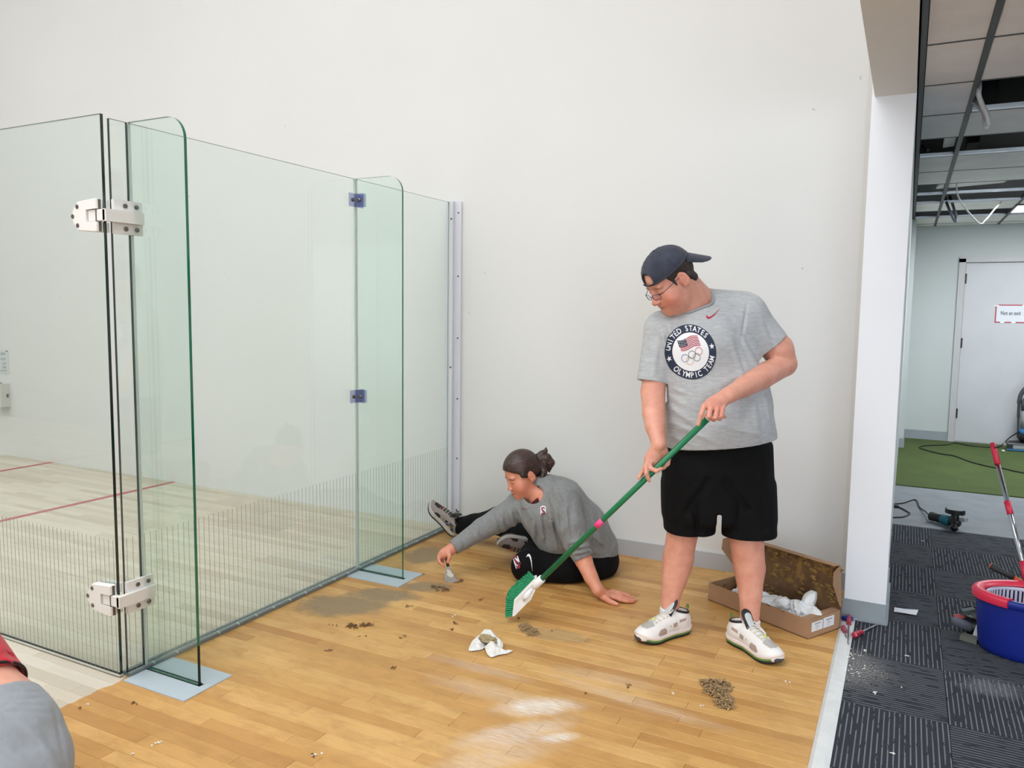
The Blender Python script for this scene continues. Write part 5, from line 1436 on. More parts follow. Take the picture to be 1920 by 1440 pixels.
# dark collar of the shirt beneath
k_ = SDF(); k_.cone(nkw - hdir * .045, nkw - hdir * .018, .066, .062, k=.01); k_.cone(nkw - hdir * .03, nkw + hdir * .1, .051, .051, k=.003, op='s'); k_.plane(nkw - hdir * .004, hdir, nkw - .2, nkw + .2); sdf_obj('undershirt_collar', k_, .003, fabric_mat('maroon_undershirt', (70, 26, 38)), wom)
# pants
p = SDF()
p.ell(at(1108, 1048, 4.29), (.155, .155, .118), k=.05); p.cone(at(1112, 1058, 4.24), at(1060, 1062, 4.17), .112, .105, k=.05); p.cone(at(1060, 1062, 4.17), at(988, 1062, 4.115), .103, .078, k=.04)
p.chain([at(988, 1062, 4.115), at(1000, 1040, 4.30), at(1003, 1028, 4.42)], [.078, .066, .055], k=.03)
p.chain([at(1070, 1032, 4.38), at(1000, 1005, 4.50), at(935, 976, 4.63), at(890, 984, 4.76), at(864, 986, 4.815)], [.105, .092, .078, .062, .055], k=.03)
p.folds([((985, 1045), (1010, 1050), 4, .005), ((1000, 1035), (1040, 1045), 5, .005), ((870, 975), (905, 985), 4, .005), ((880, 968), (930, 975), 4, .004)], at(1000, 1030, 4.3) - .7, at(1000, 1030, 4.3) + .7)
p.plane((0, 0, .002), (0, 0, -1), np.array([-9, -9, -1]), np.array([9, 9, .2]), k=.02)
pants = sdf_obj('pants', p, .0062, M['pants'], wom, it=2)
bp = bvh_of(pants)
VF = xf2(swoosh(.082), 1, 2.35); lay('pants_swoosh', [(x, y) for x, y in [(-a, b_) for a, b_ in swoosh(.085)[0]]] and xf2(([(x, -y) for x, y in swoosh(.082)[0]], swoosh(.082)[1]), 1, -1.02)[0], swoosh(.082)[1], bp, at(990, 1055, 3.9), np.array(CR), np.array(CU), np.array(CW), pwhite, pants, .002)
for sz, m_, lf, bd in ((.088, pwhite, .002, .10), (.080, maroon, .0036, .03)):
    v2, f2 = g_text('S', sz, bd); v2, f2 = xf2(([(x * .62, y) for x, y in v2], f2), 1, .38); lay('pants_letter', v2, f2, bp, at(970.5, 1069, 3.9), np.array(CR), np.array(CU), np.array(CW), m_, pants, lf)
# shoes
stw = dict(upper='ws_upper', out='ws_black', cushion='ws_mid', mid='ws_mid', tongue='ws_black', tonguep='ws_black', collar='ws_black', tab='ws_black', panel='ws_black', toep='ws_black', bumper='ws_black', lace='sn_black', toggle='ws_orange', stripe='ws_blue', stripe2='ws_yellow', loop=[[(.01, -.02, .012), (0, -.03, .02), (0, 0, .004)], [(.0, .02, .01), (.01, .03, .004), (0, 0, 0)]])
def orth(f, u):
    f = np.array(f, float) / np.linalg.norm(f); u = np.array(u, float); u -= f * (u @ f); u /= np.linalg.norm(u); return np.stack([f, np.cross(u, f), u], 1)
f1 = orth(-.66 * CR + .72 * CU + .10 * CW, .70 * CR + .62 * CU - .42 * CW)
sh1 = shoe(wom, f1, at(853, 1007, 4.83), stw, .262, .098)
for dx_ in (.012, .03):
    pass
f2_ = orth(-.96 * HR + .12 * UPV - .25 * HW, -.72 * HW - .62 * UPV + .1 * HR)
sh2 = shoe(wom, f2_, at(1013, 1011, 4.47), stw, .258, .098)
# hair
hs = SDF(); hs.frame(HWm, wc_)
hs.ell((0, -.012, .034), (.0845, .104, .097), k=.01); hs.ell((0, -.07, .0), (.066, .05, .06), k=.02)
hs.plane((0, .082, .066), (0, .66, -.75), wc_ - .3, wc_ + .3, k=.008)
for sg in (-1, 1): hs.cone((sg * .070, .022, .012), (sg * .075, .004, -.004), .014, .008, k=.012); hs.ell((sg * .088, -.014, -.016), (.018, .021, .030), k=.004, op='s')
hairw = sdf_obj('hair', hs, .003, M['hair_w'], wom)
tie = at(1007, 858, 4.185)
pt_ = SDF()
for ch_, rd in (([(1005, 858, 4.185), (1017, 852, 4.19), (1023, 845, 4.19), (1024, 838, 4.19)], [.016, .022, .011, .002]), ([(1006, 858, 4.185), (1024, 860, 4.19), (1032, 868, 4.19), (1032, 880, 4.185)], [.018, .030, .024, .006]), ([(1008, 860, 4.185), (1020, 872, 4.18), (1024, 884, 4.18)], [.018, .024, .007]), ([(1010, 866, 4.17), (1020, 885, 4.16), (1014, 903, 4.14), (1009, 914, 4.13)], [.018, .018, .012, .004]), ([(1012, 870, 4.19), (1026, 876, 4.19), (1030, 884, 4.19)], [.015, .018, .006])):
    pt_.chain([at(*q_) for q_ in ch_], rd, k=.006)
sdf_obj('ponytail', pt_, .003, M['hair_w'], hairw)
MB().tube([tie + .017 * (math.cos(a) * UPV + math.sin(a) * (HW * .9 + HR * .2)) for a in np.linspace(0, 2 * PI, 16, endpoint=False)], .006, 6, closed=True).build('hair_tie', M['black'], hairw, smooth=True)
rq = fz(1153, 1128.5, .010); 
# putty knife
KD = 4.098
kn = thing('putty_knife', onz(848, 1092), 'worn putty knife with black handle held by the seated woman', 'putty knife')
ka, kb_ = at(835.5, 1038, 4.135), at(840, 1062, KD - .004)
MB().tube([ka, lerp(ka, kb_, .15), lerp(ka, kb_, .6), kb_], [.006, .0095, .0085, .0075], 12, flat=.8).build('handle', M['black'], kn, smooth=True)
bl = [(837, 1060), (843, 1060), (846, 1072), (852, 1080), (859.5, 1089.5), (836, 1095.5), (833.5, 1082), (836, 1072)]
zb = onz(848, 1092.5); dpb = (zb - CAM) @ CW
def kpt(x, y): tt = (y - 1060) / 35; return at(x, y, lerp([KD], [dpb], min(1.0, tt))[0])
n = len(bl); nn = np.array(CW) * .0016
MB().add([kpt(*q_) - nn * .5 for q_ in bl] + [kpt(*q_) + nn * .5 for q_ in bl], [tuple(range(n)), tuple(range(2 * n - 1, n - 1, -1))] + [(i, n + i, n + (i + 1) % n, (i + 1) % n) for i in range(n)]).build('blade', mat('scraped_steel', (150, 146, 142), .45, .5, var=.2, vscale=60), kn)
sp = [(838, 1068), (844, 1069), (851, 1078), (848, 1083), (842, 1081), (838, 1077)]
MB().add([kpt(*q_) - nn * 1.2 for q_ in sp], [tuple(range(len(sp)))]).build('plaster_smear', mat('dried_plaster', (202, 200, 192), .9, var=.1, vscale=90), kn)
MB().add([kpt(*q_) - nn * 1.0 for q_ in ((836.5, 1071), (850, 1073), (849.5, 1076), (837, 1075))], [(0, 1, 2, 3)]).build('blue_paint', mat('blue_smear', (78, 104, 140), .8), kn)

# ------------------------------------------------------------------ third person, crouching at the picture's lower left edge
th = thing('person', (0.70, -3.2, 0), 'crouching person in red shirt and grey shorts at the lower left edge, seen from behind', 'person')
M['red_tee'] = fabric_mat('red_jersey', (190, 38, 52), fold=.3, fscale=8); M['grey_short'] = fabric_mat('grey_shorts_cloth', (146, 150, 156), var=.06, vs=50, fold=.45, fscale=6)
F3 = -HR * .70 + HW * .38 + UPV * .44; F3 /= np.linalg.norm(F3); S3 = np.cross(F3, UPV); S3 /= np.linalg.norm(S3); U3 = np.cross(S3, F3); R3 = np.stack([S3, F3, U3], 1); P3 = at(10, 1430, 1.85)
FH = np.array([F3[0], F3[1], 0]); FH /= np.linalg.norm(FH)
l3 = lambda x, y, z: P3 + R3 @ np.array([x, y, z])
g3 = lambda side, fwd, z: np.array([*(P3 + S3 * side + FH * fwd)[:2], z])
b = SDF(); fz3 = (U3, .86)
b.cone(l3(0, 0, -.02), l3(0, .12, 0), .120, .143, k=.01, flat=fz3); b.cone(l3(0, .12, 0), l3(0, .24, 0), .143, .130, k=.01, flat=fz3); b.cone(l3(0, .24, 0), l3(0, .50, -.01), .130, .150, k=.02, flat=fz3)
b.cone(l3(0, .0, .150), l3(0, .30, .140), .012, .009, k=.03, op='s')                      # hollow along the spine
sh3 = l3(0, .50, -.02); b.cone(sh3, sh3 + FH * .10 + UPV * .12, .06, .055, k=.03)
for sg in (-1, 1):
    b.chain([l3(sg * .045, .04, -.06), g3(sg * .12, .36, .10), g3(sg * .11, .02, .065), g3(sg * .10, -.06, .05)], [.075, .066, .052, .04], k=.02)
    b.cone(g3(sg * .10, -.05, .05), g3(sg * .10, -.14, .032), .036, .026, k=.02)
    a3 = l3(sg * .13, .52, -.02); b.chain([a3, a3 + FH * .16 - UPV * .20, a3 + FH * .30 - UPV * (a3[2] - .06)], [.058, .045, .03], k=.02); b.ell(a3 + FH * .34 - UPV * (a3[2] - .026), (.05, .05, .022), k=.02)
H3 = head_frame(118, 40); c3 = sh3 + FH * .16 + UPV * .20; add_head(b, H3, c3); b.frame()
sdf_obj('body', b, .006, M['skin_m'], th, col=lambda V: head_tint(V, H3, c3))
t = SDF(); t.cone(l3(0, .14, 0), l3(0, .50, -.01), .148, .165, k=.04, flat=fz3)
for sg in (-1, 1): a3 = l3(sg * .12, .52, -.02); t.cone(a3, a3 + FH * .13 - UPV * .12, .08, .075, k=.04)
hp3 = l3(0, .195, 0)
t.plane(hp3, -F3, hp3 - .5, hp3 + .5); t.cone(l3(0, .1, 0), l3(0, .225, 0), .141, .141, k=.004, op='s', flat=fz3)
t.folds([((0, 1232), (45, 1246), 5, .006), ((10, 1222), (50, 1256), 5, -.005), ((-20, 1245), (30, 1256), 5, .005)], hp3 - .5, hp3 + .5)
rt = sdf_obj('red_shirt', t, .005, M['red_tee'], th, it=1)
ring = [l3(.1475 * math.cos(a), .1975, .1475 * .86 * math.sin(a)) for a in np.linspace(0, 2 * PI, 56, endpoint=False)]
MB().tube(ring, .0045, 8, closed=True).build('black_hem', fabric_mat('black_trim', (40, 26, 30)), rt, smooth=True)
p = SDF()
p.ell((0, 0, 0), (.165, .150, .150), k=.05, R=R3) if False else p.cone(l3(-.01, -.02, -.025), l3(0, .07, -.005), .146, .150, k=.03, flat=fz3)
for sg in (-1, 1): p.cone(l3(sg * .045, -.005, -.015), l3(sg * .05, .01, -.03), .100, .10, k=.03); p.cone(l3(sg * .055, .035, -.06), lerp(l3(sg * .055, .035, -.06), g3(sg * .12, .36, .10), .7), .098, .09, k=.03)
for i in range(4): p.cone(l3(0, .060 + .020 * i, -.002), l3(0, .061 + .020 * i, -.002), .1560 - .0015 * i, .1560 - .0015 * i, k=.006, flat=fz3)
wp3 = l3(0, .128, 0)
p.plane(wp3, F3, wp3 - .5, wp3 + .5, k=.006)
p.folds([((-20, 1300), (84, 1297), 3.2, -.0035), ((-20, 1311), (94, 1309), 3.2, -.0035), ((-20, 1322), (102, 1322), 3.2, -.0035), ((-20, 1334), (106, 1336), 3.2, -.0035), ((40, 1355), (112, 1430), 8, .007), ((0, 1400), (60, 1440), 8, .006), ((100, 1320), (122, 1430), 4, -.004)], P3 - .6, P3 + .6)
p.plane((0, 0, .02), (0, 0, -1), np.array([-9, -9, -1]), np.array([9, 9, .2]), k=.02)
sdf_obj('shorts', p, .005, M['grey_short'], th, it=1)
hs = SDF(); hs.frame(H3, c3); hs.ell((0, -.014, .035), (.084, .104, .097), k=.01); hs.plane((0, .07, .06), (0, .7, -.7), c3 - .3, c3 + .3, k=.008); sdf_obj('hair', hs, .005, M['hair_m'], th)
# ------------------------------------------------------------------ cardboard box with rubbish
cb = mat('cardboard', (168, 132, 102), .85, var=.05, vscale=14); cbi = mat('cardboard_inside_wet', (112, 82, 58), .85, var=.3, vscale=16)
FL, FRc, BR = np.array([1.808, -.493, 0]), np.array([2.309, -.757, 0]), np.array([2.424, -.556, 0]); BL = FL + BR - FRc
bx = thing('cardboard_box', (FL + BR) / 2, 'open brown cardboard box with glue stains inside, on the floor by the white pillar', 'box')
H_ = .088; ux = (FRc - FL) / np.linalg.norm(FRc - FL); uy = (BR - FRc) / np.linalg.norm(BR - FRc); Lx, Ly = np.linalg.norm(FRc - FL), np.linalg.norm(BR - FRc)
def bp_(x, y, z): return FL + ux * x + uy * y + np.array([0, 0, z])
def panel(nm, c, hx, hy, hz, m=cb, a=None, parent=bx):
    A = a or (ux, uy, UPV); return MB().obox(c, A[0], A[1], A[2], hx, hy, hz).build(nm, m, parent)
panel('bottom', bp_(Lx / 2, Ly / 2, .003), Lx / 2, Ly / 2, .002, cbi)
panel('front_side', bp_(Lx / 2, .002, H_ / 2 + .001), Lx / 2, .002, H_ / 2); panel('back_side', bp_(Lx / 2, Ly - .002, H_ / 2 + .001), Lx / 2, .002, H_ / 2, cbi)
panel('end_side', bp_(.002, Ly / 2, H_ / 2 + .001), .002, Ly / 2 - .004, H_ / 2); panel('end_side', bp_(Lx - .002, Ly / 2, H_ / 2 + .001), .002, Ly / 2 - .004, H_ / 2)
panel('rolled_edge', bp_(Lx - .022, Ly / 2, H_ - .001), .020, Ly / 2 - .004, .002, cb)
th_ = math.radians(-6); ld = uy * math.sin(th_) + UPV * math.cos(th_); ln_ = np.cross(ux, ld); LL = .215
hin = bp_(0, Ly, H_)
lidm, _nt, _b = nmat('lid_inside'); _p = nd(_nt, 'ShaderNodeTexCoord').outputs['Object']
_c = ramp(_nt, noise(_nt, _p, 9, 4, .6, .6), [(.35, lin((92, 64, 40))), (.55, lin((118, 86, 58))), (.7, lin((100, 72, 46)))]); _q = noise(_nt, mapping(_nt, _p, loc=(3, 1, 2)), 14, 5, .65, 1.0)
_nt.links.new(mixc(_nt, ramp(_nt, _q, [(.56, (0, 0, 0)), (.62, (1, 1, 1))]), _c, lin((146, 112, 56))), _b.inputs['Base Color']); _b.inputs['Roughness'].default_value = .8
lid = MB().obox(hin + ux * Lx / 2 + ld * LL / 2, ux, ld, ln_, Lx / 2, LL / 2, .002).build('lid', lidm, bx)
fw_ = -uy * .98 + UPV * .1
MB().obox(hin + ux * (Lx / 2) + ld * LL + fw_ * .022, ux, fw_, np.cross(ux, fw_), Lx / 2, .022, .0018).build('lid_lip', cb, lid)
for sg, xx in ((-1, .0), (1, Lx)):
    a_ = hin + ux * xx + ld * .02; b_ = hin + ux * xx + ld * LL; o_ = -uy * .075 + ux * sg * (.012 if sg > 0 else .05)
    vs = [a_, b_, b_ + o_ * .9 - ld * .02, b_ + o_ - ld * .075, a_ + o_ * .15]; vs2 = [v + ux * .003 for v in vs]
    MB().add(vs + vs2, [(0, 1, 2, 3, 4), (9, 8, 7, 6, 5)] + [(i, 5 + i, 5 + (i + 1) % 5, (i + 1) % 5) for i in range(5)]).build('lid_flap', cb, lid)
lblm = mat('paper_label', (228, 230, 236), .7); ink = mat('print_ink', (120, 122, 132), .8)
for x0, x1, z0, z1 in ((.02, .098, .030, .072), (.104, .182, .030, .076)):
    c_ = bp_(Lx + .0012, (x0 + x1) / 2, (z0 + z1) / 2); o = MB().obox(c_, uy, UPV, ux, (x1 - x0) / 2, (z1 - z0) / 2, .0006).build('paper_label', lblm, bx, origin=c_)
    for k in range(4): w_ = (.022, .010, .014, .008)[k]; MB().obox(c_ + UPV * (.012 - .008 * k) + uy * (-.004 if k % 2 else .003) + ux * .0008, uy, UPV, ux, w_, .0007 if k else .0018, .0003).build('print_line', ink, o)
# splashes of brown glue stuck in the box
glm = mat('brown_glue', (134, 104, 52), .55, var=.35, vscale=60, bmp=.8, bscale=60, bdist=.006)
gs_ = MB(); gr = random.Random(11)
def blobs(mb, org, U, V, N, n, su, sv, r0, r1, rg):
    for _ in range(n):
        c_ = np.array(org) + U * rg.uniform(-su, su) + V * rg.uniform(-sv, sv); r = rg.uniform(r0, r1); k = rg.randrange(5, 8); a0 = rg.random() * 6
        ring = [c_ + r * rg.uniform(.5, 1.3) * (math.cos(a0 + 2 * PI * i / k) * U + math.sin(a0 + 2 * PI * i / k) * V * .6) for i in range(k)]
        top = [lerp(c_, q_, .55) + N * r * rg.uniform(.12, .3) for q_ in ring]
        mb.add(ring + top + [c_ + N * r * .3], [(i, (i + 1) % k, k + (i + 1) % k, k + i) for i in range(k)] + [(k + i, k + (i + 1) % k, 2 * k) for i in range(k)])
blobs(gs_, hin + ux * Lx * .55 + ld * LL * .5, ux, ld, -ln_ if ln_ @ uy > 0 else ln_, 70, Lx * .44, LL * .44, .008, .028, gr)
blobs(gs_, hin + ux * Lx * .93 + ld * LL * .45, ux, ld, -ln_ if ln_ @ uy > 0 else ln_, 22, Lx * .05, LL * .4, .008, .02, gr)
blobs(gs_, bp_(Lx * .5, Ly - .006, H_ * .6), ux, UPV, -uy, 30, Lx * .45, H_ * .35, .006, .016, gr)
blobs(gs_, bp_(.006, Ly * .5, H_ * .6), uy, UPV, ux, 14, Ly * .4, H_ * .3, .006, .014, gr)
blobs(gs_, bp_(Lx * .4, .0, H_ ), ux, UPV, UPV, 26, Lx * .4, .006, .004, .008, gr)
o = gs_.build('glue_splashes', glm, bx); o['kind'] = 'stuff'
def crumple(nm, c, r, seed, m, parent=None, rough=.35, n=18, spikes=(), flatz=None):
    """crumpled paper: a creased closed sheet with sharp folds"""
    rg = np.random.RandomState(seed); dirs = rg.normal(size=(26, 3)); dirs /= np.linalg.norm(dirs, axis=1)[:, None]; am = rg.uniform(-1, 1, 26); ph = rg.uniform(0, 6, 26)
    V, F = [], []; N2 = n * 2
    for i in range(n + 1):
        for j in range(N2):
            a, b_ = PI * i / n, 2 * PI * j / N2; d = np.array([math.sin(a) * math.cos(b_), math.sin(a) * math.sin(b_), math.cos(a)])
            f = 1.0 + rough * sum(am[k] * (1 - abs(math.sin((3.2 if k < 12 else 9.0) * (dirs[k] @ d) + ph[k]))) * (1 if k < 12 else .42) for k in range(26)) / 2.4
            for sd_, amt, wd_ in spikes:
                sd_ = np.array(sd_, float); sd_ /= np.linalg.norm(sd_); f += amt * max(0, (d @ sd_ - wd_) / (1 - wd_)) ** 1.5
            p_ = np.array(c) + np.array(r) * d * max(.25, f)
            if flatz is not None and p_[2] < flatz: p_[2] = flatz + .0006
            V.append(p_)
    for i in range(n):
        for j in range(N2): F.append((i * N2 + j, i * N2 + (j + 1) % N2, (i + 1) * N2 + (j + 1) % N2, (i + 1) * N2 + j))
    me = MB().add(V, F)
    return me.build(nm, m, parent)
tis = mat('white_tissue', (226, 228, 230), .9, bmp=.3, bscale=120)
def tissue(x, y, z, r, seed, lb, spikes=()):
    c_ = bp_(x, y, z); o = crumple('paper_towel', c_, r, seed, tis, spikes=spikes, rough=.5, n=30); return tag(o, lb, 'paper towel', 'crumpled paper towels in the cardboard box')
tissue(Lx * .40, Ly * .40, .052, (.075, .050, .042), 3, 'crumpled white paper towel at the left of the box rubbish', [((-.5, -.2, .6), .5, .75)])
tissue(Lx * .61, Ly * .36, .056, (.066, .05, .042), 5, 'crumpled white paper towel in the middle of the cardboard box', [((.3, -.4, .6), .5, .8), ((-.8, -.2, .3), .6, .8)])
tissue(Lx * .81, Ly * .46, .060, (.060, .055, .050), 8, 'tall crumpled white paper towel at the right end of the box', [((.3, .5, .9), .9, .88), ((.7, -.4, .3), .35, .8)])
tissue(Lx * .22, Ly * .5, .048, (.05, .045, .036), 9, 'small crumpled white paper towel behind the man\'s leg in the box')
for k, (x, y) in enumerate(((.47, .62), (.66, .66))):
    o = crumple('glue_lump', bp_(Lx * x, Ly * y, .045), (.045, .03, .03), 20 + k, glm); tag(o, ('brown glue lump between the paper towels in the box', 'brown glue lump by the box\'s back side')[k], 'glue lump', 'glue lumps in the box')
o = crumple('navy_rag', bp_(Lx * .62, Ly * .6, .06), (.06, .022, .020), 31, fabric_mat('navy_rag_cloth', (44, 52, 84), var=.3)); tag(o, 'small navy rag between the paper towels in the box', 'rag')

# ------------------------------------------------------------------ paper towel and scrapings on the wooden floor
pc_ = onz(918, 1214)
t = thing('used_paper_towel', pc_, 'white crumpled paper towel smeared with brown glue on the bare floor', 'paper towel')
soft = mat('white_towel', (224, 222, 218), .9, bmp=.5, bscale=60, bdist=.006)
def sheet(nm, px, hmax, seed, m, parent, curl=()):
    """creased paper lying loosely: outline on the floor, raised in the middle, lifted along the curl points"""
    P = [onz(*q_)[:2] for q_ in px]; c0 = sum(P) / len(P); V, F = g_poly([tuple(q_ - c0) for q_ in catmull([np.array([*q_, 0]) for q_ in P], 3, True) for q_ in [q_[:2]]], .0045)
    O = np.array([np.array(q_[:2]) - c0 for q_ in catmull([np.array([*q_, 0]) for q_ in P], 6, True)]); rg = np.random.RandomState(seed)
    D_ = [rg.normal(size=2) for _ in range(10)]; D_ = [d / np.linalg.norm(d) for d in D_]; ph = rg.uniform(0, 6, 10); fr_ = rg.uniform(60, 170, 10)
    out = []
    for u, v in V:
        e = np.sqrt(((O - np.array([u, v])) ** 2).sum(1)).min(); k = min(1, e / .022)
        z = hmax * (k ** .7) * .8 + sum((abs(math.sin(f_ * (d[0] * u + d[1] * v) + p_)) - .5) for d, p_, f_ in zip(D_, ph, fr_)) * .0016 * (.1 + k)
        for cx_, cy_, hh, rr_ in curl:
            q_ = onz(cx_, cy_)[:2] - c0; z += hh * math.exp(-((u - q_[0]) ** 2 + (v - q_[1]) ** 2) / rr_ ** 2)
        out.append(np.array([u + c0[0], v + c0[1], max(.0008, z + .002)]))
    n_ = len(out)
    return MB().add(out, F).build(nm, m, parent)
sheet('sheet', [(879, 1222), (883, 1211), (891, 1205), (902, 1205), (911, 1211), (908, 1217), (897, 1221)], .016, 41, soft, t, [(895, 1208, .018, .03)])
sheet('sheet', [(888, 1204), (900, 1197), (915, 1194), (930, 1199), (941, 1210), (943, 1217), (934, 1219), (922, 1213), (905, 1209), (893, 1211)], .024, 42, soft, t, [(915, 1199, .024, .04), (937, 1212, .016, .025)])
sheet('sheet', [(909, 1219), (918, 1214), (931, 1216), (940, 1221), (951, 1222), (962, 1221.5), (952, 1227), (936, 1230), (922, 1234), (913, 1229)], .020, 43, soft, t, [(920, 1222, .022, .03)])
crumple('glue_smear', onz(913, 1212) + [0, 0, .034], (.046, .028, .013), 44, mat('tan_glue', (160, 142, 106), .6, var=.3, vscale=70), t, .5, 12)
scr = mat('glue_shavings', (156, 128, 90), .75, var=.35, vscale=90); scd = mat('dark_shavings', (112, 78, 44), .75, var=.3, vscale=90)
def shavings(nm, pts, n, sz, hgt, m, seed, lb, cat='debris', grp='heaps of glue scrapings'):
    """heap of thin curled scrapings spread along pts (world x, y, radius)"""
    rg = random.Random(seed); mb = MB()
    for _ in range(n):
        x, y, r = pts[rg.randrange(len(pts))]; a = rg.random() * 2 * PI; q_ = r * math.sqrt(rg.random()); cx, cy = x + q_ * math.cos(a), y + q_ * math.sin(a)
        z0 = hgt * max(0, 1 - q_ / r) * rg.random(); L = sz * rg.uniform(.4, 1.3); w_ = sz * rg.uniform(.12, .3); b_ = rg.random() * 2 * PI; d = np.array([math.cos(b_), math.sin(b_), 0]); e_ = np.array([-d[1], d[0], 0])
        cu = rg.uniform(.1, .6) * L; pth = [np.array([cx, cy, z0 + .0006]) + d * L * t_ + UPV * (cu * math.sin(PI * t_) * .6) + e_ * math.sin(3 * t_) * L * .15 for t_ in (-.0, .33, .66, 1.0)]
        vs = []
        for p_ in pth: vs += [p_ - e_ * w_, p_ + e_ * w_, p_ + e_ * w_ * .6 + UPV * .0016, p_ - e_ * w_ * .6 + UPV * .0016]
        fs = [(0, 1, 2, 3)[::-1], (12, 13, 14, 15)]
        for k in range(3):
            for i in range(4): fs.append((4 * k + i, 4 * k + (i + 1) % 4, 4 * k + 4 + (i + 1) % 4, 4 * k + 4 + i))
        mb.add(vs, fs)
    o = mb.build(nm, m); return tag(o, lb, cat, grp, 'stuff')
W2 = lambda x, y, r: (onz(x, y)[0], onz(x, y)[1], r)
shavings('scraping_heap', [W2(1335, 1285, .045), W2(1350, 1288, .05), W2(1342, 1298, .045), W2(1355, 1313, .04), W2(1360, 1323, .03)], 900, .0125, .034, scr, 1, 'heap of curly brown glue scrapings on the floor in front of the white shoes')
shavings('scraping_heap', [W2(990, 1182, .035), W2(985, 1175, .03), W2(998, 1188, .03)], 260, .011, .022, scr, 2, 'small heap of brown scrapings beneath the brush head')
shavings('scraping_heap', [W2(664, 1176, .02), W2(680, 1174, .018), W2(692, 1172, .012), W2(658, 1174, .02)], 90, .012, .014, scd, 3, 'short row of dark brown scrapings nearest the glass fin plates')
shavings('scraping_heap', [W2(826, 1104, .03), W2(834, 1107, .025), W2(812, 1100, .02)], 40, .014, .008, scd, 4, 'thin brown scrapings lying just below the putty knife')
shavings('scraping_heap', [W2(857, 1092, .018), W2(864, 1090, .014)], 20, .014, .005, scd, 14, 'curl of brown glue lifted by the putty knife blade')
sg_ = [W2(x, y, .012) for x, y in ((755, 1195), (680, 1192), (765, 1138), (770, 1139), (880, 1131), (903, 1124), (615, 1172), (630, 1172), (725, 1104), (792, 1077), (740, 1252), (618, 1220), (852, 1169), (850, 1180), (1036, 1184), (973, 1160), (1180, 1286), (1095, 1302), (590, 1418), (250, 1320), (150, 1330), (700, 1060))]
shavings('floor_crumbs', sg_, 74, .011, .006, scd, 5, 'brown glue crumbs scattered over the honey brown floor', grp=None)
wht = mat('white_crumb', (228, 226, 218), .9)
shavings('white_crumbs', [W2(x, y, .010) for x, y in ((250, 1415), (590, 1417), (600, 1412), (165, 1322), (298, 1395), (1260, 1300), (1300, 1310), (852, 1156), (1320, 1325), (1475, 1280), (280, 1400))], 26, .010, .004, wht, 6, 'tiny white crumbs scattered over the wooden floor', grp=None)
shavings('carpet_crumbs', [W2(x, y, .03) for x, y in ((1575, 1210), (1580, 1222), (1590, 1235), (1600, 1228), (1578, 1245), (1612, 1252), (1600, 1262), (1590, 1215))] + [W2(x, y, .006) for x, y in ((1700, 1230), (1675, 1415), (1622, 1220), (1730, 1015), (1640, 1300), (1690, 1290))], 90, .008, .003, wht, 7, 'white plaster crumbs on the dark carpet beside the threshold', grp=None)

# ------------------------------------------------------------------ lobby things
# spin-mop bucket
bc = onz(1963, 1117, .262); bc[2] = 0
bu = np.array(HR) * .92 - np.array(HW) * .38; bu /= np.linalg.norm(bu); bv_ = np.cross(UPV, bu)
bk = thing('mop_bucket', bc, 'blue oval spin-mop bucket with red rim on the dark carpet', 'bucket')
blue = mat('blue_plastic', (14, 36, 128), .42, var=.06, vscale=6); redp = mat('red_plastic', (206, 38, 70), .4); lil = mat('pale_basket', (206, 204, 226), .45)
A1, A2 = .262, .165
def oval(t_, a, b_, z): return bc + bu * a * math.cos(t_) + bv_ * b_ * math.sin(t_) + UPV * z
prof = [(.86, .0), (.90, .006), (.92, .03), (.955, .12), (.985, .22), (.99, .248)]
mb = MB(); n = 56; vs = []
for s_, z in prof + [(.965, .248), (.945, .16), (.90, .02)]:
    vs += [oval(2 * PI * i / n, A1 * s_, A2 * s_, z) for i in range(n)]
fs = [tuple(range(n - 1, -1, -1))]
for k in range(len(prof) + 2):
    for i in range(n): fs.append((k * n + i, k * n + (i + 1) % n, (k + 1) * n + (i + 1) % n, (k + 1) * n + i))
fs.append(tuple((len(prof) + 2) * n + i for i in range(n)))
mb.add(vs, fs).build('tub', blue, bk, angle=50)
def rimseg(t0, t1, nm, m, sec):
    mb = MB(); vs = []; N = 44; K = len(sec)
    for a in np.linspace(t0, t1, N):
        for off, z in sec: vs.append(oval(a, A1 + off, A2 + off, z))
    fs = [(i * K + k, i * K + (k + 1) % K, (i + 1) * K + (k + 1) % K, (i + 1) * K + k) for i in range(N - 1) for k in range(K)]
    mb.add(vs, fs + [tuple(range(K - 1, -1, -1)), tuple((N - 1) * K + k for k in range(K))]).build(nm, m, bk, angle=50)
rimseg(math.radians(-128), math.radians(-40), 'rim_bridge', blue, [(.000, .225), (.006, .235), (.006, .252), (.0, .258), (-.02, .258), (-.022, .24)])
rimseg(math.radians(-40), math.radians(232), 'rim', redp, [(.004, .226), (.013, .230), (.015, .252), (.008, .264), (-.006, .268), (-.030, .262), (-.036, .250), (-.01, .24)])
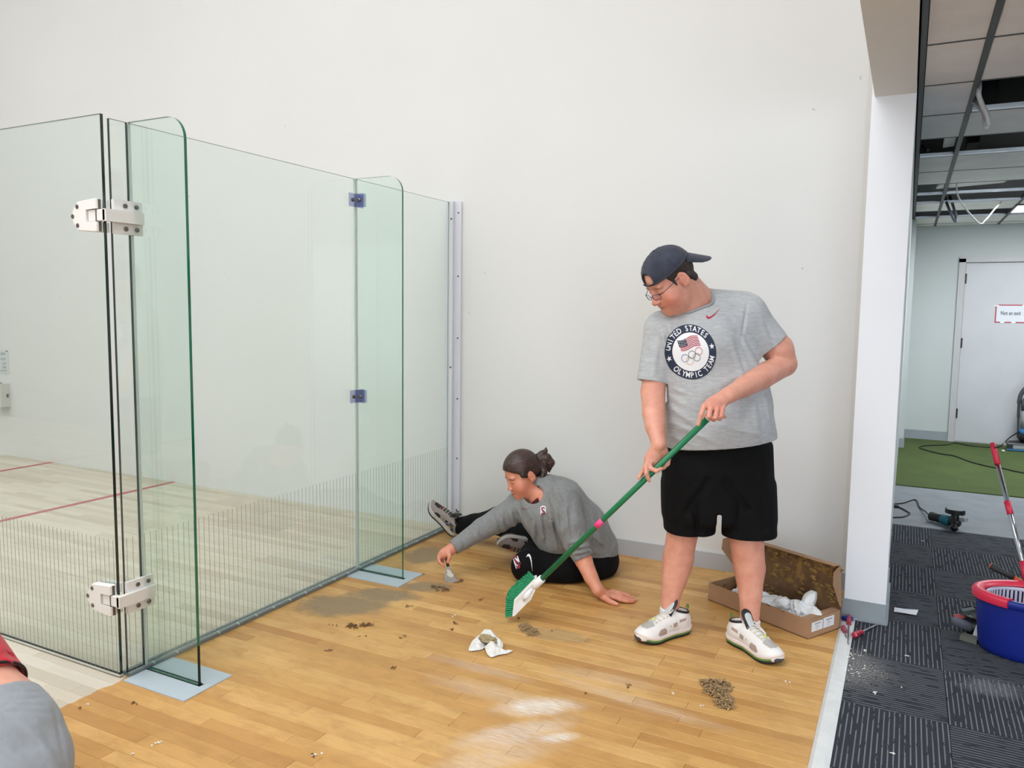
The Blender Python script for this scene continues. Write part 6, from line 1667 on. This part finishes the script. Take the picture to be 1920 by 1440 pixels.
# red deck around the basket
bcx = bc - bu * .095; rb = .125
mb = MB(); vs = [oval(2 * PI * i / n, A1 * .97, A2 * .97, .250) for i in range(n)]
for i in range(n):
    d = vs[i] - bcx; a_ = math.atan2(d @ bv_, d @ bu); vs.append(bcx + (rb * 1.02) * (math.cos(a_) * bu + math.sin(a_) * bv_) + UPV * .238)
mb.add(vs, [(i, (i + 1) % n, n + (i + 1) % n, n + i) for i in range(n)]).build('deck', redp, bk, smooth=True)
mb = MB(); mb.lathe([(rb * 1.03, .236), (rb * 1.0, .246), (rb * .95, .242), (rb * .93, .232), (rb * .96, .230)], bcx, (0, 0, 1), 40, caps=False)
mb.build('basket_ring', lil, bk, smooth=True); MB().lathe([(rb * .93, .09), (0.0, .085)], bcx, (0, 0, 1), 40).build('basket_floor', lil, bk, smooth=True)
mb = MB()
for i in range(46):
    a_ = 2 * PI * i / 46; d = math.cos(a_) * bu + math.sin(a_) * bv_; mb.obox(bcx + d * rb * .95 + UPV * .163, d, np.cross(UPV, d), UPV, .002, .0045, .076)
o = mb.build('basket_ribs', lil, bk); o['kind'] = 'stuff'
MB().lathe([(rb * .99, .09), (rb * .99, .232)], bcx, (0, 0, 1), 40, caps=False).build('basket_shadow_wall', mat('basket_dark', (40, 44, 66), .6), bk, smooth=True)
MB().tube([oval(a, A1 * 1.0 + .000, A2 * 1.0 + .000, .212) for a in np.linspace(math.radians(-108), math.radians(-62), 14)], .0105, 8, flat=1.0).build('handle_pad', redp, bk, smooth=True)
# mop
ma, mb2 = at(1861, 832, 3.86), at(1934, 1120, 3.44)
mp = thing('mop', mb2, 'mop with chrome and red telescopic handle standing in the blue bucket', 'mop')
md = (mb2 - ma); mL = np.linalg.norm(md); md /= mL
chrome = mat('chrome_tube', (205, 208, 214), .14, 1.0)
MB().tube([ma - md * .004, ma, ma + md * .03, ma + md * .115], [.008, .0115, .0135, .0140], 14).build('grip', redp, mp, smooth=True)
MB().lathe([(.0055, 0), (.0055, .004)], ma + md * .022 - np.array(CW) * .0135, -np.array(CW), 10).build('hanging_hole', M['black'], mp)
MB().tube([ma + md * .11, mb2 + md * .02], .0105, 14).build('tube', chrome, mp, smooth=True)
tj = at(1889, 948, 3.65); pj = (tj - ma) @ md; MB().tube([ma + md * (pj - .035), ma + md * (pj + .03)], [.0145, .0135], 14).build('joint', redp, mp, smooth=True)
tj = at(1918, 1062, 3.5); pj = (tj - ma) @ md; MB().tube([ma + md * (pj - .03), ma + md * (pj + .06)], [.0135, .016], 14).build('lower_joint', redp, mp, smooth=True)
e_ = mb2 + md * .02; MB().lathe([(0.0, .03), (.03, .028), (.07, .012), (.078, 0.0), (.07, -.012), (0, -.014)], np.array([e_[0], e_[1], max(.12, e_[2] - .02)]), (0, 0, 1), 24).build('mop_plate', redp, mp, smooth=True)
hs_ = MB(); rg = random.Random(2); ec = np.array([e_[0], e_[1], max(.12, e_[2] - .02)])
for i in range(40):
    a_ = 2 * PI * i / 40; d = math.cos(a_) * bu + math.sin(a_) * bv_; hs_.tube([ec + d * .05, ec + d * .08 - UPV * .012, ec + d * .07 - UPV * rg.uniform(.02, .028)], .004, 5)
o = hs_.build('mop_strands', mat('mop_fibre', (220, 220, 222), .9), mp); o['kind'] = 'stuff'
# hammer lying across the bucket's back rim
ha, hb = at(1857, 1061, 3.62), at(1928, 1097, 3.50)
hm2 = thing('hammer', (ha + hb) / 2, 'hammer with black grip and orange shaft resting on the bucket\'s back rim', 'hammer')
hd_ = (hb - ha); hL = np.linalg.norm(hd_); hd_ /= hL
MB().tube([ha, ha + hd_ * .004, ha + hd_ * .012, ha + hd_ * .05, ha + hd_ * .105], [.010, .015, .0165, .0135, .0125], 14).build('grip', mat('black_grip', (40, 40, 42), .6, bmp=.3, bscale=300), hm2, smooth=True)
MB().tube([ha + hd_ * .0, ha + hd_ * .003], [.0145, .0155], 14).build('end_ring', mat('orange_plastic', (226, 96, 54), .45), hm2, smooth=True)
MB().tube([ha + hd_ * .105, hb + hd_ * .02], [.0105, .010], 12).build('shaft', mat('orange_shaft', (226, 92, 56), .45), hm2, smooth=True)
hx_ = np.cross(hd_, UPV); hx_ /= np.linalg.norm(hx_); hc_ = hb + hd_ * .03
MB().tube([hc_ - hx_ * .045, hc_ - hx_ * .03, hc_ - hx_ * .028, hc_ + hx_ * .02, hc_ + hx_ * .06 - hd_ * .008], [.014, .014, .010, .012, .004], 12).build('head', mat('forged_steel', (150, 150, 152), .35, .9), hm2, smooth=True)
# pliers jaw resting on the rim
pl = thing('pliers', at(1905, 1092, 3.50), 'steel pliers lying on the red bucket rim beside the hammer', 'pliers')
stl = mat('tool_steel', (168, 168, 172), .35, .85); pa_ = at(1891, 1091, 3.50); pb2 = at(1925, 1096, 3.46); pdv = (pb2 - pa_) / np.linalg.norm(pb2 - pa_); po = np.cross(pdv, UPV)
for sg in (-1, 1):
    MB().tube(catmull([pa_ + po * sg * .002, pa_ + pdv * .03 + po * sg * .008, pa_ + pdv * .055 + po * sg * .004, pa_ + pdv * .075 - po * sg * .008], 4), [.003] * 4 + [.006] * 4 + [.007] * 4 + [.005], 8).build('jaw', stl, pl, smooth=True)
    MB().tube(catmull([pa_ + pdv * .07 - po * sg * .006, pa_ + pdv * .11 - po * sg * .02, pa_ + pdv * .17 - po * sg * .018], 4), .007, 8).build('handle', blue, pl, smooth=True)
# dark work gloves and a small power tool beside the bucket
gv = thing('power_tool', onz(1815, 1196), 'dark grey and black tool with a red patch lying left of the blue bucket', 'tool')
tg = mat('tool_grey', (88, 90, 102), .5); tb_ = mat('tool_black', (20, 20, 23), .5); tr = mat('tool_red', (150, 62, 62), .5); ts = mat('tool_slate', (84, 92, 92), .45)
g0 = onz(1818, 1190)
k_ = SDF(); k_.cone(g0 + [-.035, .02, .05], g0 + [.045, .05, .035], .030, .034, k=.01); k_.cone(g0 + [.0, .02, .03], g0 + [.06, .0, .028], .028, .028, k=.01); sdf_obj('housing', k_, .004, tb_, gv)
k_ = SDF(); k_.cone(g0 + [-.052, .0, .052], g0 + [-.005, .0, .035], .026, .022, k=.01, flat=((0, 1, 0), .6)); sdf_obj('grip_cover', k_, .004, tg, gv)
k_ = SDF(); k_.ell(g0 + [-.045, .006, .074], (.026, .016, .010), k=.005); sdf_obj('red_patch', k_, .003, tr, gv)
MB().obox(g0 + [-.008, .03, .098], (1, .25, .3), (-.25, 1, 0), (-.3, 0, 1), .026, .016, .010).build('clip', ts, gv); MB().obox(g0 + [.034, .012, .082], (1, -.6, -.4), (.6, 1, 0), (.3, 0, 1), .030, .013, .008).build('clip', ts, gv)
MB().tube(catmull([g0 + [-.03, .05, .10], g0 + [.0, .06, .112], g0 + [.05, .06, .108]], 4), .0035, 6).build('belt_loop', tb_, gv)
o = MB().obox(onz(1818, 1202) + [0, 0, .012], (1, -.4, 0), (.4, 1, 0), (0, 0, 1), .034, .022, .011); tag(o.build('sanding_block', mat('block_grey', (96, 98, 90), .8)), 'small grey block under the dark tool beside the bucket', 'block')
o = MB().prism([(-.006, 0), (.014, 0), (.016, .062), (.008, .06)], (1, 0, 0), (0, 0, 1), (0, 1, 0), onz(1825, 1200) + [.0, -.004, .014], .006, bev=.001); tag(o.build('plastic_wedge', mat('wedge_white', (226, 226, 238), .5)), 'white plastic wedge standing against the bucket\'s left side', 'wedge')
# screwdrivers
def screwdriver(pa, pb, hl, lb, hcol, z=.015):
    a_ = onz(*pa, z); b_ = onz(*pb, .006); d = (b_ - a_) / np.linalg.norm(b_ - a_); L = np.linalg.norm(b_ - a_)
    t = thing('screwdriver', (a_ + b_) / 2 * np.array([1, 1, 0]), lb, 'screwdriver', 'screwdrivers by the pillar')
    MB().tube([a_, a_ + d * .003, a_ + d * hl * .5, a_ + d * hl * .8, a_ + d * hl], [.008, .0135, .014, .010, .0115], 8).build('handle', hcol, t)
    MB().tube([a_ + d * hl, b_ - d * .014, b_ - d * .008], [.0036, .0036, .004], 8).build('shaft', stl, t, smooth=True)
    MB().obox(b_ - d * .004, d, np.cross(UPV, d), UPV, .008, .0055, .0012).build('tip', stl, t)
    return t
clr = mat('red_acetate', (170, 34, 58), .18, coat=.4); clr2 = mat('rose_acetate', (150, 70, 86), .2, coat=.4)
screwdriver((1592, 1157), (1590, 1207), .085, 'red-handled screwdriver pointing away from the pillar, tip towards the camera', clr)
screwdriver((1601, 1191), (1645, 1171), .070, 'red-handled stubby screwdriver alone on the carpet, tip towards the pillar', clr)
screwdriver((1581, 1176), (1588, 1199), .050, 'small rose-handled screwdriver half hidden by the cardboard box', clr2)
screwdriver((1580, 1160), (1614, 1161), .050, 'blue-handled screwdriver lying against the foot of the pillar', blue)
# paper scrap on the carpet
sc_ = [onz(x, y, .002) for x, y in ((1677, 1141), (1690, 1142), (1708, 1144), (1722, 1146), (1718, 1154), (1704, 1152), (1690, 1150), (1676, 1148))]
vs = [p_ + UPV * (.002 if i % 3 else .006) for i, p_ in enumerate(sc_)]; n = 8
tag(MB().add(vs + [v + UPV * .0008 for v in vs], [tuple(range(n - 1, -1, -1)), tuple(range(n, 2 * n))] + [(i, (i + 1) % n, n + (i + 1) % n, n + i) for i in range(n)]).build('paper_scrap', lblm), 'torn strip of white paper lying on the dark carpet', 'paper')
# angle grinder on the concrete strip
gz0 = .004
gp = lambda x, y, z: onz(x, y, z)
ag = thing('angle_grinder', onz(1772, 978, gz0), 'black and teal angle grinder lying on the grey concrete strip', 'power tool')
teal = mat('teal_plastic', (20, 104, 122), .4); tbk = mat('grinder_black', (16, 17, 19), .45)
a0, a1 = gp(1743, 967, .04), gp(1790, 979, .045); gd_ = (a1 - a0) / np.linalg.norm(a1 - a0); gL = np.linalg.norm(a1 - a0)
MB().tube([a0, a0 + gd_ * .012, a0 + gd_ * .05, a0 + gd_ * gL * .5], [.018, .032, .030, .033], 16).build('rear_handle', tbk, ag, smooth=True)
MB().tube([a0 + gd_ * gL * .5, a0 + gd_ * gL * .78, a0 + gd_ * gL * .9], [.034, .036, .030], 16).build('motor_body', teal, ag, smooth=True)
lg = a0 + gd_ * gL * .62 - np.array(CW) * .0355 - UPV * .0; MB().obox(lg - UPV * .004, gd_, UPV, np.array(CW), .024, .0035, .001).build('logo_stripe', lblm, ag)
k_ = SDF(); k_.cone(a0 + gd_ * gL * .85, a0 + gd_ * gL * 1.05, .032, .034, k=.01); k_.cone(a0 + gd_ * gL * 1.0, a0 + gd_ * gL * 1.0 + UPV * .05, .030, .024, k=.01); sdf_obj('gear_head', k_, .005, tbk, ag)
gc_ = a0 + gd_ * gL * 1.0 + UPV * .062
arc = [gc_ + .062 * (math.cos(a) * HR + math.sin(a) * HW) for a in np.linspace(2.2, 5.4, 22)]
mb = MB(); vs = []
for p_ in arc: vs += [p_, p_ + UPV * .03, p_ + (gc_ - p_) * .08 + UPV * .03, p_ + (gc_ - p_) * .08]
mb.add(vs, [(4 * i + k, 4 * i + (k + 1) % 4, 4 * i + 4 + (k + 1) % 4, 4 * i + 4 + k) for i in range(21) for k in range(4)]).build('guard', tbk, ag)
MB().lathe([(.0, 0), (.060, 0), (.062, .003), (.0, .004)], gc_ + UPV * .004, (0, 0, 1), 28).build('guard_plate', tbk, ag)
MB().lathe([(.008, 0), (.008, .03)], gc_ + gd_ * .03 + UPV * .0, gd_, 10).build('spindle', stl, ag); MB().obox(gc_ + gd_ * .065 - UPV * .03, gd_, np.cross(UPV, gd_), UPV, .018, .02, .012).build('wheel_key', mat('clear_guard', (150, 152, 156), .25), ag)
hs0 = a0 + gd_ * gL * .98; MB().tube([hs0 - np.array(CW) * .02 - UPV * .004, hs0 - np.array(HW) * .05 - HR * .03 - UPV * .012, hs0 - np.array(HW) * .11 - HR * .06 - UPV * .014], [.014, .020, .022], 12).build('side_handle', tbk, ag, smooth=True)
cm = mat('black_cord', (20, 21, 23), .55)
gcp = [a0, gp(1735, 959, .025), gp(1724, 951, .01), gp(1720, 941, .009), gp(1715, 937, .009), gp(1706, 939, .009), gp(1694, 943, .009), gp(1680, 944.5, .009), gp(1668, 945, .009), gp(1650, 948, .009)]
MB().tube(catmull(gcp, 6), .0055, 7).build('power_cord', cm, ag, smooth=True)
ec2 = [gp(1684, 950, .012), gp(1694, 955, .01), gp(1704, 961, .009), gp(1705, 964, .009), (gp(1694, 969, .009)), gp(1680, 970, .009), gp(1668, 971, .009), gp(1650, 973, .009)]
ex = MB().tube(catmull(ec2, 6), .0055, 7).build('extension_cord', cm, smooth=True); tag(ex, 'short loop of black extension cord behind the white pillar', 'cord')
MB().tube([gp(1667, 947, .016), gp(1671, 947.5, .016), gp(1681, 949.5, .014), gp(1685, 950.5, .012)], [.016, .018, .016, .008], 10).build('plug', cm, ex, smooth=True)

# door sign
sg0, sg1 = ony(1867, 571, 5.793), ony(1923.5, 606, 5.793)
sgn = thing('door_sign', ((sg0[0] + sg1[0]) / 2, 5.793, (sg0[2] + sg1[2]) / 2), 'white paper sign with red border reading Not an exit on the grey door', 'sign')
z0, z1 = sg1[2], sg0[2]
MB().box((sg0[0], 5.7925, z0), (sg1[0], 5.7948, z1)).build('red_border', mat('border_red', (176, 60, 74), .5), sgn)
MB().box((sg0[0] + .012, 5.7915, z0 + .012), (sg1[0] - .012, 5.7926, z1 - .012)).build('paper', mat('sign_paper', (214, 216, 224), .25), sgn)
v2, f2 = g_text('Not an exit', .058, .012); cxs = (ony(1876, 590, 5.79)[0] + ony(1913.5, 590, 5.79)[0]) / 2; wds = ony(1913.5, 590, 5.79)[0] - ony(1876, 590, 5.79)[0]; mx = max(x for x, _ in v2) - min(x for x, _ in v2)
MB().add([(cxs + x * wds / mx, 5.7905, ony(1895, 587.5, 5.79)[2] + y) for x, y in v2], [f[::-1] for f in f2]).build('lettering', mat('sign_ink', (26, 26, 30), .6), sgn)
for q_ in ((1869, 573), (1921, 573), (1879, 604), (1900, 604.5)):
    p_ = ony(*q_, 5.7912); MB().box((p_[0] - .02, 5.7905, p_[2] - .008), (p_[0] + .02, 5.7914, p_[2] + .008)).build('tape', mat('clear_tape', (224, 226, 230), .15), sgn)
# notice and switch box on the court wall, behind the glass door
nt0 = ony(15.5, 657); nt1 = ony(17, 701)
no = thing('wall_notice', (-5.0, -.002, .9), 'pale paper notice with blue lettering on the court wall at the left edge', 'notice')
xr = nt0[0]; MB().box((xr - .26, -.004, nt1[2]), (xr, -.0005, nt0[2])).build('paper', mat('notice_paper', (206, 210, 208), .6), no)
bi = mat('notice_ink', (92, 110, 150), .7)
for w_, z_, sz in (('ASH', .965, .040), ('IGHT', .915, .036), ('ULT', .875, .034), ('EAR', .838, .034)):
    v2, f2 = g_text(w_, sz); mxx = max(x for x, _ in v2)
    MB().add([(xr - (.045 if w_ == 'ASH' else .035) + (x - mxx) * 1.0, -.0046, z_ + y) for x, y in v2], [f[::-1] for f in f2]).build('lettering', bi, no)
for z_ in (.812, .803): MB().box((xr - .13, -.0048, z_ - .0014), (xr - .03, -.0041, z_ + .0014)).build('rule', bi, no)
MB().box((xr - .03, -.006, nt0[2] - .012), (xr - .006, -.004, nt0[2] - .004)).build('pin', M['black'], no)
sb = thing('switch_box', (-4.98, -.05, .575), 'small grey-white switch box on the court wall below the notice', 'box')
b0 = ony(18.5, 719); b1 = ony(20, 762); sxr = b0[0]
MB().box((sxr - .16, -.085, b1[2]), (sxr - .0, -.0, b0[2])).build('housing', mat('box_white', (204, 202, 198), .5), sb)
MB().lathe([(.008, 0), (.008, .008), (0, .009)], (sxr - .06, -.045, b0[2]), (0, 0, 1), 10).build('knob', M['screw'], sb)
MB().box((sxr, -.035, b1[2] + .09), (sxr + .006, -.02, b1[2] + .12)).build('latch', M['screw'], sb)

# vacuum cleaner in front of the grey door
va = thing('vacuum_cleaner', (3.85, 5.45, .012), 'upright vacuum cleaner with clear bin and blue trim by the grey door', 'vacuum')
vk = mat('vacuum_black', (30, 31, 34), .4); vb = mat('vacuum_blue', (48, 120, 180), .4); vg = mat('vacuum_grey', (92, 98, 104), .4); vc = mat('vacuum_bin', (158, 162, 164), .2)
x0 = onz(1889, 846, .012)[0]; yv = 5.38
MB().prism([(x0, yv), (x0 + .36, yv), (x0 + .36, yv + .20), (x0 + .26, yv + .26), (x0 + .10, yv + .26), (x0 + .01, yv + .19)], (1, 0, 0), (0, 1, 0), (0, 0, 1), (0, 0, .012), .085, bev=.012).build('floor_head', vk, va)
MB().box((x0 - .003, yv - .006, .020), (x0 + .363, yv + .01, .034)).build('blue_strip', vb, va)
MB().box((x0 + .05, yv - .004, .040), (x0 + .31, yv + .01, .078)).build('window', vc, va)
cxv, cyv = x0 + .20, yv + .17
MB().lathe([(.07, .08), (.095, .11), (.095, .17), (.06, .19)], (cxv, cyv, .02), (0, 0, 1), 24).build('base_swivel', vk, va, smooth=True)
MB().lathe([(.085, .0), (.088, .01), (.088, .05)], (cxv, cyv, .19), (0, 0, 1), 24).build('bin_base', vb, va, smooth=True)
MB().lathe([(.085, 0), (.085, .20)], (cxv, cyv, .24), (0, 0, 1), 24).build('dust_bin', vc, va, smooth=True)
MB().lathe([(.088, 0), (.088, .10), (.07, .13), (.03, .15)], (cxv, cyv, .44), (0, 0, 1), 24).build('bin_lid', vg, va, smooth=True)
MB().lathe([(.05, 0), (.045, .10), (.03, .16)], (cxv, cyv + .02, .56), (0, 0, 1), 16).build('neck', vk, va, smooth=True)
MB().tube([(cxv, cyv + .04, .68), (cxv, cyv + .07, .95), (cxv, cyv + .05, 1.08)], [.022, .018, .022], 12).build('handle', vk, va, smooth=True)
hx0 = cxv - .115
MB().tube(catmull([(hx0 + .02, cyv, .14), (hx0 + .012, cyv - .01, .34), (hx0 + .008, cyv - .01, .52), (hx0 + .025, cyv, .62), (hx0 + .075, cyv + .01, .69), (hx0 + .12, cyv + .02, .66)], 7), [.009] * 8 + [.014] * 6 + [.021] * 22, 12).build('hose', mat('hose_grey', (58, 62, 70), .45, bmp=.6, bscale=150, bdist=.004), va, smooth=True)
cord = [(hx0 + .02, cyv - .02, .20), onz(1894, 820, .12), onz(1882, 831, .03), onz(1872, 838, .018), onz(1850, 838.5, .018), onz(1815, 835, .018), onz(1790, 830.5, .018), onz(1775, 834, .018), onz(1740, 835, .018), onz(1724, 838, .018), onz(1730, 842, .018), onz(1760, 850, .018), onz(1790, 855, .018), onz(1820, 866, .018), onz(1860, 876, .018), onz(1880, 878, .018), onz(1905, 884, .018), onz(1940, 890, .018), onz(1990, 896, .018)]
MB().tube(catmull(cord, 6), .0062, 6).build('power_cord', cm, va, smooth=True)
tag(crumple('turf_crumb', onz(1881, 845, .02), (.014, .012, .009), 77, wht), 'small white crumb on the turf beside the vacuum head', 'crumb')
# cables hanging from the open ceiling bays
def cable(pts, r, col, lb):
    o = MB().tube(catmull(pts, 8), r, 7).build('ceiling_cable', mat('cable_sheath', col, .5), smooth=True); tag(o, lb, 'cable', 'cables hanging from the ceiling')
tz = 2.52
cable([at(1836, 145, 3.50), at(1836, 165, 3.44), at(1835, 178, 3.43), at(1842, 198, 3.44), at(1851, 218, 3.45), at(1853, 234, 3.46), at(1849, 240, 3.46), at(1847, 228, 3.48), at(1844, 210, 3.52), at(1832, 197, 3.60), at(1825, 188, 3.70)], .011, (186, 188, 190), 'thick pale cable looping down from the nearest open ceiling bay')
cable([at(1793, 330, 5.95), at(1795, 362, 5.9), at(1806, 385, 6.0), at(1835, 418, 6.1), at(1848, 412, 6.2), at(1865, 392, 6.6), at(1884, 372, 7.0)], .006, (206, 208, 208), 'thin white cable hanging in a wide V from the far ceiling')
cable([at(1770, 366, 7.0), at(1778, 388, 6.85), at(1790, 414, 6.8), at(1793, 409, 6.8), at(1789, 392, 6.85), at(1781, 368, 7.0)], .012, (84, 88, 96), 'dark grey conduit loop hanging below the far ceiling')
cable([onz(1721, 263, 2.5), at(1728, 272, 5.15), onz(1741, 282, 2.5)], .010, (120, 122, 126), 'short grey cable bend in the narrow open bay above the pillar')
